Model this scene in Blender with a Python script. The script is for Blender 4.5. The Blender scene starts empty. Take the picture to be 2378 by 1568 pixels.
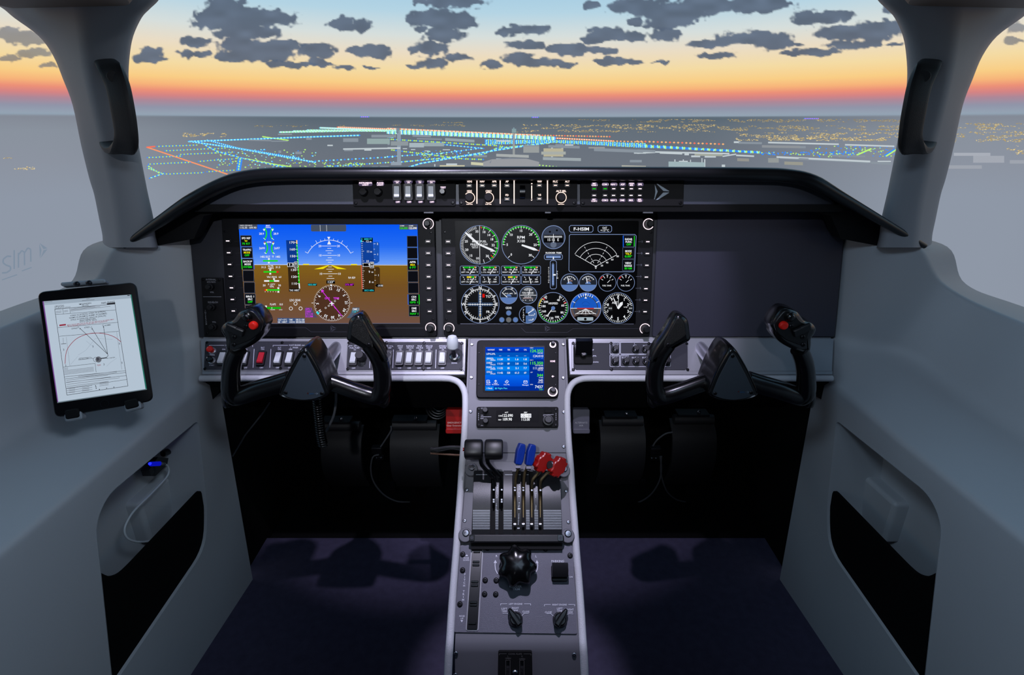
import bpy, math, random
import numpy as np
from mathutils import Vector, Matrix
from mathutils.geometry import tessellate_polygon

random.seed(7)
scn = bpy.context.scene
COL = scn.collection

# ------------------------------------------------------------------ camera
W, H, F = 2378.0, 1568.0, 1189.0            # photo frame and focal length in its pixels
PITCH = math.radians(22.56)
CAM = Vector((-0.010, 0.0, 1.0))
cam_d = bpy.data.cameras.new('camera')
cam_d.sensor_fit = 'HORIZONTAL'; cam_d.sensor_width = 36.0
cam_d.lens = F / W * 36.0
cam_d.clip_start = 0.02
cam = bpy.data.objects.new('camera', cam_d); COL.objects.link(cam)
cam.location = CAM
cam.rotation_euler = (math.pi / 2 - PITCH, 0, 0)
scn.camera = cam

# ------------------------------------------------------------------ world, lamps, exposure
world = bpy.data.worlds.new('dark_room'); scn.world = world
world.use_nodes = True
wb = world.node_tree.nodes['Background']
wb.inputs[0].default_value = (0.36, 0.47, 0.66, 1); wb.inputs[1].default_value = 0.07

def lamp(name, kind, loc, target, energy, color, size=0.05, angle=60, blend=0.4):
    d = bpy.data.lights.new(name, kind); d.energy = energy; d.color = color
    if kind == 'SPOT':
        d.spot_size = math.radians(angle); d.spot_blend = blend; d.shadow_soft_size = size
    elif kind == 'AREA':
        d.size = size
    else:
        d.shadow_soft_size = size
    o = bpy.data.objects.new(name, d); COL.objects.link(o)
    o.location = loc
    o.rotation_euler = (Vector(target) - Vector(loc)).to_track_quat('-Z', 'Y').to_euler()
    return o

lamp('ceiling_flood_lamp', 'SPOT', (-0.28, 0.53, 1.50), (-0.26, 1.04, 0.64), 30, (0.76, 0.72, 1.0), 0.010, 42, 0.40)
lamp('ceiling_flood_lamp', 'SPOT', (0.12, 0.53, 1.50), (0.11, 1.04, 0.64), 26, (0.76, 0.72, 1.0), 0.010, 42, 0.40)
lamp('ceiling_pedestal_lamp', 'SPOT', (-0.01, 0.50, 1.50), (0.0, 0.625, 0.31), 42, (0.78, 0.75, 1.0), 0.010, 18, 0.6)
lamp('fascia_fill_light', 'SPOT', (-0.15, -0.40, 1.36), (-0.08, 0.95, 0.88), 36, (0.86, 0.90, 1.0), 0.02, 52, 0.8)  # fill light added behind the camera to lift the fascia
lamp('side_wall_fill_light', 'SPOT', (0.30, 0.05, 1.50), (-0.80, 0.42, 0.66), 18, (0.62, 0.78, 1.0), 0.12, 60, 1.0)  # added fill aimed across at the left wall
lamp('side_wall_fill_light', 'SPOT', (-0.30, 0.05, 1.50), (0.80, 0.42, 0.66), 17, (0.54, 0.74, 1.0), 0.12, 60, 1.0)  # added fill aimed across at the right wall
lamp('general_fill_light', 'AREA', (0.10, 0.05, 1.55), (0.10, 0.25, 0.0), 1.6, (0.56, 0.74, 1.0), 0.45)  # soft bluish overhead fill added for general brightness

scn.view_settings.view_transform = 'Standard'
scn.view_settings.look = 'None'
scn.view_settings.exposure = 0.0
scn.view_settings.gamma = 1.0
scn.view_settings.use_curve_mapping = False

# ------------------------------------------------------------------ pixel -> place helpers
CP, SPI = math.cos(PITCH), math.sin(PITCH)
def ray(px, py):
    a, s = (px - W / 2) / F, (H / 2 - py) / F
    return Vector((a, CP + SPI * s, -SPI + CP * s))
def at_y(px, py, Y):
    r = ray(px, py); return CAM + r * ((Y - CAM.y) / r.y)
def at_x(px, py, X):
    r = ray(px, py); return CAM + r * ((X - CAM.x) / r.x)
def at_z(px, py, Z):
    r = ray(px, py); return CAM + r * ((Z - CAM.z) / r.z)
def at_d(px, py, d):
    return CAM + ray(px, py) * d

class Plane:
    """A mounting plane: local x right, y up along it, z out of it."""
    def __init__(s, O, ex=None, ey=None, tilt=None):
        s.O = Vector(O)
        if tilt is not None:
            t = math.radians(tilt)
            ex = Vector((1, 0, 0)); ey = Vector((0, math.sin(t), math.cos(t)))
        s.ex = Vector(ex).normalized(); ez = s.ex.cross(Vector(ey)).normalized()
        s.ez = ez; s.ey = ez.cross(s.ex).normalized()
        s.M = Matrix((( s.ex.x, s.ey.x, s.ez.x, s.O.x), (s.ex.y, s.ey.y, s.ez.y, s.O.y),
                      (s.ex.z, s.ey.z, s.ez.z, s.O.z), (0, 0, 0, 1)))
    def uv(s, px, py, h=0.0):
        r = ray(px, py)
        o = s.O + s.ez * h
        t = (o - CAM).dot(s.ez) / r.dot(s.ez)
        p = CAM + r * t - s.O
        return (p.dot(s.ex), p.dot(s.ey))
    def pt(s, x, y, z=0.0):
        return s.O + s.ex * x + s.ey * y + s.ez * z
    def moved(s, O):
        return Plane(O, s.ex, s.ey)

# ------------------------------------------------------------------ materials
def lin(c):
    if isinstance(c, str):
        c = c.lstrip('#'); c = [int(c[i:i + 2], 16) / 255 for i in (0, 2, 4)]
    return tuple((v / 12.92 if v <= 0.04045 else ((v + 0.055) / 1.055) ** 2.4) for v in c[:3])
MATS = {}
def mat(name, color, rough=0.5, metal=0.0, bump=0.0, scale=200.0, var=0.06, spec=0.5, coat=0.0, vscale=None):
    if name in MATS: return MATS[name]
    m = bpy.data.materials.new(name); m.use_nodes = True
    nt = m.node_tree; b = nt.nodes['Principled BSDF']
    c = lin(color)
    tc = nt.nodes.new('ShaderNodeTexCoord')
    nz = nt.nodes.new('ShaderNodeTexNoise'); nz.inputs['Scale'].default_value = vscale or 14.0
    nz.inputs['Detail'].default_value = 4
    nt.links.new(tc.outputs['Object'], nz.inputs['Vector'])
    mx = nt.nodes.new('ShaderNodeMix'); mx.data_type = 'RGBA'
    mx.inputs['A'].default_value = (*[v * (1 - var) for v in c], 1)
    mx.inputs['B'].default_value = (*[min(1, v * (1 + var)) for v in c], 1)
    nt.links.new(nz.outputs['Fac'], mx.inputs['Factor'])
    nt.links.new(mx.outputs['Result'], b.inputs['Base Color'])
    b.inputs['Roughness'].default_value = rough
    b.inputs['Metallic'].default_value = metal
    b.inputs['Specular IOR Level'].default_value = spec
    if coat: b.inputs['Coat Weight'].default_value = coat; b.inputs['Coat Roughness'].default_value = 0.12
    if bump:
        n2 = nt.nodes.new('ShaderNodeTexNoise'); n2.inputs['Scale'].default_value = scale
        n2.inputs['Detail'].default_value = 3
        nt.links.new(tc.outputs['Object'], n2.inputs['Vector'])
        bp = nt.nodes.new('ShaderNodeBump'); bp.inputs['Strength'].default_value = bump
        bp.inputs['Distance'].default_value = 0.001
        nt.links.new(n2.outputs['Fac'], bp.inputs['Height'])
        nt.links.new(bp.outputs['Normal'], b.inputs['Normal'])
    MATS[name] = m
    return m
def glow(name, color, strength=1.0):
    if name in MATS: return MATS[name]
    m = bpy.data.materials.new(name); m.use_nodes = True
    nt = m.node_tree; nt.nodes.remove(nt.nodes['Principled BSDF'])
    e = nt.nodes.new('ShaderNodeEmission'); e.inputs[0].default_value = (*lin(color), 1)
    e.inputs[1].default_value = strength
    nt.links.new(e.outputs[0], nt.nodes['Material Output'].inputs[0])
    MATS[name] = m; return m
def col_emit(name, strength=1.0, alpha=False):
    m = bpy.data.materials.new(name); m.use_nodes = True
    nt = m.node_tree; nt.nodes.remove(nt.nodes['Principled BSDF'])
    a = nt.nodes.new('ShaderNodeAttribute'); a.attribute_name = 'Col'
    e = nt.nodes.new('ShaderNodeEmission'); e.inputs[1].default_value = strength
    nt.links.new(a.outputs['Color'], e.inputs[0])
    out = nt.nodes['Material Output']
    if alpha:
        t = nt.nodes.new('ShaderNodeBsdfTransparent'); mx = nt.nodes.new('ShaderNodeMixShader')
        nt.links.new(a.outputs['Alpha'], mx.inputs[0])
        nt.links.new(t.outputs[0], mx.inputs[1]); nt.links.new(e.outputs[0], mx.inputs[2])
        nt.links.new(mx.outputs[0], out.inputs[0])
    else:
        nt.links.new(e.outputs[0], out.inputs[0])
    MATS[name] = m; return m
def col_print(name, rough=0.5):
    m = bpy.data.materials.new(name); m.use_nodes = True
    nt = m.node_tree; b = nt.nodes['Principled BSDF']
    a = nt.nodes.new('ShaderNodeAttribute'); a.attribute_name = 'Col'
    nt.links.new(a.outputs['Color'], b.inputs['Base Color']); b.inputs['Roughness'].default_value = rough
    MATS[name] = m; return m

M_LINER = mat('grey_liner', (0.70, 0.71, 0.72), 0.50, bump=0.08, scale=500, var=0.02)
M_PILLAR = mat('pillar_liner', (0.60, 0.605, 0.62), 0.55, bump=0.08, scale=500, var=0.02)
M_SILVER = mat('silver_paint', (0.60, 0.60, 0.62), 0.42, metal=0.35, bump=0.05, scale=900, var=0.02)
M_LEATHER = mat('white_leather', (0.80, 0.80, 0.82), 0.6, bump=0.7, scale=900, var=0.05)
M_BLACK = mat('black_plastic', (0.065, 0.067, 0.08), 0.42, bump=0.05, scale=800)
M_BLACKM = mat('black_matte', (0.055, 0.055, 0.06), 0.75, spec=0.25, bump=0.1, scale=700)
M_PANEL = mat('dark_panel', (0.16, 0.165, 0.19), 0.50, bump=0.1, scale=900, var=0.04)
M_FASCIA = mat('dark_fascia', (0.23, 0.245, 0.285), 0.45, bump=0.1, scale=900, var=0.04)
M_SWPANEL = mat('anthracite_panel', (0.165, 0.165, 0.20), 0.62, bump=0.35, scale=1200, var=0.05)
M_TRIMPANEL = mat('grey_trim_panel', (0.36, 0.36, 0.40), 0.45, metal=0.3, bump=0.35, scale=1300, var=0.08, vscale=300)
M_GLOSS = mat('gloss_black', (0.03, 0.03, 0.035), 0.24, bump=0.0, coat=0.3)
M_YOKE = mat('yoke_black', (0.035, 0.035, 0.04), 0.24, bump=0.08, scale=1500, coat=0.5)
M_YPLATE = mat('yoke_plate', (0.20, 0.235, 0.27), 0.45, bump=0.1, scale=900)
M_WHITEKEY = mat('white_rocker', (0.82, 0.83, 0.85), 0.35)
M_REDKEY = mat('red_rocker', (0.80, 0.13, 0.20), 0.4)
M_RED = mat('red_plastic', (0.55, 0.065, 0.05), 0.35)
M_REDB = mat('red_button', (0.85, 0.10, 0.04), 0.4)
M_BLUE = mat('blue_plastic', (0.01, 0.16, 0.50), 0.30)
M_STEEL = mat('steel', (0.65, 0.65, 0.68), 0.25, metal=1.0)
M_DSTEEL = mat('dark_steel', (0.25, 0.25, 0.27), 0.35, metal=0.9)
M_BRASS = mat('brass_lever', (0.48, 0.42, 0.30), 0.4, metal=0.8)
M_CHROME = mat('chrome', (0.80, 0.80, 0.83), 0.28, metal=0.85)
M_WHITE = mat('white_plastic', (0.80, 0.82, 0.83), 0.35)
M_CABLE = mat('grey_cable', (0.35, 0.36, 0.38), 0.5)
M_BCABLE = mat('black_cable', (0.08, 0.09, 0.10), 0.45)
M_SCREENBLK = mat('black_glass', (0.008, 0.008, 0.012), 0.35, spec=0.08)
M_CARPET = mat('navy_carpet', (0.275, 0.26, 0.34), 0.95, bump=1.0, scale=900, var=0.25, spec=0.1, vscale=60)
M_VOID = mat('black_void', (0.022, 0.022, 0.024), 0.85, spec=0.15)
M_MESH = mat('black_mesh', (0.02, 0.02, 0.022), 0.9, spec=0.15, bump=0.5, scale=1500)
M_BROWN = mat('brown_header', (0.46, 0.39, 0.34), 0.6, bump=0.2, scale=300)
E_WHITE = glow('backlight_white', (1.0, 0.90, 0.95), 1.6)
E_WARM = glow('backlight_warm', (1.0, 0.86, 0.80), 1.6)
E_PINK = glow('backlight_pink', (1.0, 0.88, 1.0), 3.5)
E_GREEN = glow('backlight_green', (0.02, 0.85, 0.05), 1.0)
E_BLUE = glow('led_blue', (0.05, 0.08, 1.0), 6.0)
C_EMIT = col_emit('screen_pixels')
C_ALPHA = col_emit('projected_soft', alpha=True)
C_LABEL = col_emit('backlit_lettering', 1.35)
C_PRINT = col_print('printed_lettering')

# ------------------------------------------------------------------ mesh builder
def inset(pts, d):
    """offset a closed counter-clockwise 2-D outline inwards by d"""
    n = len(pts); out = []
    for i in range(n):
        a, b, c = pts[i - 1], pts[i], pts[(i + 1) % n]
        e1 = Vector((b[0] - a[0], b[1] - a[1])); e2 = Vector((c[0] - b[0], c[1] - b[1]))
        if e1.length < 1e-9 or e2.length < 1e-9: out.append((b[0], b[1])); continue
        e1.normalize(); e2.normalize()
        n1 = Vector((-e1.y, e1.x)); n2 = Vector((-e2.y, e2.x))
        k = n1 + n2
        if k.length < 1e-6: out.append((b[0], b[1])); continue
        k.normalize(); cs = max(0.4, k.dot(n1))
        out.append((b[0] + k.x * d / cs, b[1] + k.y * d / cs))
    return out
def ccw(pts):
    a = sum(pts[i - 1][0] * pts[i][1] - pts[i][0] * pts[i - 1][1] for i in range(len(pts)))
    return list(pts) if a > 0 else list(pts)[::-1]
def rrect(x0, y0, x1, y1, r=0.0, n=4):
    if x0 > x1: x0, x1 = x1, x0
    if y0 > y1: y0, y1 = y1, y0
    r = min(r, (x1 - x0) / 2 * 0.999, (y1 - y0) / 2 * 0.999)
    if r <= 0: return [(x0, y0), (x1, y0), (x1, y1), (x0, y1)]
    out = []
    for cx, cy, a0 in ((x1 - r, y0 + r, -90), (x1 - r, y1 - r, 0), (x0 + r, y1 - r, 90), (x0 + r, y0 + r, 180)):
        for i in range(n + 1):
            a = math.radians(a0 + 90 * i / n); out.append((cx + r * math.cos(a), cy + r * math.sin(a)))
    return out
def circle(cx, cy, r, n=24, ry=None):
    ry = r if ry is None else ry
    return [(cx + r * math.cos(2 * math.pi * i / n), cy + ry * math.sin(2 * math.pi * i / n)) for i in range(n)]
def rounded(pts, r, n=4):
    """round the corners of a closed 2-D outline"""
    out = []; N = len(pts)
    for i in range(N):
        a, b, c = (Vector(pts[i - 1]), Vector(pts[i]), Vector(pts[(i + 1) % N]))
        rr = r[i] if isinstance(r, (list, tuple)) else r
        la, lc = (a - b).length, (c - b).length
        d = min(rr, la * 0.48, lc * 0.48)
        p, q = b + (a - b).normalized() * d, b + (c - b).normalized() * d
        for k in range(n + 1):
            t = k / n
            out.append(tuple((p * (1 - t) ** 2 + b * 2 * t * (1 - t) + q * t * t)))
    return out
def spline(pts, n=6, closed=False):
    """Catmull-Rom through points of any dimension"""
    P = [Vector(p) for p in pts]; N = len(P); out = []
    for i in range(N if closed else N - 1):
        p0 = P[i - 1] if (i > 0 or closed) else P[0] * 2 - P[1]
        p1 = P[i]; p2 = P[(i + 1) % N]
        p3 = P[(i + 2) % N] if (i + 2 < N or closed) else p2 * 2 - p1
        for k in range(n):
            t = k / n
            out.append(0.5 * ((2 * p1) + (p2 - p0) * t + (2 * p0 - 5 * p1 + 4 * p2 - p3) * t * t + (3 * p1 - p0 - 3 * p2 + p3) * t ** 3))
    if not closed: out.append(P[-1].copy())
    return out

class MB:
    def __init__(s): s.v = []; s.f = []
    def add(s, verts, faces):
        b = len(s.v); s.v += [tuple(p) for p in verts]; s.f += [tuple(i + b for i in f) for f in faces]; return s
    def box(s, x0, y0, z0, x1, y1, z1):
        v = [(x0, y0, z0), (x1, y0, z0), (x1, y1, z0), (x0, y1, z0), (x0, y0, z1), (x1, y0, z1), (x1, y1, z1), (x0, y1, z1)]
        return s.add(v, [(0, 3, 2, 1), (4, 5, 6, 7), (0, 1, 5, 4), (1, 2, 6, 5), (2, 3, 7, 6), (3, 0, 4, 7)])
    def rings(s, rings, closed=True, cap0=True, cap1=True):
        n = len(rings[0]); v = [p for r in rings for p in r]; f = []
        for i in range(len(rings) - 1):
            for j in range(n if closed else n - 1):
                k = (j + 1) % n
                f.append((i * n + j, i * n + k, (i + 1) * n + k, (i + 1) * n + j))
        if closed and cap0: f.append(tuple(range(n - 1, -1, -1)))
        if closed and cap1: f.append(tuple((len(rings) - 1) * n + j for j in range(n)))
        return s.add(v, f)
    def prism(s, out, z0, z1, bev=0.0, bev0=0.0, seg=1):
        """extrude a 2-D outline from z0 to z1 (z1 > z0), optional bevels at top / bottom"""
        o = ccw(out); R = []
        if bev0:
            R.append([(p[0], p[1], z0) for p in inset(o, bev0)]); R.append([(p[0], p[1], z0 + bev0) for p in o])
        else: R.append([(p[0], p[1], z0) for p in o])
        if bev:
            for k in range(seg + 1):
                a = math.pi / 2 * k / seg
                R.append([(p[0], p[1], z1 - bev + bev * math.sin(a)) for p in inset(o, bev * (1 - math.cos(a)))])
        else: R.append([(p[0], p[1], z1) for p in o])
        return s.rings(R)
    def holed(s, outer, holes, z0, z1):
        """flat slab with holes"""
        loops = [ccw(outer)] + [ccw(h)[::-1] for h in holes]
        tri = tessellate_polygon([[Vector((p[0], p[1], 0)) for p in l] for l in loops])
        flat = [p for l in loops for p in l]
        b = len(s.v); n = len(flat)
        s.v += [(p[0], p[1], z1) for p in flat] + [(p[0], p[1], z0) for p in flat]
        for t in tri:
            a, bb, c = t
            ar = (flat[bb][0] - flat[a][0]) * (flat[c][1] - flat[a][1]) - (flat[bb][1] - flat[a][1]) * (flat[c][0] - flat[a][0])
            if ar < 0: t = (a, c, bb)
            s.f.append(tuple(i + b for i in t)); s.f.append(tuple(i + b + n for i in reversed(t)))
        k = 0
        for l in loops:
            m = len(l)
            for i in range(m):
                j = (i + 1) % m
                s.f.append((b + k + j, b + k + i, b + n + k + i, b + n + k + j))
            k += m
        return s
    def lathe(s, prof, c=(0, 0, 0), axis=(0, 0, 1), n=20):
        """profile list of (radius, height) about axis from c"""
        q = Vector((0, 0, 1)).rotation_difference(Vector(axis).normalized()); c = Vector(c)
        R = [[c + q @ Vector((r * math.cos(2 * math.pi * i / n), r * math.sin(2 * math.pi * i / n), h)) for i in range(n)] for r, h in prof]
        return s.rings(R)
    def cyl(s, c, axis, r, h, n=16, r2=None, bev=0.0):
        r2 = r if r2 is None else r2
        p = [(r, 0), (r2, h - bev)] + ([(max(r2 - bev, 1e-4), h)] if bev else [])
        return s.lathe(p, c, axis, n)
    def tube(s, path, rad, n=10, flat=None, up=None, caps=True):
        """sweep a circle (or ellipse) along path; rad number, list or list of (a, b)"""
        P = [Vector(p) for p in path]; R = []; N = len(P)
        T = [(P[min(i + 1, N - 1)] - P[max(i - 1, 0)]).normalized() for i in range(N)]
        u = Vector(up) if up else (Vector((0, 0, 1)) if abs(T[0].z) < 0.9 else Vector((0, 1, 0)))
        for i in range(N):
            sd = T[i].cross(u)
            if sd.length < 1e-5: sd = T[i].orthogonal()
            sd.normalize(); uu = sd.cross(T[i]).normalized()
            if not up: u = uu
            r = rad[i] if isinstance(rad, list) else rad
            a, b = r if isinstance(r, (list, tuple)) else (r, r)
            R.append([P[i] + sd * (a * math.cos(2 * math.pi * k / n)) + uu * (b * math.sin(2 * math.pi * k / n)) for k in range(n)])
        return s.rings(R, cap0=caps, cap1=caps)
    def ball(s, c, r, n=12, m=8, sc=(1, 1, 1)):
        R = []
        for i in range(1, m):
            a = math.pi * i / m
            R.append([(c[0] + r * sc[0] * math.sin(a) * math.cos(2 * math.pi * k / n), c[1] + r * sc[1] * math.sin(a) * math.sin(2 * math.pi * k / n), c[2] - r * sc[2] * math.cos(a)) for k in range(n)])
        return s.rings(R)
    def torus(s, c, R, r, n=28, m=8, a0=0, a1=360, rx=None):
        full = abs(a1 - a0) >= 360
        k = n if full else n + 1
        rr = []
        for i in range(k):
            a = math.radians(a0 + (a1 - a0) * i / n)
            rr.append([(c[0] + (R + r * math.cos(2 * math.pi * j / m)) * math.cos(a), c[1] + (R + r * math.cos(2 * math.pi * j / m)) * math.sin(a), c[2] + r * math.sin(2 * math.pi * j / m)) for j in range(m)])
        if full: rr.append(rr[0])
        return s.rings(rr, cap0=not full, cap1=not full)
    def xf(s, M, start=0):
        s.v[start:] = [tuple(M @ Vector(p)) for p in s.v[start:]]; return s
    def mesh(s, name, m, smooth=35):
        me = bpy.data.meshes.new(name); me.from_pydata(s.v, [], s.f); me.validate()
        if smooth:
            me.polygons.foreach_set('use_smooth', [True] * len(me.polygons)); me.set_sharp_from_angle(angle=math.radians(smooth))
            for pl in me.polygons:
                if len(pl.vertices) > 6: pl.use_smooth = False
        me.materials.append(m); me.update(); return me
    def build(s, name, m, parent=None, label=None, smooth=35, loc=None):
        o = bpy.data.objects.new(name, s.mesh(name, m, smooth)); COL.objects.link(o)
        if parent: o.parent = parent
        if loc: o.location = loc
        if label: o['label'] = label
        return o

def tag(o, label=None, cat=None, group=None, kind=None):
    if label: o['label'] = label
    if cat: o['category'] = cat
    if group: o['group'] = group
    if kind: o['kind'] = kind
    return o
def empty(name, M=None, label=None, cat=None, group=None, kind=None, parent=None):
    o = bpy.data.objects.new(name, None); COL.objects.link(o); o.empty_display_size = 0.02
    if M is not None:
        o.matrix_world = M if isinstance(M, Matrix) else Matrix.Translation(Vector(M))
    if parent: o.parent = parent
    return tag(o, label, cat, group, kind)
def clone(o, parent=None, loc=None, name=None):
    c = o.copy(); COL.objects.link(c)
    if parent is not None: c.parent = parent
    if loc is not None: c.location = loc
    for ch in o.children: clone(ch, c)
    return c

# ------------------------------------------------------------------ flat print and screen drawing
_TXT = {}
def text_mesh(sx, bold=0.0):
    key = (sx, bold)
    if key not in _TXT:
        cu = bpy.data.curves.new('t', 'FONT'); cu.body = sx; cu.size = 1.0; cu.resolution_u = 2
        cu.fill_mode = 'FRONT'; cu.offset = bold
        ob = bpy.data.objects.new('t', cu); me = bpy.data.meshes.new_from_object(ob)
        v = np.empty(len(me.vertices) * 3); me.vertices.foreach_get('co', v); v = v.reshape(-1, 3)[:, :2]
        f = [tuple(p.vertices) for p in me.polygons]
        bpy.data.objects.remove(ob); bpy.data.curves.remove(cu); bpy.data.meshes.remove(me)
        _TXT[key] = (v, f)
    return _TXT[key]
CAPH = None
class Ink:
    """flat coloured print on a plane; coordinates in a photo region, mapped on to the plane"""
    def __init__(s, plane, reg, scale, z0=0.0004, dz=0.00004):
        s.P = plane; s.reg = reg; s.k = scale; s.z = z0; s.dz = dz
        s.v = []; s.f = []; s.c = []
    def T(s, x, y):
        return s.P.uv(s.reg[0] + x * s.k, s.reg[1] + y * s.k)
    def poly(s, pts, col, raw=False, faces=None, a=1.0):
        c = lin(col) + (a,); b = len(s.v)
        for p in pts:
            q = p if raw else s.T(*p)
            s.v.append((q[0], q[1], s.z)); s.c.append(c)
        if faces is None:
            s.f.append(tuple(range(b, b + len(pts))))
        else:
            s.f += [tuple(i + b for i in f) for f in faces]
        s.z += s.dz
        return s
    def rect(s, x0, y0, x1, y1, col): return s.poly([(x0, y0), (x1, y0), (x1, y1), (x0, y1)], col)
    def grad(s, x0, y0, x1, y1, c0, c1, n=16):
        z = s.z
        for i in range(n):
            t = (i + 0.5) / n; a, b = y0 + (y1 - y0) * i / n, y0 + (y1 - y0) * (i + 1) / n
            s.z = z; s.rect(x0, a, x1, b, [c0[k] * (1 - t) + c1[k] * t for k in range(3)])
    def line(s, x0, y0, x1, y1, w, col):
        dx, dy = x1 - x0, y1 - y0; l = math.hypot(dx, dy) or 1; nx, ny = -dy / l * w / 2, dx / l * w / 2
        return s.poly([(x0 + nx, y0 + ny), (x1 + nx, y1 + ny), (x1 - nx, y1 - ny), (x0 - nx, y0 - ny)], col)
    def path(s, pts, w, col):
        z = s.z
        for a, b in zip(pts[:-1], pts[1:]): s.z = z; s.line(*a, *b, w, col)
        return s
    def box(s, x0, y0, x1, y1, w, col, r=0):
        p = rrect(x0, y0, x1, y1, r, 3) if r else [(x0, y0), (x1, y0), (x1, y1), (x0, y1)]
        return s.path(p + [p[0]], w, col)
    def arc(s, cx, cy, r, a0, a1, w, col, n=None, ry=None):
        """angles clockwise from up, degrees"""
        ky = (ry or r) / r
        n = n or max(3, int(abs(a1 - a0) / 9)); A = [math.radians(a0 + (a1 - a0) * i / n) for i in range(n + 1)]
        o = [(cx + (r + w / 2) * math.sin(a), cy - (r + w / 2) * ky * math.cos(a)) for a in A]
        i_ = [(cx + (r - w / 2) * math.sin(a), cy - (r - w / 2) * ky * math.cos(a)) for a in A]
        return s.poly(o + i_, col, faces=[(k, k + 1, n + 2 + k, n + 1 + k) for k in range(n)])
    def disc(s, cx, cy, r, col, n=28, ry=None): return s.poly(circle(cx, cy, r, n, ry), col)
    def ring(s, cx, cy, r, w, col, ry=None): return s.arc(cx, cy, r, 0, 360, w, col, 36, ry)
    def sector(s, cx, cy, r, a0, a1, col, ry=None):
        n = max(3, int(abs(a1 - a0) / 9)); k = (ry or r) / r
        return s.poly([(cx + r * math.sin(math.radians(a0 + (a1 - a0) * i / n)), cy - r * k * math.cos(math.radians(a0 + (a1 - a0) * i / n))) for i in range(n + 1)], col)
    def ticks(s, cx, cy, r0, r1, a0, a1, n, w, col, ry=None):
        z = s.z; k = (ry or r1) / r1
        for i in range(n):
            a = math.radians(a0 + (a1 - a0) * i / max(1, n - 1)); s.z = z
            s.line(cx + r0 * math.sin(a), cy - r0 * k * math.cos(a), cx + r1 * math.sin(a), cy - r1 * k * math.cos(a), w, col)
        s.z = z + s.dz
    def text(s, t, x, y, h, col, w=None, al='c', rot=0.0, bold=0.012):
        """cap height h; (x, y) is the middle of the line; w squeezes to a width"""
        global CAPH
        if CAPH is None:
            CAPH = float(text_mesh('H')[0][:, 1].max())
        v, f = text_mesh(t, bold)
        if not len(v): return s
        sc = h / CAPH; x0, x1 = v[:, 0].min(), v[:, 0].max(); tw = (x1 - x0) * sc
        kx = sc if w is None else w / (x1 - x0)
        tw = (x1 - x0) * kx
        ox = {'c': -tw / 2, 'l': 0, 'r': -tw}[al]
        ca, sa = math.cos(math.radians(rot)), math.sin(math.radians(rot))
        pts = []
        for p in v:
            a = ox + (p[0] - x0) * kx; b = -(p[1] * sc - h / 2)
            pts.append((x + a * ca - b * sa, y + a * sa + b * ca))
        return s.poly(pts, col, faces=f)
    def build(s, name, m, parent, label=None, kind=None):
        me = bpy.data.meshes.new(name); me.from_pydata(s.v, [], s.f)
        at = me.color_attributes.new('Col', 'FLOAT_COLOR', 'POINT')
        at.data.foreach_set('color', np.array(s.c, dtype=np.float32).ravel())
        me.materials.append(m); me.update()
        # print faces out of the plane
        o = bpy.data.objects.new(name, me); COL.objects.link(o); o.parent = parent
        if label: o['label'] = label
        if kind: o['kind'] = kind
        return o
WHT = (0.93, 0.94, 0.96); GRN = (0.10, 0.85, 0.12); YEL = (0.95, 0.88, 0.05); MAG = (0.85, 0.20, 0.90); CYA = (0.20, 0.85, 0.90); REDC = (0.85, 0.12, 0.08)
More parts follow.
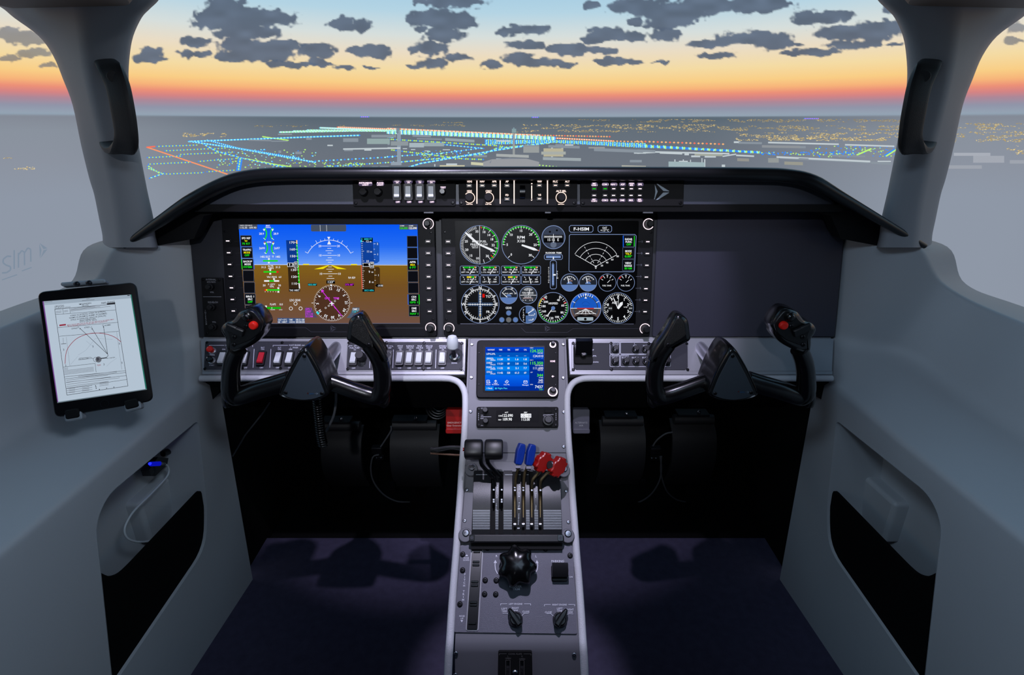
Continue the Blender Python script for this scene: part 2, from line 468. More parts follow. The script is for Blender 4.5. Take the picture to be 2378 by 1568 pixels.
# ================================================================== the projection screen in front of the cockpit
SC = Vector((0.0, 0.10, 0)); SR = 2.30
def at_cyl(px, py, R=SR):
    r = ray(px, py); o = CAM - SC
    a = r.x ** 2 + r.y ** 2; b = 2 * (o.x * r.x + o.y * r.y); c = o.x ** 2 + o.y ** 2 - R * R
    return CAM + r * ((-b + math.sqrt(b * b - 4 * a * c)) / (2 * a))
def screen_material():
    m = bpy.data.materials.new('projected_dusk_picture'); m.use_nodes = True
    nt = m.node_tree; nt.nodes.remove(nt.nodes['Principled BSDF']); N = nt.nodes.new; L = nt.links.new
    tc = N('ShaderNodeTexCoord'); sp = N('ShaderNodeSeparateXYZ'); L(tc.outputs['Object'], sp.inputs[0])
    z0, z1 = at_cyl(1200, 420).z, at_cyl(1200, -260).z
    mr = N('ShaderNodeMapRange'); mr.inputs['From Min'].default_value = z0; mr.inputs['From Max'].default_value = z1
    L(sp.outputs['Z'], mr.inputs['Value'])
    def ramp(stops):
        r = N('ShaderNodeValToRGB'); r.color_ramp.interpolation = 'LINEAR'
        e = r.color_ramp.elements
        stops = sorted(((at_cyl(1200, y).z - z0) / (z1 - z0), c) for y, c in stops)
        e[0].position, e[0].color = stops[0][0], (*lin(stops[0][1]), 1)
        e[1].position, e[1].color = stops[-1][0], (*lin(stops[-1][1]), 1)
        for p, c in stops[1:-1]:
            k = e.new(p); k.color = (*lin(c), 1)
        L(mr.outputs['Result'], r.inputs[0]); return r
    sky = [(-240, '#86B4D8'), (-40, '#9FC9E2'), (30, '#B4D4E4'), (85, '#D6DEDC'), (125, '#EADCC4'), (165, '#F4DBA4'), (194, '#F9CE86'), (210, '#F7B47A'),
           (222, '#EC9078'), (232, '#D48484'), (242, '#AC8898'), (255, '#9094A8'), (268, '#94A2B2'), (271.5, '#90A0B0')]
    gr = [(273.5, '#586672'), (300, '#646F7A'), (350, '#6A727D'), (415, '#6E757F')]
    gs = [(274, '#848A96'), (300, '#8A929E'), (350, '#8C93A0'), (415, '#8E97A6')]  # ground towards the sides: projector spill haze put into the colour
    r1, r2 = ramp(sky + gr), ramp(sky + gs)
    at = N('ShaderNodeMath'); at.operation = 'ARCTAN2'; L(sp.outputs['X'], at.inputs[0]); L(sp.outputs['Y'], at.inputs[1])
    ab = N('ShaderNodeMath'); ab.operation = 'ABSOLUTE'; L(at.outputs[0], ab.inputs[0])
    ms = N('ShaderNodeMapRange'); ms.interpolation_type = 'SMOOTHSTEP'
    ms.inputs['From Min'].default_value = math.radians(18); ms.inputs['From Max'].default_value = math.radians(43)
    L(ab.outputs[0], ms.inputs['Value'])
    nz = N('ShaderNodeTexNoise'); nz.inputs['Scale'].default_value = 1.6; L(tc.outputs['Object'], nz.inputs['Vector'])
    ad = N('ShaderNodeMath'); ad.operation = 'MULTIPLY_ADD'; ad.inputs[1].default_value = 0.25; ad.use_clamp = True
    L(nz.outputs['Fac'], ad.inputs[0]); 
    sb = N('ShaderNodeMath'); sb.operation = 'SUBTRACT'; sb.inputs[1].default_value = 0.12; L(ms.outputs[0], sb.inputs[0]); L(sb.outputs[0], ad.inputs[2])
    mx = N('ShaderNodeMix'); mx.data_type = 'RGBA'
    L(ad.outputs[0], mx.inputs['Factor']); L(r1.outputs[0], mx.inputs['A']); L(r2.outputs[0], mx.inputs['B'])
    e = N('ShaderNodeEmission'); L(mx.outputs['Result'], e.inputs[0]); L(e.outputs[0], nt.nodes['Material Output'].inputs[0])
    return m
screen = empty('projection_screen', SC, 'curved simulator screen showing a dusk sky above an airport at night', 'screen', kind='structure')
mb = MB(); A = [math.radians(-112 + 224 * i / 96) for i in range(97)]
mb.rings([[(SR * math.sin(a), SR * math.cos(a), z) for a in A] for z in (-0.2, 0.5, 1.0, 1.5, 2.2, 3.0)], closed=False)
mb.f = [f[::-1] for f in mb.f]
mb.build('screen_surface', screen_material(), screen)

def on_screen(pts, off):
    return [at_cyl(x, y, SR - off) - SC for x, y in pts]
class Proj:
    """picture elements lying on the screen surface"""
    def __init__(s, off=0.006, k=1.3): s.k = k; s.v = []; s.f = []; s.c = []; s.off = off
    def poly(s, pts, col, a=1.0):
        b = len(s.v); s.v += [tuple(p) for p in on_screen(pts, s.off)]; s.c += [lin(col) + (a,)] * len(pts)
        s.f.append(tuple(range(b, b + len(pts)))); return s
    def rect(s, x0, y0, x1, y1, col, sk=0):
        n = max(1, int(abs(x1 - x0) / 60))
        for i in range(n):
            a, b = x0 + (x1 - x0) * i / n, x0 + (x1 - x0) * (i + 1) / n
            k0, k1 = sk * i / n, sk * (i + 1) / n
            s.poly([(a, y0 + k0), (b, y0 + k1), (b, y1 + k1), (a, y1 + k0)], col)
        return s
    def dot(s, x, y, r, col, rx=1.0):
        r *= s.k
        return s.poly([(x - r * rx, y), (x, y - r), (x + r * rx, y), (x, y + r)], col)
    def build(s, name, kind=None, label=None, m=None):
        me = bpy.data.meshes.new(name); me.from_pydata(s.v, [], s.f)
        at = me.color_attributes.new('Col', 'FLOAT_COLOR', 'POINT'); at.data.foreach_set('color', np.array(s.c, dtype=np.float32).ravel())
        me.materials.append(m or C_EMIT); me.update()
        o = bpy.data.objects.new(name, me); COL.objects.link(o); o.parent = screen
        if kind: o['kind'] = kind
        if label: o['label'] = label
        return o

# clouds: each a soft-edged patch of the picture
_rng = np.random.RandomState(3); _G = _rng.rand(64, 64)
def vnoise(x, y):
    xi, yi = np.floor(x).astype(int), np.floor(y).astype(int); fx, fy = x - xi, y - yi
    fx, fy = fx * fx * (3 - 2 * fx), fy * fy * (3 - 2 * fy)
    g = lambda a, b: _G[a % 64, b % 64]
    return (g(xi, yi) * (1 - fx) + g(xi + 1, yi) * fx) * (1 - fy) + (g(xi, yi + 1) * (1 - fx) + g(xi + 1, yi + 1) * fx) * fy
CLOUDS = [
 [(520,14,52,30),(500,50,58,22),(570,42,62,32),(640,42,56,22),(560,76,64,22),(610,76,48,15),(475,38,34,17),(560,104,60,14),(600,112,98,20),(540,132,46,12),(620,132,72,15),(665,103,42,13)],
 [(455,95,42,13)], [(455,125,46,11)],
 [(735,118,50,21),(735,145,22,12),(755,150,24,8)], [(690,152,50,8),(650,148,34,8)],
 [(800,56,34,20),(775,58,24,12),(840,58,24,17)], [(855,118,36,17),(880,122,32,19),(825,114,22,9)],
 [(1025,45,60,28),(1075,50,44,20),(985,40,48,20),(1030,80,48,19),(975,70,16,8)], [(1050,4,88,16),(990,3,40,9)],
 [(1000,112,46,19),(960,115,18,10)], [(1010,146,38,13),(1060,134,34,10),(960,155,20,7)],
 [(800,158,28,6)], [(862,157,20,5)],
 [(1205,70,56,14),(1250,70,26,11),(1170,75,22,10)], [(1225,104,54,12)], [(1140,150,32,11)],
 [(1205,134,40,12),(1255,146,62,12),(1315,150,28,7)], [(1330,115,62,16),(1400,117,42,10),(1290,116,26,11)],
 [(1410,80,58,20),(1470,86,38,13),(1375,92,34,11)], [(1540,82,42,16),(1565,80,20,10)], [(1375,12,22,13)],
 [(1480,14,74,24),(1560,28,94,28),(1640,12,78,22),(1740,12,96,20),(1800,8,44,11),(1540,58,46,16),(1585,48,32,14)], [(1475,54,22,10)],
 [(1396,142,20,8),(1425,142,36,12),(1472,144,34,8)], [(1540,143,24,5)],
 [(1640,103,52,11),(1705,92,48,14),(1755,86,70,19),(1800,98,52,20),(1845,103,22,7)], [(1655,131,46,8),(1692,126,24,9)],
 [(1905,40,72,18),(1860,47,30,10),(1950,36,38,15)], [(1950,76,70,20),(2030,74,62,26),(1990,104,76,12),(1900,120,64,9),(1850,123,46,7),(2075,62,34,18)],
 [(2080,104,24,7)], [(2080,20,30,14)],
 [(55,88,60,18),(15,76,36,16),(90,92,30,12)], [(78,124,46,11)], [(18,136,30,10)], [(112,152,26,6)],
 [(350,122,30,16),(345,138,44,9)], [(2360,62,34,14)], [(2352,95,30,9)]]
for ci, blobs in enumerate(CLOUDS):
    x0 = min(b[0] - b[2] * 1.35 for b in blobs) - 6; x1 = max(b[0] + b[2] * 1.35 for b in blobs) + 6
    y0 = min(b[1] - b[3] * 1.4 for b in blobs) - 5; y1 = max(b[1] + b[3] * 1.4 for b in blobs) + 5
    st = 2.6; nx, ny = int((x1 - x0) / st) + 1, int((y1 - y0) / st) + 1
    X, Y = np.meshgrid(x0 + st * np.arange(nx), y0 + st * np.arange(ny))
    fld = np.zeros_like(X)
    wx, wy = X + 14 * (vnoise(X / 17, Y / 12) - .5), Y + 9 * (vnoise(X / 15 + 9, Y / 11 + 5) - .5)
    for cx, cy, a, b in blobs: fld += np.exp(-(((wx - cx) / a) ** 2 + ((wy - cy) / b) ** 2) * 1.25) ** 3
    fld = fld ** (1 / 3)
    nz = 0.34 * (vnoise(X / 9, Y / 7) - .5) + 0.10 * (vnoise(X / 4.2 + 31, Y / 3.6 + 7) - .5)
    al = np.clip((fld + nz - 0.27) / 0.22, 0, 1); al = al * al * (3 - 2 * al) * 0.96
    side = 0.75 if (x0 < 200 or x0 > 2250) else 1.0
    sh = vnoise(X / 30 + 3, Y / 16 + 8)
    pj = Proj(0.004); idx = -np.ones(X.shape, int)
    keep = np.zeros(X.shape, bool)
    cell = (al[:-1, :-1] + al[1:, :-1] + al[:-1, 1:] + al[1:, 1:]) > 0.02
    keep[:-1, :-1] |= cell; keep[1:, :-1] |= cell; keep[:-1, 1:] |= cell; keep[1:, 1:] |= cell
    for j, i in zip(*np.nonzero(keep)):
        idx[j, i] = len(pj.v); pj.v.append(tuple(at_cyl(X[j, i], Y[j, i], SR - 0.002 - 0.0001 * ci) - SC))
        k = 0.92 + 0.16 * sh[j, i]
        pj.c.append(lin((0.355 * k, 0.41 * k, 0.49 * k)) + (float(al[j, i]) * side,))
    for j, i in zip(*np.nonzero(cell)): pj.f.append((idx[j, i], idx[j, i + 1], idx[j + 1, i + 1], idx[j + 1, i]))
    pj.build('cloud', m=C_ALPHA)

# airport and city lights
LB, LG, LC, LR, LO, LW = (0.22, 0.56, 1.0), (0.74, 0.97, 0.48), (0.58, 0.97, 1.0), (0.98, 0.45, 0.36), (0.98, 0.72, 0.48), (0.95, 0.98, 0.92)
def crop(kx, ky, k): return lambda u, v: (kx + u * k, ky + v * k)
cA, cB, cC = crop(320, 250, 0.2523), crop(900, 250, 0.2523), crop(1480, 250, 0.2607)
pj = Proj(0.008, 1.7)
def lights(cr, pts, cols, step, r=1.0, jit=0.0, n=None):
    k = 0
    for (a, b) in zip(pts[:-1], pts[1:]):
        p, q = cr(*a), cr(*b); d = math.hypot(q[0] - p[0], q[1] - p[1]); m = max(1, int(d / (step * .85)))
        for i in range(m):
            t = i / m; c = cols[k % len(cols)]; k += 1
            pj.dot(p[0] + (q[0] - p[0]) * t + random.uniform(-jit, jit), p[1] + (q[1] - p[1]) * t + random.uniform(-jit, jit) * .6, r, c, 1.35)
def scatter(cr, u0, v0, u1, v1, n, cols, r=0.9):
    for i in range(n):
        p = cr(random.uniform(u0, u1), random.uniform(v0, v1)); pj.dot(p[0], p[1], r * random.uniform(.7, 1.2), random.choice(cols), 1.4)
BG = [LB, LC, LG, LB]
lights(cA, [(85, 365), (830, 615)], [LR, LO], 1.6, 1.0); lights(cA, [(85, 365), (160, 358)], [LR], 1.5, 1.1)
lights(cA, [(470, 312), (1640, 268), (2050, 255)], [LC, LB, LC], 3.0, 1.2); lights(cA, [(470, 310), (900, 372), (1640, 505)], [LB, LC, LC], 2.6, 1.2)
lights(cA, [(640, 300), (920, 372), (1500, 470)], [LC, LB], 2.8, 1.1)
for dv in (0, 9, 18): lights(cA, [(1310 + dv * 14, 226 - dv), (2378, 205 + dv * .6)], [LC, LW, LC, LG], 2.0, 1.3, .4)
lights(cA, [(1680, 186), (2378, 212)], [LC, LW], 2.2, 1.3); lights(cA, [(1840, 180), (2378, 200)], [LR, LO, LW], 1.8, 1.1)
for o in (-14, 0, 14): lights(cA, [(945 + o, 462), (925 + o, 585)], [LB, LG, LG] if o == 0 else [LB], 2.2, 1.1)
lights(cA, [(580, 322), (720, 400), (950, 462), (1400, 560)], BG, 2.8, 1.1, .8); lights(cA, [(950, 462), (1250, 520), (1420, 545)], [LG], 3, 1.0, .6)
for a, b in (((180, 357), (560, 345)), ((250, 397), (820, 372)), ((380, 432), (900, 408)), ((560, 495), (900, 470)), ((100, 520), (500, 502)), ((250, 612), (620, 598)), ((90, 460), (420, 445)), ((640, 590), (900, 575))):
    lights(cA, [a, b], [LB, LG], 4.6, 0.95, .5)
for o in (0, 22): lights(cA, [(92, 535 + o), (200 + o, 605)], [LB, LG, LG], 2.4, 1.0)
lights(cA, [(110, 650), (250, 600)], BG, 2.6, 1.0, 1.2); lights(cA, [(1600, 495), (2378, 452)], [LC, LB], 10, 1.25); lights(cA, [(1720, 545), (2378, 500)], [LG, LB, LC], 7, 1.1)
scatter(cA, 720, 385, 1640, 560, 150, [LB, LG, LC, LG]); scatter(cA, 1700, 505, 2080, 560, 60, [LG, LB]); lights(cA, [(1150, 268), (1390, 302)], [LG], 2.6, 1.0, .5)
lights(cB, [(0, 192), (740, 226), (1400, 255)], [LO, LW, LR, LO, LW], 2.0, 1.15); lights(cB, [(1400, 255), (2070, 268)], [LO, LR, LO, LO], 7.5, 1.2)
for i in range(4): lights(cB, [(0, 208 + i * 9), (800, 240 + i * 8), (1550, 275 + i * 6)], [LC, LW, LC, LB, LG], 2.3, 1.25, .7)
lights(cB, [(1180, 262), (2080, 308)], [LO, LW, LR], 2.2, 1.1); lights(cB, [(2080, 308), (2378, 318)], [LO], 9, 1.2)
for i in range(4): lights(cB, [(900, 300 + i * 12), (1540, 302 + i * 6), (2378, 335 + i * 10)], [LB, LC, LB, LG], 2.9, 1.1, 1.0)
lights(cB, [(0, 290), (1000, 350), (1150, 372)], [LG, LB, LG], 5.2, 1.1); lights(cB, [(500, 338), (900, 378)], [LB, LC], 4.6, 1.1)
lights(cB, [(120, 572), (300, 515), (1000, 392), (1540, 312)], [LC, LB, LC], 3.8, 1.25); lights(cB, [(130, 500), (880, 430), (1000, 375), (1500, 325)], [LC, LB, LG], 4.8, 1.15)
lights(cB, [(0, 452), (500, 420), (880, 370)], [LC, LB], 6.5, 1.15); lights(cB, [(40, 390), (700, 472), (900, 478)], [LG, LG, LB], 5.6, 1.15); scatter(cB, 300, 395, 760, 480, 70, [LB, LG, LC]); lights(cB, [(1400, 530), (1860, 575)], [LG], 9, 1.1)
lights(cB, [(780, 575), (880, 560)], [LG], 4, 1.1); lights(cB, [(0, 270), (60, 275)], [LC], 3, 1.1)
lights(cC, [(0, 300), (800, 327)], [LO, LO, LR], 11, 1.4)
for i in range(3): lights(cC, [(0, 330 + i * 9), (560, 366 + i * 4), (1110, 396 + i * 4)], [LB, LC, LG, LB], 4.2, 1.15, 1.0)
scatter(cC, 1100, 395, 1950, 420, 110, [LB, LG, LB]); scatter(cC, 1540, 342, 2295, 440, 110, [LB, LG, LB])
lights(cC, [(1960, 420), (2085, 366)], [LG], 1.5, 1.2); lights(cC, [(2220, 430), (2310, 372)], [LG], 1.5, 1.2); lights(cC, [(2205, 425), (2295, 368)], [LB], 2, 1.1)
lights(crop(0, 0, 1), [(203, 370), (228, 437)], [LO], 5, 1.0); lights(crop(0, 0, 1), [(203, 371), (212, 370)], [LR], 1.6, 1.0)
for x0, x1, y, in ((838, 858, 271.5), (1236, 1252, 272.5), (1868, 1902, 275.5)):
    lights(crop(0, 0, 1), [(x0, y), (x1, y)], [LB, (0.85, 0.5, 0.95)], 2.5, 0.9)
pj.build('airport_light', 'stuff', 'blue, green and red airport lights')
pj = Proj(0.007)
Y1, Y2, Y3 = (0.86, 0.76, 0.50), (0.72, 0.64, 0.46), (0.95, 0.86, 0.62)
def city(x0, y0, x1, y1, n, br=1.0, r=0.9):
    for i in range(int(n * 2.8)):
        x = random.uniform(x0, x1); y = random.uniform(y0, y1)
        if vnoise(np.array(x / 23.0), np.array(y / 3.5)) < 0.48: continue
        c = random.choice((Y1, Y2, Y2, Y3)); pj.dot(x, y, r * random.uniform(.35, .9), [v * br for v in c], 2.6)
city(1480, 277, 2092, 284, 460, .80, .7); city(1200, 289, 1720, 307, 620, .9, .8); city(1700, 292, 2092, 304, 380, .85, .8); city(1710, 308, 2092, 327, 520, .95, .9)
city(980, 284, 1075, 289, 60, .8, .7); city(1330, 277, 1480, 282, 60, .75, .6); city(1840, 320, 2060, 327, 60, 1, 1); city(425, 309, 525, 318, 60, .95, .9); city(590, 291, 800, 295, 60, .75, .7); city(900, 290, 1080, 294, 70, .75, .6)
city(2215, 286, 2378, 330, 420, .92, .9); city(2338, 338, 2378, 362, 40, 1, 1.1); city(20, 386, 80, 394, 30, 1, 1.0); city(0, 366, 30, 374, 20, .9, .8)
pj.build('city_light', 'stuff', 'warm yellow city lights towards the horizon')

# airport buildings in the picture
B1, B2, B3, B4 = (0.66, 0.70, 0.74), (0.54, 0.58, 0.62), (0.76, 0.80, 0.82), (0.72, 0.70, 0.60)
def blocks(name, cr, rects, polys=(), label=None):
    p = Proj(0.010)
    for pts, c in polys: p.poly([cr(*q) for q in pts], c)
    for r in rects:
        a, b = cr(r[0], r[1]), cr(r[2], r[3]); p.rect(a[0], a[1], b[0], b[1], r[4], (r[5] * 0.2523) if len(r) > 5 else 0)
    return p.build(name, label=label)
blocks('control_tower', cB, [(88, 215, 122, 520, (0.56, 0.62, 0.68)), (80, 190, 112, 222, (0.48, 0.55, 0.60)), (30, 500, 128, 530, (0.58, 0.63, 0.68))], [(([(76, 222), (116, 222), (108, 240), (86, 240)]), (0.45, 0.52, 0.58))], 'grey control tower with a wide cab')
blocks('control_tower', cB, [(1152, 240, 1172, 440, (0.60, 0.62, 0.62)), (1144, 195, 1184, 232, (0.52, 0.62, 0.64)), (1156, 183, 1168, 196, (0.5, 0.6, 0.64)), (1000, 425, 1300, 450, (0.66, 0.68, 0.68), 12), (1120, 440, 1210, 456, B3)], (), 'slim control tower with a pale base')
blocks('terminal_building', cB, [], [([(880, 500), (960, 476), (1120, 464), (1280, 470), (1395, 500), (1395, 578), (1330, 596), (920, 596), (880, 570)], (0.60, 0.61, 0.63)),
    ([(885, 500), (960, 476), (1120, 464), (1280, 470), (1390, 500), (1280, 514), (1120, 520), (960, 514)], (0.50, 0.53, 0.58)),
    ([(1000, 468), (1048, 468), (1048, 484), (1000, 484)], B3), ([(1065, 492), (1112, 492), (1112, 512), (1065, 512)], B3), ([(1180, 470), (1240, 470), (1240, 486), (1180, 486)], B3), ([(1260, 480), (1308, 480), (1308, 496), (1260, 496)], B3)], 'round terminal with white roof blocks')
blocks('terminal_building', cB, [(1436, 375, 1618, 450, B4), (1415, 405, 1640, 432, (0.66, 0.68, 0.66)), (1505, 365, 1522, 455, B3), (1600, 372, 1618, 452, B3), (1430, 455, 1780, 482, (0.62, 0.66, 0.68), 10)], (), 'lit cream office block')
blocks('terminal_building', cB, [(1250, 358, 1395, 415, (0.60, 0.62, 0.62)), (1372, 360, 1395, 415, B3), (1250, 345, 1395, 360, (0.55, 0.58, 0.6))])
blocks('terminal_building', cB, [(1480, 345, 1768, 368, B2, 8), (1545, 336, 1620, 352, B2), (1632, 338, 1710, 350, B3)])
blocks('terminal_building', cB, [(1900, 372, 2378, 400, B2, 18), (2268, 402, 2378, 424, B3), (1850, 362, 2000, 376, (0.6, 0.6, 0.6))])
blocks('terminal_building', cB, [(2230, 482, 2340, 504, B2), (2155, 530, 2378, 566, (0.68, 0.68, 0.64), 6), (2205, 534, 2228, 562, B3)])
blocks('terminal_building', cB, [(200, 325, 335, 366, (0.66, 0.72, 0.75)), (335, 322, 520, 356, (0.60, 0.66, 0.68)), (248, 322, 258, 368, B2)])
blocks('terminal_building', cB, [(0, 300, 20, 345, B2), (30, 310, 190, 350, (0.56, 0.6, 0.62)), (0, 365, 120, 380, B3)])
blocks('terminal_building', cB, [(230, 248, 400, 268, B2, 6), (530, 280, 800, 305, (0.58, 0.64, 0.66), 16), (270, 280, 500, 292, B2, 6), (1000, 298, 1130, 312, B3, 4)])
blocks('terminal_building', cB, [(480, 530, 710, 550, (0.80, 0.78, 0.66)), (540, 514, 640, 532, B3), (390, 555, 460, 574, B3), (430, 520, 440, 560, B3)], (), 'lit terminal wing nearest the panel')
blocks('terminal_building', cB, [(768, 500, 880, 526, (0.80, 0.80, 0.68), 8), (790, 438, 915, 456, B2)])
blocks('terminal_building', cB, [(508, 384, 575, 392, B3), (140, 374, 180, 382, B3), (215, 382, 255, 390, B3), (340, 395, 380, 402, B3)])
blocks('terminal_building', cA, [(1890, 282, 2030, 316, B2), (2110, 285, 2320, 335, (0.58, 0.66, 0.66)), (2150, 250, 2378, 275, B2), (2210, 290, 2230, 335, B3), (2260, 290, 2280, 335, B3)])
blocks('terminal_building', cA, [(1890, 375, 2378, 388, B3, -8), (1900, 385, 1980, 400, B2), (2085, 378, 2150, 396, B3)])
blocks('terminal_building', cA, [(1020, 292, 1230, 304, B2, 6), (1230, 304, 1380, 314, B2), (1290, 240, 1420, 252, B2), (1550, 275, 1600, 296, B2)])
blocks('parked_airliner', cA, [(1450, 405, 1508, 428, B2), (1745, 342, 1795, 354, B3), (1295, 395, 1320, 418, B2)])
blocks('terminal_building', cA, [(2155, 540, 2210, 560, B2), (2230, 538, 2310, 556, B2), (2330, 505, 2378, 530, B2)])
blocks('terminal_building', cC, [(860, 300, 920, 316, B3), (900, 304, 1110, 322, B2, 4), (1110, 334, 1450, 356, (0.56, 0.58, 0.60), 6), (1450, 342, 1500, 362, B2)])
blocks('terminal_building', cC, [(1165, 304, 1795, 318, B3, 16), (1850, 324, 2290, 338, B3, 14)])
blocks('terminal_building', cC, [(0, 372, 160, 392, B2, 8), (160, 388, 820, 402, B3, 16), (0, 400, 160, 412, B3, -8), (200, 396, 400, 410, B3, 8)])
blocks('terminal_building', cC, [(420, 400, 460, 425, B3), (510, 405, 760, 428, (0.64, 0.66, 0.62), 6), (600, 425, 700, 445, B3), (760, 428, 880, 440, B3, -20), (880, 418, 1040, 432, B3, 8), (480, 426, 560, 442, B3)])
blocks('power_plant', cC, [(278, 480, 600, 528, (0.62, 0.70, 0.72), 8), (330, 462, 340, 520, B3), (405, 462, 415, 520, B3), (370, 474, 450, 500, B3), (470, 464, 478, 530, B3), (572, 450, 580, 530, B3), (596, 460, 606, 532, B3)], (), 'plant building with thin chimneys')
blocks('terminal_building', cC, [(890, 450, 995, 476, (0.58, 0.58, 0.56), 4), (0, 530, 158, 552, (0.75, 0.74, 0.66))])
blocks('radar_dome', cC, [(752, 508, 782, 532, B3)])
blocks('terminal_building', cC, [(1240, 432, 2075, 448, B3, 42), (1165, 450, 1260, 490, (0.58, 0.60, 0.60)), (1310, 480, 1475, 508, (0.60, 0.60, 0.56), 6), (1270, 440, 2060, 456, B2, 42)])
blocks('terminal_building', cC, [(1730, 420, 2030, 434, B2, 8), (2080, 480, 2260, 500, B2, 10), (2140, 474, 2260, 484, B3)])
blocks('terminal_building', crop(0, 0, 1), [(2215, 355, 2300, 362, (0.66, 0.68, 0.72)), (2260, 362, 2332, 378, (0.64, 0.66, 0.70)), (2200, 384, 2280, 392, (0.62, 0.64, 0.68)), (2345, 372, 2378, 380, (0.62, 0.64, 0.68))])
# faint maker's mark on the screen by the left window
LS = Plane(at_cyl(60, 600, SR - 0.02), ex=at_cyl(120, 600) - at_cyl(0, 600), ey=(0, 0, 1))
ik = Ink(LS, (0, 520), 120 / 784, 0.0, 0.0001)
gc = (0.49, 0.55, 0.62)
ik.path([(170, 495), (110, 490), (50, 535), (45, 590), (90, 625), (160, 650), (160, 700), (100, 740), (30, 745)], 24, gc)
ik.line(215, 400, 215, 685, 22, gc); ik.line(280, 440, 280, 665, 22, gc)
ik.path([(280, 470), (330, 405), (370, 430), (372, 630)], 22, gc); ik.path([(372, 440), (420, 365), (465, 385), (468, 575)], 22, gc)
ik.poly([(600, 290), (720, 370), (660, 385)], gc); ik.poly([(595, 300), (630, 400), (605, 530)], gc); ik.poly([(720, 385), (660, 400), (615, 520)], gc)
ik.line(30, 850, 260, 770, 16, gc); ik.line(330, 715, 480, 660, 16, gc)
_o = ik.build('wall_logo', C_EMIT, None, 'faint grey sim lettering and arrow')
_o.matrix_world = LS.M; _o.parent = screen; _o.matrix_parent_inverse = Matrix.Translation(-SC)

# ================================================================== floor and footwell
mb = MB(); yf = at_z(1200, 1250, 0).y
mb.box(-0.66, -0.45, -0.03, 0.66, yf, 0.0); floor = tag(mb.build('floor', M_CARPET, smooth=0), 'dark navy carpet on the cockpit floor', kind='structure')
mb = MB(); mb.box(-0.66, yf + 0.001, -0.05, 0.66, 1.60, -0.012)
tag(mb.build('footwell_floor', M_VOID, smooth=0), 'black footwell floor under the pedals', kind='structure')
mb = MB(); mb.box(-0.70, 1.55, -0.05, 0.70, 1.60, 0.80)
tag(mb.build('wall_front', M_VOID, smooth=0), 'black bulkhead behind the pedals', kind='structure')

# ================================================================== side walls
XW = 0.64; Z1 = 0.515
def wx(y, z): return .609 + (.90 - y) * .065 + (.51 - z) * .037
def pocket_px(pts):
    out = []
    for x, y in pts:
        X = XW
        for _ in range(5): p = at_x(x, y, X); X = wx(p.y, p.z)
        out.append((p.y, p.z))
    return out
FLN = {  # feature lines of the right wall, front to back
 1: [(wx(y, z), y, z) for y, z in ((1.06, .535), (.95, .535), (.88, .535), (.80, .532), (.66, .524), (.35, Z1), (-.45, Z1))],
 2: [(.626, 1.06, .62), (.626, .97, .612), (.656, .925, .606), (.724, .872, .597), (.766, .752, .568), (.79, .45, .552), (.80, -.45, .55)],
 3: [(.626, 1.06, .803), (.636, .985, .804), (.712, .912, .801), (.766, .880, .734), (.815, .765, .704), (.835, .45, .70), (.84, -.45, .70)],
 4: [(.70, 1.06, .803), (.735, 1.00, .803), (.805, .948, .790), (.845, .928, .724), (.880, .820, .709), (.905, .45, .70), (.91, -.45, .70)],
 5: [(.74, 1.08, .40), (.78, 1.03, .40), (.86, .97, .40), (.90, .95, .36), (.93, .84, .34), (.95, .45, .33), (.96, -.45, .33)]}
def ropen(pts, r, n=5):
    out = [pts[0]]
    for i in range(1, len(pts) - 1):
        a, b, c = pts[i - 1], pts[i], pts[i + 1]
        d = min(r[i], (a - b).length * .49, (c - b).length * .49)
        p, q = b + (a - b).normalized() * d, b + (c - b).normalized() * d
        for k in range(n + 1):
            t = k / n; out.append(p * (1 - t) ** 2 + b * 2 * t * (1 - t) + q * t * t)
    return out + [pts[-1]]
POCKET = [(1943, 976), (2160, 1150), (2188, 1215), (2146, 1594), (1925, 1275), (1920, 1190)]
FLAP = [(1929, 1136), (2098, 1312), (2122, 1334), (2148, 1340), (2175, 1326), (2146, 1594), (1925, 1275), (1920, 1190)]
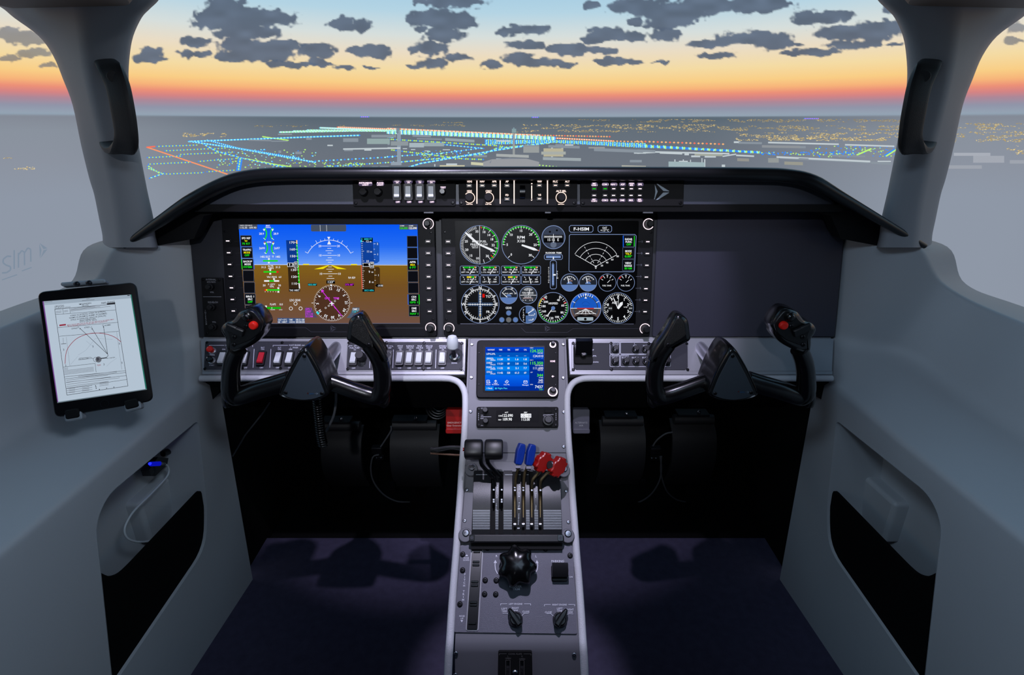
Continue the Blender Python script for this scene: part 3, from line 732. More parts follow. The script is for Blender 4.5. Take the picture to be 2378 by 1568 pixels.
def side_wall(sx, name, label):
    root = empty(name, None, label, kind='structure')
    L = {k: spline(v, 8) for k, v in FLN.items()}
    rows = []
    for i in range(len(L[1])):
        p1 = L[1][i]; st = Vector((wx(p1.y, Z1 - 0.03), p1.y, Z1 - 0.03))
        rows.append(ropen([st, p1, L[2][i], L[3][i], L[4][i], L[5][i]], [0, .010, .022, .008, .006, 0]))
    mb = MB(); mb.rings([[(p.x * sx, p.y, p.z) for p in r] for r in rows], closed=False)
    if sx < 0: mb.f = [f[::-1] for f in mb.f]
    mb.build('upper_liner', M_LINER, root, smooth=60)
    # lower panel with the pocket opening
    out = [(-0.45, 0.0), (0.905, 0.0), (0.925, 0.47), (0.925, Z1 - 0.03), (-0.45, Z1 - 0.03)]
    hole = rounded(ccw(pocket_px(POCKET)), [.012, .05, .05, .012, .05, .05][::1], 5)
    X0 = XW; mb = MB(); mb.holed(out, [hole], -0.012, 0.0)
    Mx = Matrix(((0, 0, -1, X0), (1, 0, 0, 0), (0, 1, 0, 0), (0, 0, 0, 1)))     # (y, z, depth) -> world
    S = Matrix.Diagonal((sx, 1, 1, 1))
    def place(b):
        b.xf(Mx); b.v = [(wx(v[1], v[2]) + (v[0] - XW), v[1], v[2]) for v in b.v]; b.xf(S)
        if sx > 0: b.f = [f[::-1] for f in b.f]
        return b
    place(mb).build('lower_panel', M_LINER, root, smooth=0)
    mb = MB(); cx = sum(p[0] for p in hole) / len(hole); cz = sum(p[1] for p in hole) / len(hole)
    hc = ccw(hole)
    ring = lambda k, z: [(cx + (p[0] - cx) * k, cz + (p[1] - cz) * k, z) for p in hc]
    mb.rings([ring(1.0, 0.001), ring(.985, -.006), ring(.955, -.082), ring(.93, -.092)], cap0=False, cap1=True)
    mb.f = [f[::-1] for f in mb.f]
    place(mb).build('pocket_recess', M_LINER, root, smooth=50)
    mb = MB(); yb, zb = pocket_px([(1985, 1165)])[0]
    mb.prism(rrect(yb - .012, zb - .09, yb + .085, zb + .004, .008), -0.094, -0.066, 0.008, seg=3)
    place(mb).build('pocket_rib', M_LINER, root)
    mb = MB(); mb.prism(rounded(ccw(pocket_px(FLAP)), .010, 3), -0.010, -0.004, .001)
    place(mb).build('pocket_flap', M_MESH, root, 'black stretch mesh pocket front')
    # black footwell side ahead of the liner
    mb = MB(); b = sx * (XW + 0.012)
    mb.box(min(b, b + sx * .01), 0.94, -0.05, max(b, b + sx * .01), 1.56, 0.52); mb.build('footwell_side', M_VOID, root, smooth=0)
    return root
wall_r = side_wall(1, 'wall_right', 'pale grey moulded cockpit side wall on the right with a pocket')
wall_l = side_wall(-1, 'wall_left', 'pale grey moulded cockpit side wall on the left with a pocket')

# ================================================================== windscreen pillars, roof rails and grab handles
PST = [(-12, 2028, 2226, 2440), (5, 2040, 2224, 2424), (22, 2058, 2222, 2398), (42, 2076, 2220, 2374), (84, 2095, 2216, 2317), (130, 2103, 2212, 2283), (184, 2105, 2203, 2260), (245, 2098, 2190, 2237),
       (337, 2081, 2166, 2217), (413, 2066, 2150, 2198), (452, 2058, 2142, 2186), (509, 2045, 2134, 2174), (548, 2040, 2130, 2166), (575, 2034, 2127, 2166)]
def pillar(sx, label, grp):
    R = []
    for py, a, c, b in PST:
        t = (py + 12) / 587; d = .775 + .13 * t
        P = lambda x, dd: at_d(x, py, dd)
        ring = [P(a, d + .045), P(a + (c - a) * .12, d + .016), P(c, d - .004), P(b - (b - c) * .10, d + .035), P(b, d + .06), P(b - 10, d + .11), P(a + 12, d + .11)]
        ring = [Vector(((p.x - 0.0), p.y, p.z)) for p in ring]
        R.append(rounded(ring, .016, 3))
    n = 4; S = []
    for j in range(len(R[0])):
        S.append(spline([r[j] for r in R], n))
    rings = [[S[j][i] for j in range(len(S))] for i in range(len(S[0]))]
    mb = MB(); mb.rings([[(sx * p.x, p.y, p.z) for p in r] for r in rings])
    if sx < 0: mb.f = [f[::-1] for f in mb.f]
    return tag(mb.build('windscreen_pillar', M_PILLAR, smooth=50), label, 'pillar', grp)
pillar(1, 'grey windscreen pillar with grab handle, at the right edge of the windscreen', 'windscreen pillars')
pillar(-1, 'grey windscreen pillar with grab handle, at the left edge of the windscreen', 'windscreen pillars')
def grab_handle(sx, label):
    px = [(2147, 146, .012), (2140, 156, -.022), (2132, 172, -.036), (2121, 200, -.044), (2112, 240, -.05), (2104, 285, -.050), (2100, 318, -.048), (2102, 338, -.042), (2112, 348, -.030), (2128, 344, -.012), (2136, 332, .012)]
    px = [(x + 32, y, e) for x, y, e in px]
    path = spline([at_d(x - 18, y, .775 + .13 * (y + 12) / 587 + e) for x, y, e in px], 5)
    R = []; N = len(path)
    upv = Vector((-0.25, -1, 0.25)).normalized()
    mbh = MB()
    for i, p in enumerate(path):
        T = (path[min(i + 1, N - 1)] - path[max(i - 1, 0)]).normalized()
        t = i / (N - 1)
        w = .0150 + .003 * math.sin(math.pi * min(1, t * 1.3)); h = .0065
        sd = Vector((1, 0.10, 0)); sd = (sd - T * sd.dot(T)).normalized(); uu = T.cross(sd)
        ring = []
        for k in range(16):
            a = 2 * math.pi * k / 16; ca, sa = math.cos(a), math.sin(a)
            ring.append(p + sd * (w * math.copysign(abs(ca) ** .55, ca)) + uu * (h * math.copysign(abs(sa) ** .55, sa)))
        R.append([(sx * q.x, q.y, q.z) for q in ring])
    mbh.rings(R)
    if sx < 0: mbh.f = [f[::-1] for f in mbh.f]
    root = empty('grab_handle', (sx * path[N // 2].x, path[N // 2].y, path[N // 2].z), label, 'handle', 'pillar grab handles')
    o = mbh.build('strap', mat('handle_black', (0.075, 0.07, 0.075), .6, bump=.3, scale=900), root); o.matrix_parent_inverse = root.matrix_world.inverted()
    # screw cover on the upper part
    c = path[12]; mb = MB(); nrm = Vector((sx * -.35, -1, .35)).normalized()
    mb.cyl(Vector((sx * c.x, c.y, c.z)) + nrm * .0062, nrm, .0085, .0012, 18, bev=.0006)
    o = mb.build('screw_cover', mat('handle_black', (0.075, 0.07, 0.075)), root); o.matrix_parent_inverse = root.matrix_world.inverted()
    return root
bpy.context.view_layer.update()
grab_handle(1, 'black grab handle strap on the right windscreen pillar')
grab_handle(-1, 'black grab handle strap on the left windscreen pillar')
def roof_rail(sx, label):
    zb = at_d(2150, 17, .78).z; xi = at_d(2037, 8, .78).x; yb = at_d(2150, 17, .78).y
    out = rounded([(xi, -.30), (.79, -.30), (.79, yb + .02), (xi + .03, yb), (xi, yb - .05)], [.0, .0, .02, .03, .02], 4)
    mb = MB(); mb.prism(out, zb, zb + .06, .006, .012)
    mb.xf(Matrix.Diagonal((sx, 1, 1, 1)))
    if sx < 0: mb.f = [f[::-1] for f in mb.f]
    return tag(mb.build('roof_rail', M_BROWN), label, 'roof edge', 'roof rails')
roof_rail(1, 'brown roof edge above the right windscreen pillar'); roof_rail(-1, 'brown roof edge above the left windscreen pillar')

# roof above the seats and the dark cabin behind
mb = MB(); mb.box(-0.80, -0.72, 1.56, 0.80, 0.72, 1.60); tag(mb.build('ceiling', M_BROWN, smooth=0), 'dark cabin roof above the seats', kind='structure')
mb = MB(); mb.box(-1.05, -0.76, 0.0, 1.05, -0.72, 1.60); tag(mb.build('wall_back', M_BLACKM, smooth=0), 'dark cabin bulkhead behind the seats', kind='structure')
# ================================================================== instrument panel planes
PP = Plane((0, 0.970, 0.728), tilt=14)                      # main panel face
FP = Plane(at_y(1200, 452, 0.932), tilt=12)                 # glareshield fascia face
LP = Plane((0, 0.934, 0.611), tilt=45)                      # lower switch console and upper pedestal
def plane_through(a, b):
    d = Vector(a) - Vector(b); return Plane((0, (a[1] + b[1]) / 2, (a[2] + b[2]) / 2), ex=(1, 0, 0), ey=d)
PB = LP.pt(0, LP.uv(1200, 1055)[1]); PC = Vector((0, .658, .357)); PD = Vector((0, .547, .278)); PE = Vector((0, .500, .205))
QP = plane_through(PB, PC); TP = plane_through(PC, PD)
PD = TP.pt(0, TP.uv(1200, 1504)[1]); PE = PD + Vector((0, -.030, -.095)); EP = plane_through(PD, PE)

# ---- glareshield
gs = empty('glareshield', (0, .93, .90), 'black glareshield hood arching over the instrument panel', 'glareshield')
bpy.context.view_layer.update()
GI = gs.matrix_world.inverted()
def gpart(mb, name, m, **k):
    o = mb.build(name, m, gs, **k); o.matrix_parent_inverse = GI; return o
RP = [(287, 572), (330, 542), (380, 509), (450, 463), (520, 427), (575, 411), (650, 405), (800, 404), (1000, 403.5), (1200, 403), (1400, 403.5), (1600, 404), (1750, 405), (1825, 408), (1885, 421), (1955, 460), (2060, 521), (2148, 572)]
roll = spline([at_y(x, y, .912 if 3 < i < 14 else .906) for i, (x, y) in enumerate(RP)], 5)
NR = len(roll); rr = [.0045 + .0070 * min(1, min(i, NR - 1 - i) / 14) for i in range(NR)]
mb = MB(); mb.tube(roll, rr, 14, up=(0, 1, 0)); gpart(mb, 'rolled_edge', mat('glare_leather', (0.055, 0.06, 0.07), .30, bump=.08, scale=900))
mb = MB(); rows = []
for k, (dy, dz) in enumerate(((0.0, .95), (.05, .6), (.2, -2.2), (.42, -5.0))):
    rows.append([(p.x * (1 + dy * .1), p.y + dy, p.z + dz * rr[i] * (1 if k < 2 else 1) - (0 if k < 2 else 0)) for i, p in enumerate(roll)])
mb.rings(rows, closed=False); gpart(mb, 'top_skin', M_BLACKM, smooth=60)
# fascia with raked ends
fo = [FP.uv(*p) for p in ((452, 491), (1958, 491), (1905, 440), (1860, 414), (1760, 405), (640, 405), (570, 412), (520, 436))]
mb = MB(); mb.prism(fo, -0.012, 0.0, .0008); mb.xf(FP.M); gpart(mb, 'fascia', M_FASCIA)
yl = FP.uv(1200, 491)[1]; p0 = FP.pt(0, yl)
mb = MB(); mb.box(FP.uv(455, 491)[0], p0.y, p0.z - .0005, FP.uv(1955, 491)[0], p0.y + .10, p0.z + .012); gpart(mb, 'underside', M_BLACKM, smooth=0)
# dark cheeks behind the roll, down to the wall tops
for s in (1, -1):
    q = [(2150, 574), (2060, 526), (1955, 466), (1885, 428), (1870, 440), (1890, 494), (1945, 506), (1968, 560), (2100, 585)]
    pts = [at_y(x, y, .925) for x, y in q]; pts = [(p.x * s, p.z) for p in pts]
    mb = MB(); mb.prism(pts, 0, .03)
    mb.xf(Matrix(((1, 0, 0, 0), (0, 0, -1, .975), (0, 1, 0, 0), (0, 0, 0, 1)))); gpart(mb, 'cheek', M_BLACKM, smooth=0)
# ---- main panel face
panel = empty('instrument_panel', PP.M, 'dark grey instrument panel face behind the two displays', 'panel')
x0 = -.632; y0 = PP.uv(1200, 783)[1]; y1 = PP.uv(1200, 470)[1]
mb = MB(); mb.box(x0, y0, -.02, -x0, y1, 0); mb.build('panel_face', M_PANEL, panel, smooth=0)
mb = MB(); xa = PP.uv(1519, 600)[0]; mb.prism(rrect(xa + .002, y0 + .001, -x0 - .003, y1, .004), 0, .004, .001); mb.build('blank_cover', mat('blank_cover', (0.235, 0.235, 0.285), .40, metal=.2, bump=.1, scale=900), panel, 'plain dark blanking plate on the right')
# ================================================================== shared small parts
K1 = 520 / 2378
def screw_mesh():
    b = MB(); b.lathe([(.0030, 0), (.0030, .0008), (.0022, .0016), (.0012, .0017), (.0010, .0006), (.0001, .0006)], n=12); return b
ME_SCREW_B = screw_mesh().mesh('screw', mat('screw_black', (0.10, 0.10, 0.11), .35, metal=.6)); ME_SCREW_S = screw_mesh().mesh('screw', M_STEEL)
def screws(pts, parent, P, dark=True, s=1.0, z=0.0):
    for px, py in pts:
        o = bpy.data.objects.new('screw', ME_SCREW_B if dark else ME_SCREW_S); COL.objects.link(o); o.parent = parent
        x, y = P.uv(px, py); o.location = (x, y, z); o.scale = (s, s, s)
def softkey_meshes():
    a = MB(); a.prism(rrect(-.0062, -.0042, .0062, .0042, .001, 2), 0, .0022, .0007)
    b = MB(); b.prism(rrect(-.0032, -.0009, .0032, .0009), .0020, .0024)
    return a.mesh('soft_key', M_BLACK), b
_ka, _kb = softkey_meshes()
ME_KEY = _ka; ME_KEYL = _kb.mesh('key_light', E_WHITE, 0); ME_KEYW = _kb.mesh('key_light', E_WARM, 0); ME_KEYG = _kb.mesh('key_light', E_GREEN, 0)
def softkeys(pts, parent, P, light=None, s=1.0, z=0.0):
    for px, py in pts:
        o = bpy.data.objects.new('soft_key', ME_KEY); COL.objects.link(o); o.parent = parent
        x, y = P.uv(px, py); o.location = (x, y, z); o.scale = (s, s, s)
        c = bpy.data.objects.new('key_light', light or ME_KEYL); COL.objects.link(c); c.parent = o
def knob(parent, P, px, py, r, h=.016, ring=None, rr=None, m=None, a0=0, a1=360, z=0.0, step=True, name='knob', rw=.0007, n=24):
    x, y = P.uv(px, py)
    b = MB(); pr = [(r, 0), (r, h * .45), (r * .97, h * .5)] + ([(r * .72, h * .52), (r * .70, h * .95), (r * .60, h)] if step else [(r * .93, h * .93), (r * .8, h)])
    b.lathe(pr, n=n); k = b.build(name, m or M_BLACK, parent, loc=(x, y, z))
    if ring:
        t = MB(); t.torus((0, 0, .0006), rr or r * 1.12, rw, 32, 6, a0, a1); t.build('light_ring', ring, k, smooth=60)
    return k

# ================================================================== left flight display
def display(name, label, quad, left, right, knobs, scr, reg):
    P = PP.moved(PP.pt(0, 0, .012))
    root = empty(name, P.M, label, 'display', 'panel displays')
    q = [P.uv(reg[0] + x * K1, reg[1] + y * K1) for x, y in quad]
    b = MB(); b.prism(rounded(ccw(q), .006, 4), -.013, 0, .0012); b.build('bezel', mat('bezel_black', (0.055, 0.055, 0.07), .55, bump=.1, scale=900, spec=.22), root)
    q = [P.uv(reg[0] + x * K1, reg[1] + y * K1) for x, y in scr]
    b = MB(); b.prism(rounded(ccw(q), .003, 3), -.001, .0004, .0001); b.build('screen_glass', M_SCREENBLK, root, smooth=0)
    px = lambda L: [(reg[0] + x * K1, reg[1] + y * K1) for x, y in L]
    softkeys(px(left), root, P); softkeys(px(right), root, P)
    for (x, y, a0, a1) in knobs:
        knob(root, P, reg[0] + x * K1, reg[1] + y * K1, .0078, .017, E_WHITE, .0098, a0=a0, a1=a1)
    return root, P
R1 = (500, 480)
pfd, PD1 = display('flight_display', 'left panel display with blue sky and brown ground attitude picture', [(62, 104), (2330, 104), (2352, 1380), (128, 1380)],
    [(138, 365), (148, 490), (158, 614), (168, 740), (178, 862), (188, 985), (198, 1107)], [(2260, 370), (2262, 494), (2265, 620), (2267, 744), (2270, 866), (2272, 990), (2278, 1111)],
    [(2262, 182, -70, 250), (2287, 1288, -30, 210)], [(240, 186), (2152, 186), (2178, 1250), (330, 1250)], R1)
screws([(R1[0] + x * K1, R1[1] + y * K1) for x, y in ((100, 268), (2290, 275), (2312, 1197), (178, 1195))], pfd, PD1, s=.8)
ik = Ink(PD1, R1, K1, .0006, .000008)
# sky and ground
def band(y0, y1, c0, c1, n):
    for i in range(n):
        t = (i + .5) / n; a, b_ = y0 + (y1 - y0) * i / n, y0 + (y1 - y0) * (i + 1) / n
        L = lambda y: 248 + (y - 190) * 82 / 1055; R = lambda y: 2147 + (y - 190) * 27 / 1055
        ik.poly([(L(a), a), (R(a), a), (R(b_), b_), (L(b_), b_)], [c0[k] * (1 - t) + c1[k] * t for k in range(3)])
band(190, 420, (.03, .34, .95), (.14, .42, .95), 10); band(420, 617, (.14, .42, .95), (.44, .63, .97), 10)
band(617, 850, (.51, .375, .10), (.45, .31, .14), 8); band(850, 1243, (.45, .31, .14), (.43, .31, .26), 10)
ik.line(410, 617, 2040, 622, 4, WHT); ik.rect(330, 1236, 2176, 1245, (.35, .35, .42))
DK = (.05, .055, .08)
# softkey columns
def softcol(xs, ys, items, rightside=False):
    for i, it in enumerate(items):
        a, b_ = xs[i]; y0, y1 = ys[i]
        ik.poly([(a, y0), (b_, y0), (b_ + 10, y1), (a + 10, y1)] if not rightside else [(a, y0), (b_, y0), (b_ + 3, y1), (a + 3, y1)], DK)
        ik.box(a + 4, y0 + 3, b_ + 4, y1 - 3, 3, (.35, .40, .50))
        if it:
            ls, cs, hl = it; m = (a + b_) / 2 + 4; n = len(ls)
            for k, (t, c) in enumerate(zip(ls, cs)): ik.text(t, m, (y0 + y1) / 2 + (k - (n - 1) / 2) * 29, 19, c, w=min(92, 17 * len(t)), bold=.03)
            if hl: ik.line(a - 4 if not rightside else b_ + 4, y0 + 6, a + 4 if not rightside else b_ + 8, y1 - 8, 8, GRN); ik.line(b_ + 8 if not rightside else a - 3, y0 + 4, b_ + 14 if not rightside else a, y1 - 6, 6, (.1, .4, .95))
softcol([(266, 384), (276, 394), (284, 402), (293, 409), (303, 418), (311, 426), (318, 432)], [(305, 424), (428, 548), (552, 672), (676, 797), (801, 920), (924, 1042), (1046, 1120)],
    [(('SPD REF', 'Vr', '75 KT'), (WHT, YEL, GRN), 0), (('TRAFFIC', 'MODE', 'OFF'), (WHT, YEL, GRN), 0), (('BACKUP', 'MODE', 'SYSTEMS'), (WHT, WHT, GRN), 1), None, None, (('BRG 1', 'SRC', 'OFF'), (WHT, WHT, GRN), 0), None])
softcol([(2035, 2143), (2037, 2145), (2040, 2148), (2043, 2152), (2046, 2156), (2050, 2160), (2054, 2164)], [(310, 430), (434, 554), (558, 678), (682, 802), (806, 922), (928, 1046), (1050, 1166)],
    [None, None, (('APPR', 'MDA', '0 FT'), (WHT, YEL, GRN), 0), None, None, (('CDI', 'SRC', 'GPS 1'), (WHT, WHT, GRN), 1), (('DME', 'SRC', 'NAV 1'), (WHT, WHT, GRN), 0)], True)
# top corner boxes
GB = (.28, .30, .36)
ik.rect(250, 190, 450, 240, GB); ik.text('NAV1', 288, 200, 12, WHT); ik.text('CDI NAV2', 356, 200, 12, WHT); ik.text('115.35', 305, 224, 19, WHT, w=76); ik.text('109.90', 402, 224, 19, WHT, w=76)
ik.rect(1957, 192, 2145, 244, GB); ik.text('COM1', 1985, 204, 12, WHT); ik.text('COM2', 2080, 204, 12, WHT); ik.text('124.355', 2002, 229, 20, GRN, w=84, bold=.03); ik.text('122.090', 2100, 229, 20, WHT, w=84, bold=.03)
ik.poly(rounded([(1018, 192), (1392, 192), (1392, 264), (1020, 264)], 14), (.27, .31, .38)); ik.line(1115, 195, 1118, 262, 3, WHT); ik.line(1183, 195, 1186, 262, 3, WHT)
# engine gauges
for cx, s, vs in ((452, 1, 1), (688, -1, -1)):
    ik.arc(cx, 288, 96, 50 * s, 130 * s, 13, GRN, 8); ik.arc(cx + 10 * 1, 440, 96, 50 * s, 130 * s, 13, GRN, 8)
for x in (522, 612): ik.poly([(x - 14, 238), (x + 14, 238), (x, 262)], WHT); ik.poly([(x - 8, 385), (x + 20, 385), (x + 6, 410)], WHT); ik.poly([(x - 4, 372), (x + 18, 372), (x + 7, 386)], (.7, .1, .1))
for x in (526, 614): ik.line(x - 12, 352 - 18, x + 12, 352, 5, WHT); ik.line(x, 502 - 14, x + 20, 502 - 2, 7, WHT)
ik.text('MAP', 563, 202, 15, WHT); ik.text('INHG', 566, 221, 15, WHT); ik.text('28.9', 494, 288, 21, WHT); ik.text('28.9', 648, 288, 21, WHT)
ik.text('RPM', 575, 378, 17, WHT); ik.text('2699', 500, 442, 21, WHT); ik.text('2697', 658, 442, 21, WHT); ik.text('1482 EGT  °F  1482', 588, 532, 20, WHT, w=210)
def bar(x0, x1, y, segs, ps):
    for a, b_, c in segs: ik.rect(x0 + (x1 - x0) * a, y - 8, x0 + (x1 - x0) * b_, y + 8, c)
    for p, dy in ps:
        x = x0 + (x1 - x0) * p; s = -1 if dy < 0 else 1
        ik.poly([(x - 10, y + s * 28), (x + 10, y + s * 28), (x + 10, y + s * 16), (x, y + s * 7), (x - 10, y + s * 16)], WHT)
bar(510, 668, 576, [(0, 1, GRN)], [(.4, -1), (.4, 1)])
ik.text('31.5', 517, 643, 20, WHT); ik.text('31.5', 669, 643, 20, WHT); ik.text('ALTR', 592, 632, 17, WHT); ik.text('AMPS', 594, 654, 17, WHT); bar(517, 675, 693, [(0, .86, GRN), (.86, 1, (.9, .15, .1))], [(.45, -1), (.45, 1)])
ik.text('VAC INHG   6.0', 628, 747, 19, WHT, w=154); bar(523, 682, 789, [(0, 1, WHT), (.34, .66, GRN)], [(.66, -1)])
ik.text('50', 524, 836, 20, WHT); ik.text('50', 687, 836, 20, WHT); ik.text('F. QTY', 603, 826, 17, WHT); ik.text('GAL', 606, 848, 17, WHT); bar(527, 690, 885, [(0, .1, (.9, .15, .1)), (.1, .18, YEL), (.18, 1, GRN)], [(.9, -1), (.9, 1)])
for i in range(5): ik.rect(532 + i * 28, 898, 537 + i * 28, 908, WHT)
ik.text('LDG GEAR', 852, 993, 22, WHT, w=116); 
for x, y in ((856, 1030), (807, 1081), (910, 1081)): ik.ring(x, y, 17, 5, WHT)
ik.text('FLAPS', 617, 1037, 20, WHT, w=62); ik.text('0.0', 704, 1037, 20, WHT); ik.rect(545, 1066, 700, 1086, (.02, .72, .05)); ik.poly([(533, 1050), (553, 1050), (553, 1064), (543, 1078), (533, 1064)], WHT); ik.line(605, 1066, 605, 1086, 4, WHT)
ik.text('UP', 545, 1094, 9, WHT); ik.text('TK/APPR', 614, 1094, 9, WHT); ik.text('LAND', 700, 1094, 9, WHT)
# speed tape
ik.poly([(756, 357), (876, 357), (888, 617), (772, 617)], (.05, .22, .55)); ik.poly([(774, 620), (888, 620), (902, 900), (788, 900)], (.20, .14, .08))
ik.poly([(862, 357), (874, 357), (904, 870), (892, 870)], GRN); ik.poly([(862, 357), (876, 357), (878, 397), (864, 397)], (.95, .75, .45)); ik.poly([(888, 814), (901, 814), (905, 870), (893, 870)], WHT)
for i, t in enumerate(('170', '160', '150', '', '130', '120', '110')):
    y = 381 + i * 72.7; x = 822 + i * 4.2
    if t: ik.text(t, x - 2, y, 23, WHT, w=54); ik.line(x + 28, y, x + 50, y, 4, WHT)
    if i < 6: ik.line(x + 42, y + 36, x + 56, y + 36, 4, WHT)
ik.poly([(772, 598), (866, 598), (884, 617), (866, 640), (774, 640)], (.02, .02, .03)); ik.box(772, 598, 866, 638, 4, WHT); ik.text('13', 815, 617, 26, WHT, w=48); ik.rect(846, 586, 880, 652, (.02, .02, .03)); ik.box(846, 586, 880, 652, 4, WHT); ik.text('8', 862, 606, 24, WHT); ik.text('7', 862, 638, 22, WHT)
ik.rect(788, 872, 904, 902, (.02, .02, .03)); ik.text('TAS 140KT', 846, 888, 18, WHT, w=106)
# attitude
ik.arc(1214, 610, 254, -63, 63, 5, WHT, 24)
for a in (-63, -45, -30, -20, -10, 10, 20, 30, 45, 63):
    r1 = 254 + (34 if abs(a) in (30, 63) else 20); s_, c_ = math.sin(math.radians(a)), math.cos(math.radians(a)); ik.line(1214 + 254 * s_, 610 - 254 * c_, 1214 + r1 * s_, 610 - r1 * c_, 4, WHT)
ik.poly([(1193, 322), (1226, 322), (1210, 352)], WHT); ik.poly([(1212, 358), (1193, 402), (1234, 402)], WHT)
for y, hw, t in ((419, 78, '20'), (443, 20, ''), (468, 40, ''), (493, 20, ''), (518, 78, '10'), (543, 20, ''), (568, 40, ''), (592, 20, ''), (640, 20, ''), (664, 40, ''), (689, 20, ''), (713, 78, '10'), (738, 20, ''), (762, 40, '')):
    x = 1214 + (y - 419) * .04; ik.line(x - hw, y, x + hw, y, 4.5, WHT)
    if t: ik.text(t, x - 98, y, 22, WHT); ik.text(t, x + 98, y, 22, WHT)
ik.poly([(1224, 617), (1055, 664), (1100, 664), (1150, 662)], YEL); ik.poly([(1224, 617), (1398, 664), (1360, 664), (1300, 662)], YEL)
ik.rect(937, 608, 1002, 620, YEL); ik.rect(1444, 610, 1510, 622, YEL)
# altitude tape and climb
ik.rect(1548, 330, 1676, 372, (.02, .05, .10)); ik.text('E  2000 FT', 1612, 345, 18, CYA, w=112); ik.poly([(1548, 372), (1682, 372), (1694, 617), (1556, 617)], (.06, .25, .60)); ik.poly([(1556, 622), (1692, 622), (1700, 874), (1566, 874)], (.24, .16, .07))
ik.poly([(1690, 376), (1736, 376), (1746, 392), (1746, 580), (1722, 600), (1692, 604)], (.10, .32, .70)); ik.poly([(1698, 640), (1738, 640), (1752, 660), (1752, 838), (1704, 838)], (.28, .19, .08))
for i in range(25):
    y = 370 + i * 20.8; x = 1554 + i * .6; l = 26 if i % 5 == 0 else 14
    ik.line(x, y, x + l, y, 4, WHT)
for t, s_, x, y in (('12', '00', 1630, 370), ('11', '00', 1636, 477), ('10', '', 1632, 580), ('9', '00', 1650, 692), ('8', '00', 1654, 799)): ik.text(t, x - 10, y, 22, WHT); (s_ and ik.text(s_, x + 22, y + 4, 14, WHT))
ik.rect(1548, 357, 1562, 378, CYA); ik.poly([(1551, 620), (1559, 620), (1568, 874), (1560, 874)], (.9, .35, .3))
for y, t in ((396, '2'), (452, ''), (507, '1'), (562, ''), (672, ''), (728, '1'), (783, '')): x = 1692 + (y - 396) * .03; ik.line(x - 8, y, x + (14 if t else 4), y, 4, WHT); (t and ik.text(t, x + 34, y, 20, WHT))
ik.poly([(1562, 617), (1576, 600), (1650, 600), (1650, 636), (1576, 636)], (.02, .02, .03)); ik.box(1574, 600, 1654, 636, 4, WHT); ik.text('9', 1638, 619, 24, WHT); ik.rect(1648, 588, 1686, 650, (.02, .02, .03)); ik.box(1648, 588, 1686, 650, 4, WHT); ik.text('80', 1668, 602, 17, WHT); ik.text('60', 1668, 630, 20, WHT)
ik.rect(1568, 874, 1696, 904, (.02, .03, .05)); ik.text('1013 HPA', 1638, 889, 18, CYA, w=100); ik.poly([(1700, 838), (1720, 822), (1782, 822), (1782, 854), (1720, 854)], (.02, .02, .03)); ik.text('-3150', 1756, 838, 19, WHT, w=56); ik.text('RA 829', 1455, 754, 20, WHT, w=72)
# heading rose
hx, hy, hr = 1244, 1022, 194
ik.disc(hx, hy, hr * .94, (.30, .19, .13), 36)
ik.ticks(hx, hy, hr - 22, hr, 0, 350, 36, 4.5, WHT); ik.ticks(hx, hy, hr - 12, hr, 5, 355, 36, 4, WHT)
for a, t in ((-5, '12'), (27, '15'), (58, 'S'), (88, '21'), (120, '24'), (150, 'V'), (177, '30'), (205, '33'), (236, 'N'), (267, '3'), (298, '6')):
    ra = math.radians(a); ik.text(t, hx + (hr - 42) * math.sin(ra), hy - (hr - 42) * math.cos(ra), 26, WHT, rot=a, bold=.025)
ik.line(hx - 216, hy, hx - 196, hy, 5, WHT); ik.line(hx + 196, hy, hx + 216, hy, 5, WHT)
ik.rect(1186, 782, 1278, 818, (.03, .03, .04)); ik.text('123°', 1236, 799, 25, WHT, w=68); ik.poly([(1222, 826), (1248, 826), (1235, 848)], WHT)
ik.line(1136, 890, 1352, 1162, 7, MAG); ik.poly([(1128, 912), (1140, 876), (1164, 896)], MAG); ik.line(1270, 1062, 1285, 1082, 9, MAG)
for x, y in ((1178, 1074), (1211, 1052), (1276, 1002), (1310, 976)): ik.ring(x, y, 8, 3, WHT)
ik.poly([(1243, 1000), (1249, 1018), (1270, 1028), (1270, 1034), (1249, 1030), (1247, 1044), (1256, 1050), (1230, 1050), (1239, 1044), (1237, 1030), (1216, 1034), (1216, 1028), (1237, 1018)], WHT)
ik.text('GPS1', 1194, 972, 22, MAG, w=54); ik.text('TERM', 1289, 972, 22, MAG, w=60); ik.rect(990, 814, 1086, 840, (.05, .05, .07)); ik.text('HDG 000°', 1038, 828, 18, CYA, w=88); ik.rect(1384, 814, 1478, 840, (.12, .04, .14)); ik.text('DTK 087°', 1431, 828, 18, MAG, w=88)
ik.poly([(1076, 1122), (1092, 1108), (1112, 1132), (1096, 1146)], CYA)
ik.poly([(958, 1070), (1030, 1070), (1056, 1130), (1090, 1176), (962, 1176)], (.32, .28, .40)); 
for k, t in enumerate(('GPS 1', 'D085F', 'ETE 2:18', 'DIS 5.3NM')): ik.text(t, 964, 1086 + k * 26, 20, MAG, w=62 if k < 2 else 78, al='l')
ik.poly([(1464, 1070), (1536, 1070), (1536, 1150), (1470, 1180), (1400, 1180), (1444, 1130)], (.30, .36, .44)); ik.text('DME 1', 1498, 1088, 21, WHT, w=66); ik.text('115.35', 1500, 1114, 20, CYA, w=70); ik.text('---', 1506, 1134, 14, CYA)
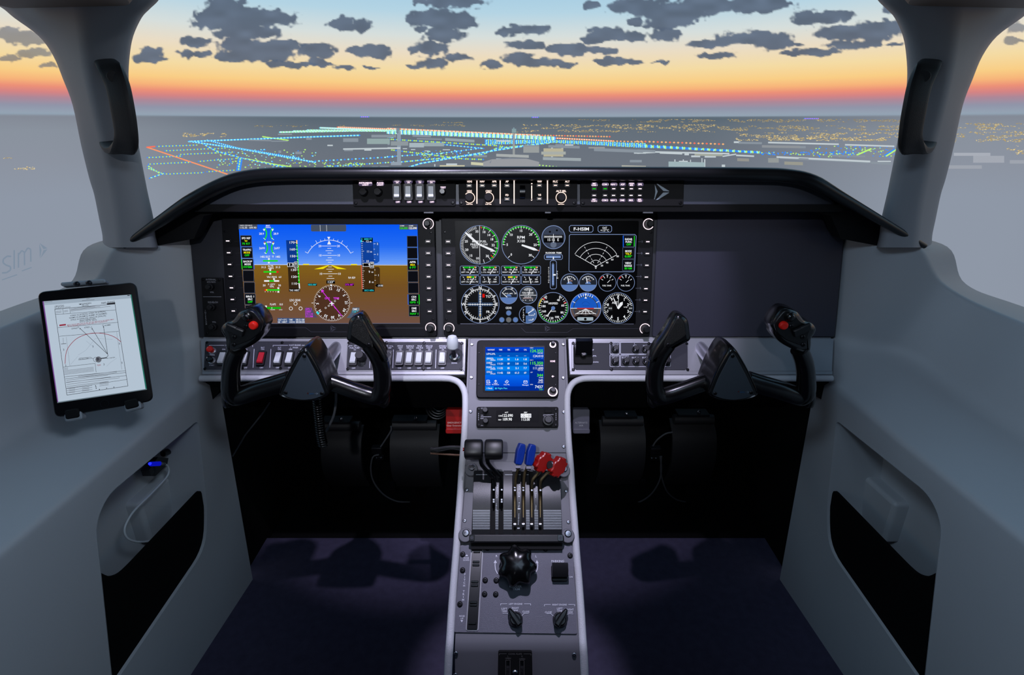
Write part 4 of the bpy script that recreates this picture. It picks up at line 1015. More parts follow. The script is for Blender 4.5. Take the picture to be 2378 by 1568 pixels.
ik.poly([(668, 1180), (958, 1184), (958, 1238), (670, 1234)], (.24, .33, .50)); ik.text('OAT +13°C', 722, 1200, 18, WHT, w=92); ik.text('TIME', 810, 1200, 16, WHT, w=38); ik.text('18:21:58', 908, 1200, 19, WHT, w=90); ik.text('GS  140KT', 722, 1224, 18, WHT, w=98); ik.text('CHRONO', 824, 1224, 15, WHT, w=62); ik.text('00:00:00', 910, 1224, 19, WHT, w=92)
ik.build('screen_graphics', C_EMIT, pfd)
# bezel line art and maker's mark
ik = Ink(PD1, R1, K1, .0003, .00002); gl = (.20, .20, .24)
ik.path([(560, 1286), (960, 1286), (1018, 1330), (1400, 1330)], 4, gl); ik.path([(1660, 1290), (2210, 1290)], 4, gl)
ik.poly([(1226, 1258), (1288, 1292), (1252, 1290)], gl); ik.poly([(1224, 1266), (1246, 1296), (1226, 1326)], gl); ik.poly([(1286, 1300), (1250, 1302), (1232, 1330)], gl)
for x, y in ((203, 370), (215, 495), (222, 620), (232, 745), (240, 865), (250, 988)): ik.line(x, y, x + 60, y - 4, 3, (.13, .13, .16))
ik.build('bezel_print', C_PRINT, pfd, kind='stuff')

# ================================================================== right multi-function display
R2 = (1020, 480)
mfd, PD2 = display('flight_display', 'centre panel display with round backup gauges on black', [(18, 104), (2286, 104), (2236, 1380), (50, 1380)],
    [(95, 371), (97, 496), (99, 620), (101, 744), (103, 866), (106, 990), (108, 1111)], [(2212, 373), (2207, 498), (2202, 623), (2197, 748), (2192, 871), (2188, 993), (2183, 1115)],
    [(2222, 185, 40, 330), (105, 1290, -40, 200), (2185, 1297, 30, 240)], [(165, 150), (2120, 150), (2085, 1250), (190, 1250)], R2)
screws([(R2[0] + x * K1, R2[1] + y * K1) for x, y in ((58, 270), (2250, 275), (2213, 1205), (75, 1197))], mfd, PD2, s=.8)
ik = Ink(PD2, R2, K1, .0006, .000008)
EDGE = (.52, .60, .78); LB2 = (.36, .48, .70); GRY = (.13, .15, .19)
def dial(x, y, r, w=5, ry=None, fill=None):
    if fill: ik.disc(x, y, r, fill)
    ik.ring(x, y, r, w, EDGE, ry)
def needle(x0, y0, x1, y1, w, col=WHT):
    dx, dy = x1 - x0, y1 - y0; l = math.hypot(dx, dy); nx, ny = -dy / l, dx / l; mx_, my_ = x0 + dx * .72, y0 + dy * .72
    ik.poly([(x0 + nx * w * .3, y0 + ny * w * .3), (mx_ + nx * w * .5, my_ + ny * w * .5), (x1, y1), (mx_ - nx * w * .5, my_ - ny * w * .5), (x0 - nx * w * .3, y0 - ny * w * .3)], col)
def nums(x, y, r, items, h, dy=0):
    for a, t in items: ik.text(t, x + r * math.sin(math.radians(a)), y - r * math.cos(math.radians(a)) + dy, h, WHT, bold=.02)
# manifold pressure / fuel flow
dial(428, 406, 205); ik.arc(428, 406, 190, 8, 140, 9, GRN); ik.line(428, 204, 432, 608, 5, WHT); ik.ticks(428, 406, 170, 198, -175, -12, 34, 5, WHT); ik.ticks(428, 406, 160, 198, 15, 165, 8, 5, WHT); ik.line(548, 515, 576, 542, 8, (.9, .25, .12)); ik.line(440, 212, 452, 232, 8, (.9, .25, .12))
nums(428, 406, 145, [(-11, '35'), (-42, '30'), (-75, '25'), (-111, '20'), (-142, '15'), (-172, '10')], 24); nums(428, 406, 145, [(20, '10'), (44, '14'), (66, '18'), (91, '22'), (115, '26'), (145, '30')], 24)
ik.text('MANI', 384, 370, 21, WHT, w=66); ik.text('FUEL', 470, 370, 21, WHT, w=66); ik.text('PRESS', 374, 402, 21, WHT, w=84); ik.text('FLOW', 478, 402, 21, WHT, w=76); ik.text('INCHES OF', 380, 422, 10, WHT); ik.text('MERCURY', 384, 437, 10, WHT)
needle(425, 405, 270, 268, 26); needle(432, 406, 606, 480, 24)
# rpm
dial(870, 404, 205); ik.arc(870, 404, 190, -90, 95, 9, GRN); ik.ticks(870, 404, 168, 196, -135, 135, 7, 6, WHT); ik.ticks(870, 404, 174, 196, -90, 90, 21, 5, WHT)
nums(870, 404, 148, [(-135, '0'), (-90, '5'), (-45, '10'), (0, '15'), (43, '20'), (91, '25'), (139, '30')], 24); ik.text('RPM', 868, 326, 28, WHT, w=80); ik.text('X100', 868, 366, 28, WHT, w=84); needle(876, 408, 1056, 468, 28); ik.line(1050, 460, 1060, 470, 8, (.9, .4, .2))
# compass ball
dial(1213, 325, 123, 6, fill=(.22, .25, .32)); ik.rect(1110, 300, 1318, 382, (.03, .03, .04)); ik.disc(1175, 268, 11, (.05, .05, .06)); ik.disc(1249, 252, 11, (.05, .05, .06)); ik.disc(1213, 405, 32, (.38, .42, .50))
for i in range(15): ik.line(1118 + i * 13, 308, 1118 + i * 13, 332, 4, WHT)
ik.line(1118, 320, 1304, 320, 4, WHT); ik.line(1213, 290, 1213, 384, 4, WHT); ik.text('15', 1166, 352, 26, WHT); ik.text('12', 1213, 352, 26, WHT); ik.text('E', 1262, 352, 26, WHT); ik.ring(1213, 325, 123, 6, EDGE)
# rudder and elevator trim
def octbox(x0, y0, x1, y1, c=18, w=5, fill=None, col=EDGE):
    p = [(x0 + c, y0), (x1 - c, y0), (x1, y0 + c), (x1, y1 - c), (x1 - c, y1), (x0 + c, y1), (x0, y1 - c), (x0, y0 + c)]
    if fill: ik.poly(p, fill)
    ik.path(p + [p[0]], w, col)
ik.text('RUDDER TRIM', 1213, 491, 16, WHT, w=166, bold=.03); octbox(1116, 508, 1308, 562, 12); ik.rect(1134, 520, 1290, 548, LB2)
for i in range(17): ik.line(1140 + i * 9, 524, 1140 + i * 9, 544, 2.5, (.65, .72, .85))
ik.rect(1206, 534, 1218, 560, WHT); octbox(1178, 572, 1244, 874, 14); ik.rect(1196, 610, 1220, 836, LB2); ik.disc(1207, 605, 9, (.3, .35, .45)); ik.disc(1204, 838, 9, (.3, .35, .45))
for i in range(24): ik.line(1198, 618 + i * 9, 1218, 618 + i * 9, 2.5, (.65, .72, .85))
ik.rect(1208, 716, 1236, 732, WHT)
for k, ch in enumerate('ELEVATOR'): ik.text(ch, 1163, 649 + k * 22, 14, WHT)
for k, ch in enumerate('TRIM'): ik.text(ch, 1254, 692 + k * 22, 14, WHT)
# registration, temperature, radar
octbox(1380, 200, 1632, 273, 16); ik.text('F-HSIM', 1508, 238, 32, WHT, w=162, bold=.02); octbox(1685, 200, 1830, 273, 16); ik.text('OAT', 1756, 226, 20, WHT, w=50); ik.text('+13°C', 1756, 252, 22, WHT, w=90)
p = [(1392, 296), (2076, 296), (2090, 312), (2070, 680), (2060, 692), (1390, 692), (1376, 678), (1380, 310)]; ik.path(p + [p[0]], 5, EDGE)
for r in (252, 188, 126, 64): ik.arc(1661, 634, r * 1.02, -60, 60, 4, WHT, 14)
ik.line(1661, 634, 1446, 512, 5, WHT); ik.line(1661, 634, 1884, 512, 5, WHT)
for s in (-1, 1):
    for i in range(6):
        a, b_ = 40 + i * 36, 60 + i * 36; c_, s_ = math.cos(math.radians(30)), math.sin(math.radians(30)); ik.line(1661 + s * a * s_, 634 - a * c_, 1661 + s * b_ * s_, 634 - b_ * c_, 4, WHT)
for x, y, t in ((1893, 528, '80'), (1836, 562, '60'), (1781, 594, '40'), (1726, 626, '20')): ik.text(t, x, y, 18, WHT)
ik.line(1661, 624, 1661, 660, 5, WHT); ik.line(1648, 640, 1674, 640, 5, WHT); ik.line(1653, 656, 1669, 656, 4, WHT)
for k, (ls, c3) in enumerate(((('RADAR', 'FUNC', 'OFF'), GRN), (('MODE', 'TILT', '0.00°'), GRN), (('VIEW', 'RANGE', '80 NM'), GRN))):
    y0 = 306 + k * 127; ik.rect(1948 - k * 3, y0, 2074 - k * 3, y0 + 122, DK); ik.box(1950 - k * 3, y0 + 2, 2072 - k * 3, y0 + 120, 3, (.35, .40, .50))
    for j, t in enumerate(ls): ik.text(t, 2010 - k * 3, y0 + 40 + j * 28, 20, (c3 if j == 2 else (YEL if t == 'TILT' else WHT)), w=min(78, 17 * len(t)), bold=.03)
ik.line(1952, 308, 1952, 430, 8, (.1, .4, .95)); ik.line(2070, 312, 2068, 424, 8, GRN)
# little strip gauges
for r_, (y0, y1) in enumerate(((630, 722), (732, 826))):
    for c_, x0 in enumerate((224, 438, 660, 874)):
        x1 = x0 + 202; octbox(x0, y0, x1, y1, 10, 4)
        if r_ == 0 or c_ in (0, 2):
            a = x0 + (24 if r_ == 0 else 70); ik.poly([(a, y0 + 8), (x0 + 170, y0 + 8), (x0 + 158, y0 + 24), (a + 14, y0 + 24)], (.05, .70, .10))
            if r_: ik.rect(a, y0 + 8, a + 48, y0 + 24, (.9, .8, .1))
            ik.rect(x0 + 150, y0 + 8, x0 + 166, y0 + 22, (.9, .4, .1)); ik.line(x0 + 100, y0 + 8, x0 + 100, y0 + 24, 3, WHT)
        ik.line(x0 + 28, y0 + 12, x0 + 40, y0 + 24, 5, WHT); ik.line(x0 + 172, y0 + 12, x0 + 160, y0 + 24, 5, WHT)
        t3 = (('75', '180', '245'), ('200', '350', '500'), ('75', '180', '245'), ('200', '350', '500'), ('0', '25 50', '115'), ('0', '50', '100'), ('0', '25 50', '115'), ('0', '50', '100'))[r_ * 4 + c_]
        for j, t in enumerate(t3): ik.text(t, x0 + (44, 98, 156)[j], y0 + 40, 15, WHT)
        tt = ('LEFT OIL TEMP. °F', 'L. CYL. HEAD TEMP. °F', 'RIGHT OIL TEMP. °F', 'R. CYL. HEAD TEMP. °F', 'LEFT OIL PRESS. PSI', 'LEFT ALT. AMP.', 'RIGHT OIL PRESS. PSI', 'RIGHT ALT. AMP.')[r_ * 4 + c_]
        ik.text(tt, x0 + 100, y0 + 66, 14, WHT, w=min(176, 11 * len(tt)))
        if r_ and c_ in (1, 3): ik.line(x0 + 100, y1 - 8, x0 + 80, y0 + 12, 7, WHT)
        else: ik.line(x0 + 102, y1 - 4, x0 + 142, y0 + 24, 7, WHT)
# course indicator
dial(436, 1036, 200); ik.ring(436, 1036, 160, 3, WHT); ik.ticks(436, 1036, 140, 168, 0, 350, 36, 5, WHT); ik.ticks(436, 1036, 152, 168, 5, 355, 36, 4, WHT)
for a, t in ((0, 'N'), (30, '3'), (60, '6'), (90, 'E'), (120, '12'), (150, '15'), (180, 'S'), (210, '21'), (240, '24'), (270, 'W'), (300, '30'), (330, '33')): ik.text(t, 436 + 176 * math.sin(math.radians(a)), 1036 - 176 * math.cos(math.radians(a)), 30 if t in 'NESW' else 26, WHT, rot=a if t not in 'NESW' else 0, bold=.02)
ik.rect(306, 1018, 568, 1056, (.20, .27, .38)); ik.rect(414, 896, 456, 1174, (.20, .27, .38)); ik.line(300, 1038, 596, 1038, 6, WHT); ik.line(436, 880, 436, 1196, 6, WHT)
for i in range(9): ik.line(330 + i * 26, 1028, 330 + i * 26, 1048, 4, WHT); ik.line(426, 930 + i * 26, 446, 930 + i * 26, 4, WHT)
ik.poly([(424, 924), (446, 924), (435, 902)], (.9, .75, .4)); ik.poly([(424, 1148), (446, 1148), (435, 1168)], (.9, .75, .4)); ik.rect(460, 926, 484, 964, (.85, .08, .05)); ik.text('TO', 520, 954, 25, WHT); ik.text('FR', 520, 1116, 25, WHT)
# small round gauges
def half(x, y, r, l1=None):
    dial(x, y, r, 5, fill=GRY); ik.sector(x, y, r * .96, 105, 255, LB2); ik.sector(x, y + r * .22, r * .34, -80, 80, LB2); ik.arc(x, y + 4, r * .76, -62, 62, 4, WHT, 10); ik.ring(x, y, r, 5, EDGE)
half(738, 940, 92); ik.text('10', 706, 868, 17, WHT); ik.text('20', 772, 868, 17, WHT); ik.text('30', 808, 920, 17, WHT); ik.text('PROP. AMPS', 738, 922, 12, WHT, w=86); ik.line(722, 962, 668, 912, 7, WHT)
half(1382, 806, 92); ik.line(1374, 812, 1362, 750, 8, WHT); ik.text('EGT', 1384, 770, 13, WHT); ik.text('°F x100', 1390, 787, 10, (.9, .7, .65)); half(1578, 806, 92); ik.line(1570, 812, 1558, 750, 8, WHT); ik.text('EGT', 1580, 770, 13, WHT); ik.text('°F x100', 1586, 787, 10, (.9, .7, .65))
for x in (1382, 1578):
    ik.ticks(x, 810, 58, 74, -55, 55, 7, 4, WHT)
dial(945, 938, 92, 5, fill=(.20, .22, .25)); ik.ticks(945, 938, 58, 78, -35, 35, 9, 4, WHT); ik.line(858, 940, 1032, 940, 5, WHT); ik.line(946, 938, 966, 878, 6, WHT); ik.text('4 5 6', 940, 888, 13, WHT); ik.text('GYRO PRESSURE', 940, 912, 12, WHT, w=120); ik.text('INCHES OF MERCURY', 944, 926, 8, WHT); ik.text('SOURCE', 940, 958, 13, WHT); ik.text('MALFUNCTION', 942, 972, 10, (.9, .75, .75)); ik.text('L  o     o  R', 942, 991, 14, WHT, w=110)
for x in (1782, 1978):
    dial(x, 806, 92, 4, fill=(.03, .03, .04)); ik.ticks(x, 806, 52, 74, -60, 60, 5, 5, WHT); ik.line(x - 74, 766, x - 52, 742, 10, (.75, .15, .12)); ik.line(x, 808, x + 30, 778, 5, WHT); ik.text('FUEL TANK', x - 4, 838, 15, WHT, w=94)
    for a, t in ((-32, 'E'), (0, '1/2'), (32, 'F')): ik.text(t, x + 78 * math.sin(math.radians(a)), 806 - 78 * math.cos(math.radians(a)), 12, WHT)
ik.text('GEAR', 738, 1074, 22, WHT, w=66)
for x, y, c in ((738, 1128, LB2), (665, 1200, LB2), (738, 1200, (.42, .42, .42)), (810, 1200, LB2)): ik.disc(x, y, 30, (.25, .30, .36)); ik.disc(x, y, 25, c)
dial(942, 1145, 92, 5, fill=(.05, .05, .06)); ik.poly([(918, 1058)] + [(942 + 90 * math.sin(math.radians(a)), 1145 - 90 * math.cos(math.radians(a))) for a in range(-10, 200, 12)] + [(918, 1234)], (.30, .42, .62)); ik.line(930, 1140, 1005, 1090, 9, WHT); ik.disc(930, 1142, 14, (.05, .05, .06))
for k, ch in enumerate('FLAPS'): ik.text(ch, 896, 1096 + k * 26, 18, WHT)
ik.text('UP', 990, 1086, 12, WHT); ik.text('TK/APPR', 978, 1152, 11, WHT); ik.disc(1012, 1138, 6, WHT); ik.text('LAND', 972, 1202, 12, WHT); ik.disc(996, 1192, 6, WHT)
# airspeed
dial(1207, 1073, 163); ik.arc(1207, 1073, 150, -85, -50, 9, (.9, .8, .1)); ik.arc(1207, 1073, 150, 70, 262, 8, (.08, .65, .15)); ik.ticks(1207, 1073, 128, 152, 30, 330, 31, 5, WHT); ik.line(1100, 968, 1120, 988, 8, (.85, .15, .1)); ik.line(1320, 1026, 1345, 1014, 8, (.85, .15, .1)); ik.line(1296, 1160, 1312, 1164, 8, (.2, .3, .9)); ik.line(1120, 950, 1140, 978, 7, WHT); ik.line(1290, 950, 1274, 976, 7, WHT)
for x, y, t in ((1131, 1010, '200'), (1264, 991, '40'), (1310, 1048, '60'), (1302, 1122, '80'), (1250, 1170, '100'), (1190, 1182, '120'), (1140, 1156, '140'), (1112, 1110, '160'), (1108, 1056, '180')): ik.text(t, x, y, 22, WHT, bold=.02)
ik.text('AIRSPEED', 1208, 1026, 21, WHT, w=102); ik.text('KNOTS', 1212, 1110, 14, WHT, w=50); needle(1204, 1076, 1140, 1168, 10); ik.disc(1208, 1077, 21, LB2)
# attitude backup
cx, cy, r = 1552, 1077, 163; ik.disc(cx, cy, r, (.10, .36, .80)); ik.sector(cx, cy, r, 90, 270, (.36, .30, .29)); ik.disc(cx, cy, r * .78, (.10, .34, .74)); ik.sector(cx, cy, r * .78, 90, 270, (.28, .25, .25)); ik.arc(cx, cy, r * .78, -120, 120, 10, (.20, .26, .34)); ik.line(1392, 1078, 1710, 1078, 6, WHT)
ik.rect(1460, 1074, 1640, 1086, (.75, .20, .15)); 
for e in (-110, -50, 0, 50, 110): ik.line(cx, 1084, cx + e, 1140, 5, WHT)
ik.line(1480, 1108, 1624, 1108, 4, WHT); ik.line(1450, 1134, 1660, 1134, 4, WHT); ik.ticks(cx, cy, 126, 156, -30, 30, 7, 6, WHT); ik.line(1415, 1006, 1442, 1020, 6, WHT); ik.line(1690, 1004, 1664, 1018, 6, WHT); ik.poly([(1540, 925), (1566, 925), (1552, 950)], WHT); ik.poly([(1552, 952), (1540, 974), (1566, 974)], WHT); ik.arc(cx, 1052, 44, -70, 70, 3, (.06, .24, .55)); ik.line(1520, 1050, 1590, 1050, 3, (.06, .24, .55))
ik.poly([(1430, 1170), (1500, 1142), (1552, 1156), (1604, 1142), (1674, 1170), (1640, 1212), (1590, 1234), (1514, 1234), (1464, 1212)], (.04, .04, .05)); ik.poly(rounded([(1464, 1172), (1632, 1172), (1632, 1208), (1464, 1208)], 6), (.62, .68, .72)); ik.disc(1548, 1192, 14, (.03, .03, .04)); ik.ring(cx, cy, r, 6, EDGE)
# altimeter
dial(1894, 1075, 163, 4, fill=(.03, .03, .04)); ik.ticks(1894, 1075, 134, 154, 0, 352.8, 50, 5, WHT); ik.ticks(1894, 1075, 126, 154, 0, 324, 10, 8, WHT)
for k in range(10): a = math.radians(k * 36); ik.text(str(k), 1894 + 112 * math.sin(a), 1075 - 112 * math.cos(a), 28, WHT, bold=.02)
needle(1893, 1080, 1838, 948, 10); needle(1892, 1082, 1944, 1008, 34); ik.line(1893, 1080, 1902, 940, 4, WHT); ik.text('ALT', 1860, 1018, 24, WHT); ik.rect(1790, 1050, 1836, 1106, (.10, .11, .12)); ik.text('1013', 1812, 1078, 14, WHT); ik.text('hPa', 1768, 1068, 12, WHT); ik.text('in.Hg', 1974, 1064, 12, WHT); ik.rect(2006, 1050, 2048, 1106, (.10, .11, .12)); ik.text('29.9', 2026, 1078, 14, WHT)
ik.build('screen_graphics', C_EMIT, mfd)
ik = Ink(PD2, R2, K1, .0003, .00002)
ik.path([(870, 1286), (920, 1336), (1360, 1336), (1420, 1296), (2120, 1296)], 4, gl); ik.poly([(1124, 1258), (1186, 1292), (1150, 1290)], gl); ik.poly([(1122, 1266), (1144, 1296), (1124, 1326)], gl); ik.poly([(1184, 1300), (1148, 1302), (1130, 1330)], gl)
for k in range(7): y = 372 + k * 123.6; x = 2104 - k * 5; ik.path([(x, y), (x + 54, y)], 4, (.35, .36, .40)); ik.path([(x + 46, y - 12), (x + 58, y), (x + 46, y + 12)], 4, (.35, .36, .40)); 
for k in range(6): ik.line(128 + k * 3, 496 + k * 123, 160 + k * 3, 496 + k * 123, 3, (.13, .13, .16))
ik.line(225, 1244, 2066, 1246, 7, (.34, .35, .40))
ik.build('bezel_print', C_PRINT, mfd, kind='stuff')

# ================================================================== intercom plate beside the left display
PI = PP.moved(PP.pt(0, 0, .006)); ipl = empty('intercom_panel', PI.M, 'small black intercom volume plate by the left wall', 'panel')
RI = (450, 600); KI = 170 / 889
q = [PI.uv(RI[0] + x * KI, RI[1] + y * KI) for x, y in ((85, 236), (342, 236), (392, 950), (125, 950))]
b = MB(); b.prism(rounded(ccw(q), .002), -.006, 0, .001); b.build('face_plate', M_BLACKM, ipl)
for x, y in ((215, 345), (235, 590), (255, 828)): knob(ipl, PI, RI[0] + x * KI, RI[1] + y * KI, .0065, .014)
screws([(RI[0] + x * KI, RI[1] + y * KI) for x, y in ((108, 258), (305, 262), (158, 910), (358, 912))], ipl, PI)
ik = Ink(PI, RI, KI, .0002, .00002); G2 = (.55, .55, .58)
ik.text('INTERNAL', 208, 258, 18, G2, w=120); ik.text('SOUNDS', 212, 288, 18, G2, w=104); ik.text('VOL', 222, 412, 18, G2, w=48); ik.line(115, 468, 336, 468, 5, G2); ik.text('SQUELCH', 232, 534, 20, G2, w=120); ik.text('VOL', 248, 774, 18, G2, w=48)
for k, ch in enumerate('INTERCOM'): ik.text(ch, 140 + k * 2, 634 + k * 23.5, 17, G2)
for x, y, x2, y2 in ((165, 332, 180, 362), (200, 572, 198, 606), (232, 820, 222, 850)): ik.line(x, y, x2, y2, 7, (.8, .8, .8))
ik.build('lettering', C_PRINT, ipl)
# ================================================================== control panels in the glareshield
PF = FP.moved(FP.pt(0, 0, .004))
HALO = (.27, .24, .33); LW1 = (1.0, .90, .96); LW2 = (1.0, .90, .86)  # first colour is the dim glow around backlit labels, painted as a patch
def face(P, root, pts, reg, k, m, t=.006, r=.003, bev=.0008, name='face_plate', z=0.0):
    q = [P.uv(reg[0] + x * k, reg[1] + y * k) for x, y in pts]
    b = MB(); b.prism(rounded(ccw(q), r, 4), z - t, z, bev); return b.build(name, m, root)
def rocker_meshes(w, h, fw, fh):
    a = MB(); a.holed(rrect(-fw, -fh, fw, fh, .0022, 3), [rrect(-w * 1.12, -h * 1.06, w * 1.12, h * 1.06, .001, 2)], 0, .0045)
    a.prism(rrect(-w * 1.15, -h * 1.1, w * 1.15, h * 1.1), -.001, .001)
    b = MB(); v = []; 
    prof = [(-h, .0035), (-h, .0065), (-h * .82, .0085), (0, .0066), (h, .0050), (h, .0030)]
    b.rings([[(x, y, z) for y, z in prof] for x in (-w, w)])
    return a.mesh('rocker_switch', M_BLACK), b
ROCK = {}
def rocker(root, P, px, py, m, kind, tiltx=0.0):
    if kind not in ROCK: ROCK[kind] = rocker_meshes(*{'top': (.0044, .0098, .0075, .0140), 'low': (.0052, .0112, .0078, .0150)}[kind])
    a, kb = ROCK[kind]
    if (kind, m.name) not in ROCK: ROCK[(kind, m.name)] = kb.mesh('rocker_key', m, 25)
    o = bpy.data.objects.new('rocker_switch', a); COL.objects.link(o); o.parent = root; x, y = P.uv(px, py); o.location = (x, y, 0)
    c = bpy.data.objects.new('rocker_key', ROCK[(kind, m.name)]); COL.objects.link(c); c.parent = o
    return o
K3a, K3b, K3c = 270 / 2378, 290 / 2378, 260 / 2378
# lighting panel
lpan = empty('light_control_panel', PF.M, 'black lamp switch panel with four white rockers in the glareshield', 'switch panel')
Ra = (810, 400); face(PF, lpan, [(70, 60), (2185, 60), (2185, 694), (90, 694)], Ra, K3a, M_BLACKM)
for x in (990, 1222, 1455, 1688): rocker(lpan, PF, Ra[0] + (x + 2) * K3a, Ra[1] + 408 * K3a, M_WHITEKEY, 'top')
for x, y, r in ((318, 405, .0072), (615, 405, .0072), (1925, 400, .0052)): knob(lpan, PF, Ra[0] + x * K3a, Ra[1] + y * K3a, r, .012, m=M_GLOSS, step=False)
screws([(Ra[0] + x * K3a, Ra[1] + y * K3a) for x, y in ((120, 190), (140, 630), (2125, 620), (2120, 190))], lpan, PF)
ik = Ink(PF, Ra, K3a, .0003, .00003)
def pill(x, y, w, h, ls, hh, col=LW1, pc=HALO, tw=None):
    ik.poly(rrect(x - w / 2, y - h / 2, x + w / 2, y + h / 2, min(w, h) * .42, 3), pc)
    for k, t in enumerate(ls): ik.text(t, x, y + (k - (len(ls) - 1) / 2) * hh * 1.22, hh, col, w=min(w * .92, len(t) * hh * .82), bold=.035)
pill(343, 240, 285, 84, ('INSTRUMENTS', 'LIGHT'), 32); pill(645, 240, 165, 84, ('FLOOD', 'LIGHT'), 32)
for x, t in ((990, 'LAND'), (1222, 'TAXI'), (1455, 'NAV'), (1688, 'STROBE')): pill(x, 192, 172, 84, (t, 'ON'), 32); pill(x + 14, 610, 116, 52, ('OFF',), 32)
pill(1930, 314, 120, 46, ('TEST',), 34); ik.rect(205, 133, 490, 148, (.75, .70, .78)); ik.rect(570, 137, 722, 150, (.70, .66, .74)); ik.rect(1880, 150, 1985, 158, (.35, .33, .38))  # pale bars above the labels are painted reflections
ik.build('backlit_lettering', C_LABEL, lpan)
# autopilot panel
apan = empty('autopilot_panel', PF.M, 'black autopilot panel with ringed knobs at the middle of the glareshield', 'control panel')
Rb = (1060, 400); face(PF, apan, [(35, 60), (2300, 60), (2300, 645), (50, 645)], Rb, K3b, M_BLACKM)
pb = lambda x, y: (Rb[0] + x * K3b, Rb[1] + y * K3b)
softkeys([pb(*p) for p in ((243, 258), (492, 257), (720, 254), (963, 257), (963, 513), (1577, 253), (1577, 508), (1883, 252), (2108, 253))], apan, PF, ME_KEYW, .82)
for x, y, a0, a1 in ((250, 487, -140, 140), (610, 487, -120, 120), (1993, 484, 0, 360)):
    knob(apan, PF, *pb(x, y), .0072, .013, E_WARM, .0090, a0=a0, a1=a1, m=M_BLACKM, step=False, rw=.0006)
b = MB(); x, y = PF.uv(*pb(1305, 380)); b.lathe([(.013, -.0045), (.013, .0045)], c=(x, y, -.006), axis=(1, 0, 0), n=28); b.xf(Matrix.Translation((-.0045, 0, .0))); b.build('thumb_wheel', M_GLOSS, apan)
screws([pb(90, 585), pb(2245, 585)], apan, PF)
ik = Ink(PF, Rb, K3b, .0003, .00003)
for x, t, y in ((250, 'HDG', 178), (492, 'NAV', 178), (722, 'APR', 178), (963, 'AP', 178), (963, 'FD', 436), (1582, 'VNV', 178), (1582, 'VS', 434), (1883, 'FLC', 178), (2110, 'ALT', 178), (248, 'HDG', 360), (610, 'CRS1', 360), (1993, 'ALT SEL', 360)):
    ik.text(t, x, y, 34, LW2, w=len(t) * 28 if len(t) > 3 else len(t) * 30, bold=.035)
for x, t in ((250, 'PUSH SYNC'), (610, 'PUSH DIR'), (1993, 'PUSH SYNC')): ik.text(t, x, 612, 19, LW2, w=118, bold=.035)
for x in (390, 833, 1098, 1733): ik.line(x, 150, x, 602, 20, LW2)
ik.line(1433, 255, 1433, 510, 18, LW2); ik.poly([(1420, 232), (1450, 226), (1446, 210), (1420, 212)], LW2); ik.poly([(1414, 526), (1452, 522), (1430, 548)], LW2); ik.line(180, 145, 2140, 142, 5, (.25, .23, .24)); ik.rect(1400, 146, 1465, 156, (.5, .46, .45))  # long line and small bar at the top edge are painted glare
ik.build('backlit_lettering', C_LABEL, apan)
# audio selector panel
upan = empty('audio_panel', PF.M, 'black audio selector panel with twelve keys and silver arrow mark', 'control panel')
Rc = (1340, 400); pc = lambda x, y: (Rc[0] + x * K3c, Rc[1] + y * K3c); face(PF, upan, [(65, 60), (2282, 60), (2262, 722), (70, 722)], Rc, K3c, M_BLACKM)
softkeys([pc(362, 354), pc(594, 354)], upan, PF, ME_KEYG, .84); softkeys([pc(x, 354) for x in (776, 964, 1149, 1334)] + [pc(x, 495) for x in (361, 592, 772, 960, 1144, 1328)], upan, PF, None, .84)
screws([pc(150, 195), pc(130, 655), pc(2210, 190), pc(2195, 650)], upan, PF)
ik = Ink(PF, Rc, K3c, .0003, .00003)
for x, ls in ((368, ('MIC', 'COM 1')), (598, ('COM 1',)), (782, ('NAV 1',)), (967, ('ADF',)), (1157, ('HIGH', 'MKR')), (1340, ('SPK',))): pill(x, 260, 146, 80, ls, 36 if len(ls) == 1 else 30)
for x, ls in ((363, ('MIC', 'COM 2')), (592, ('COM 2',)), (775, ('NAV 2',)), (960, ('DME',)), (1145, ('MKR',)), (1328, ('MKR', 'TEST'))): pill(x, 597, 146, 80, ls, 36 if len(ls) == 1 else 30)
for x in (362, 600, 775, 967, 1157, 1340): ik.rect(x - 70, 156, x + 70, 166, (.45, .42, .48))  # strips over the upper labels: glare drawn as print
ik.build('backlit_lettering', C_LABEL, upan)
b = MB()
for pts in ([(1648, 262), (1712, 410), (1645, 580), (1636, 576), (1660, 420)], [(1684, 248), (1710, 248), (1955, 400), (1950, 410), (1830, 402)], [(1952, 430), (1950, 442), (1710, 592), (1672, 594), (1828, 432)]):
    b.prism([PF.uv(*pc(*p)) for p in pts], 0, .0012, .0003)
b.build('arrow_emblem', mat('emblem_silver', (.55, .60, .64), .4, metal=.3), upan, 'silver three-bladed arrow emblem')
# small tabs under the glareshield lip
for i, (xa, xb) in enumerate(((984, 1006), (1266, 1279), (1494, 1517))): 
    b = MB(); p = FP.uv(xa, 491); q = FP.uv(xb, 491); b.box(p[0], p[1] - .003, -.006, q[0], p[1] + .001, -.001); b.xf(FP.M); gpart(b, 'trim_clip', M_CABLE, smooth=0)

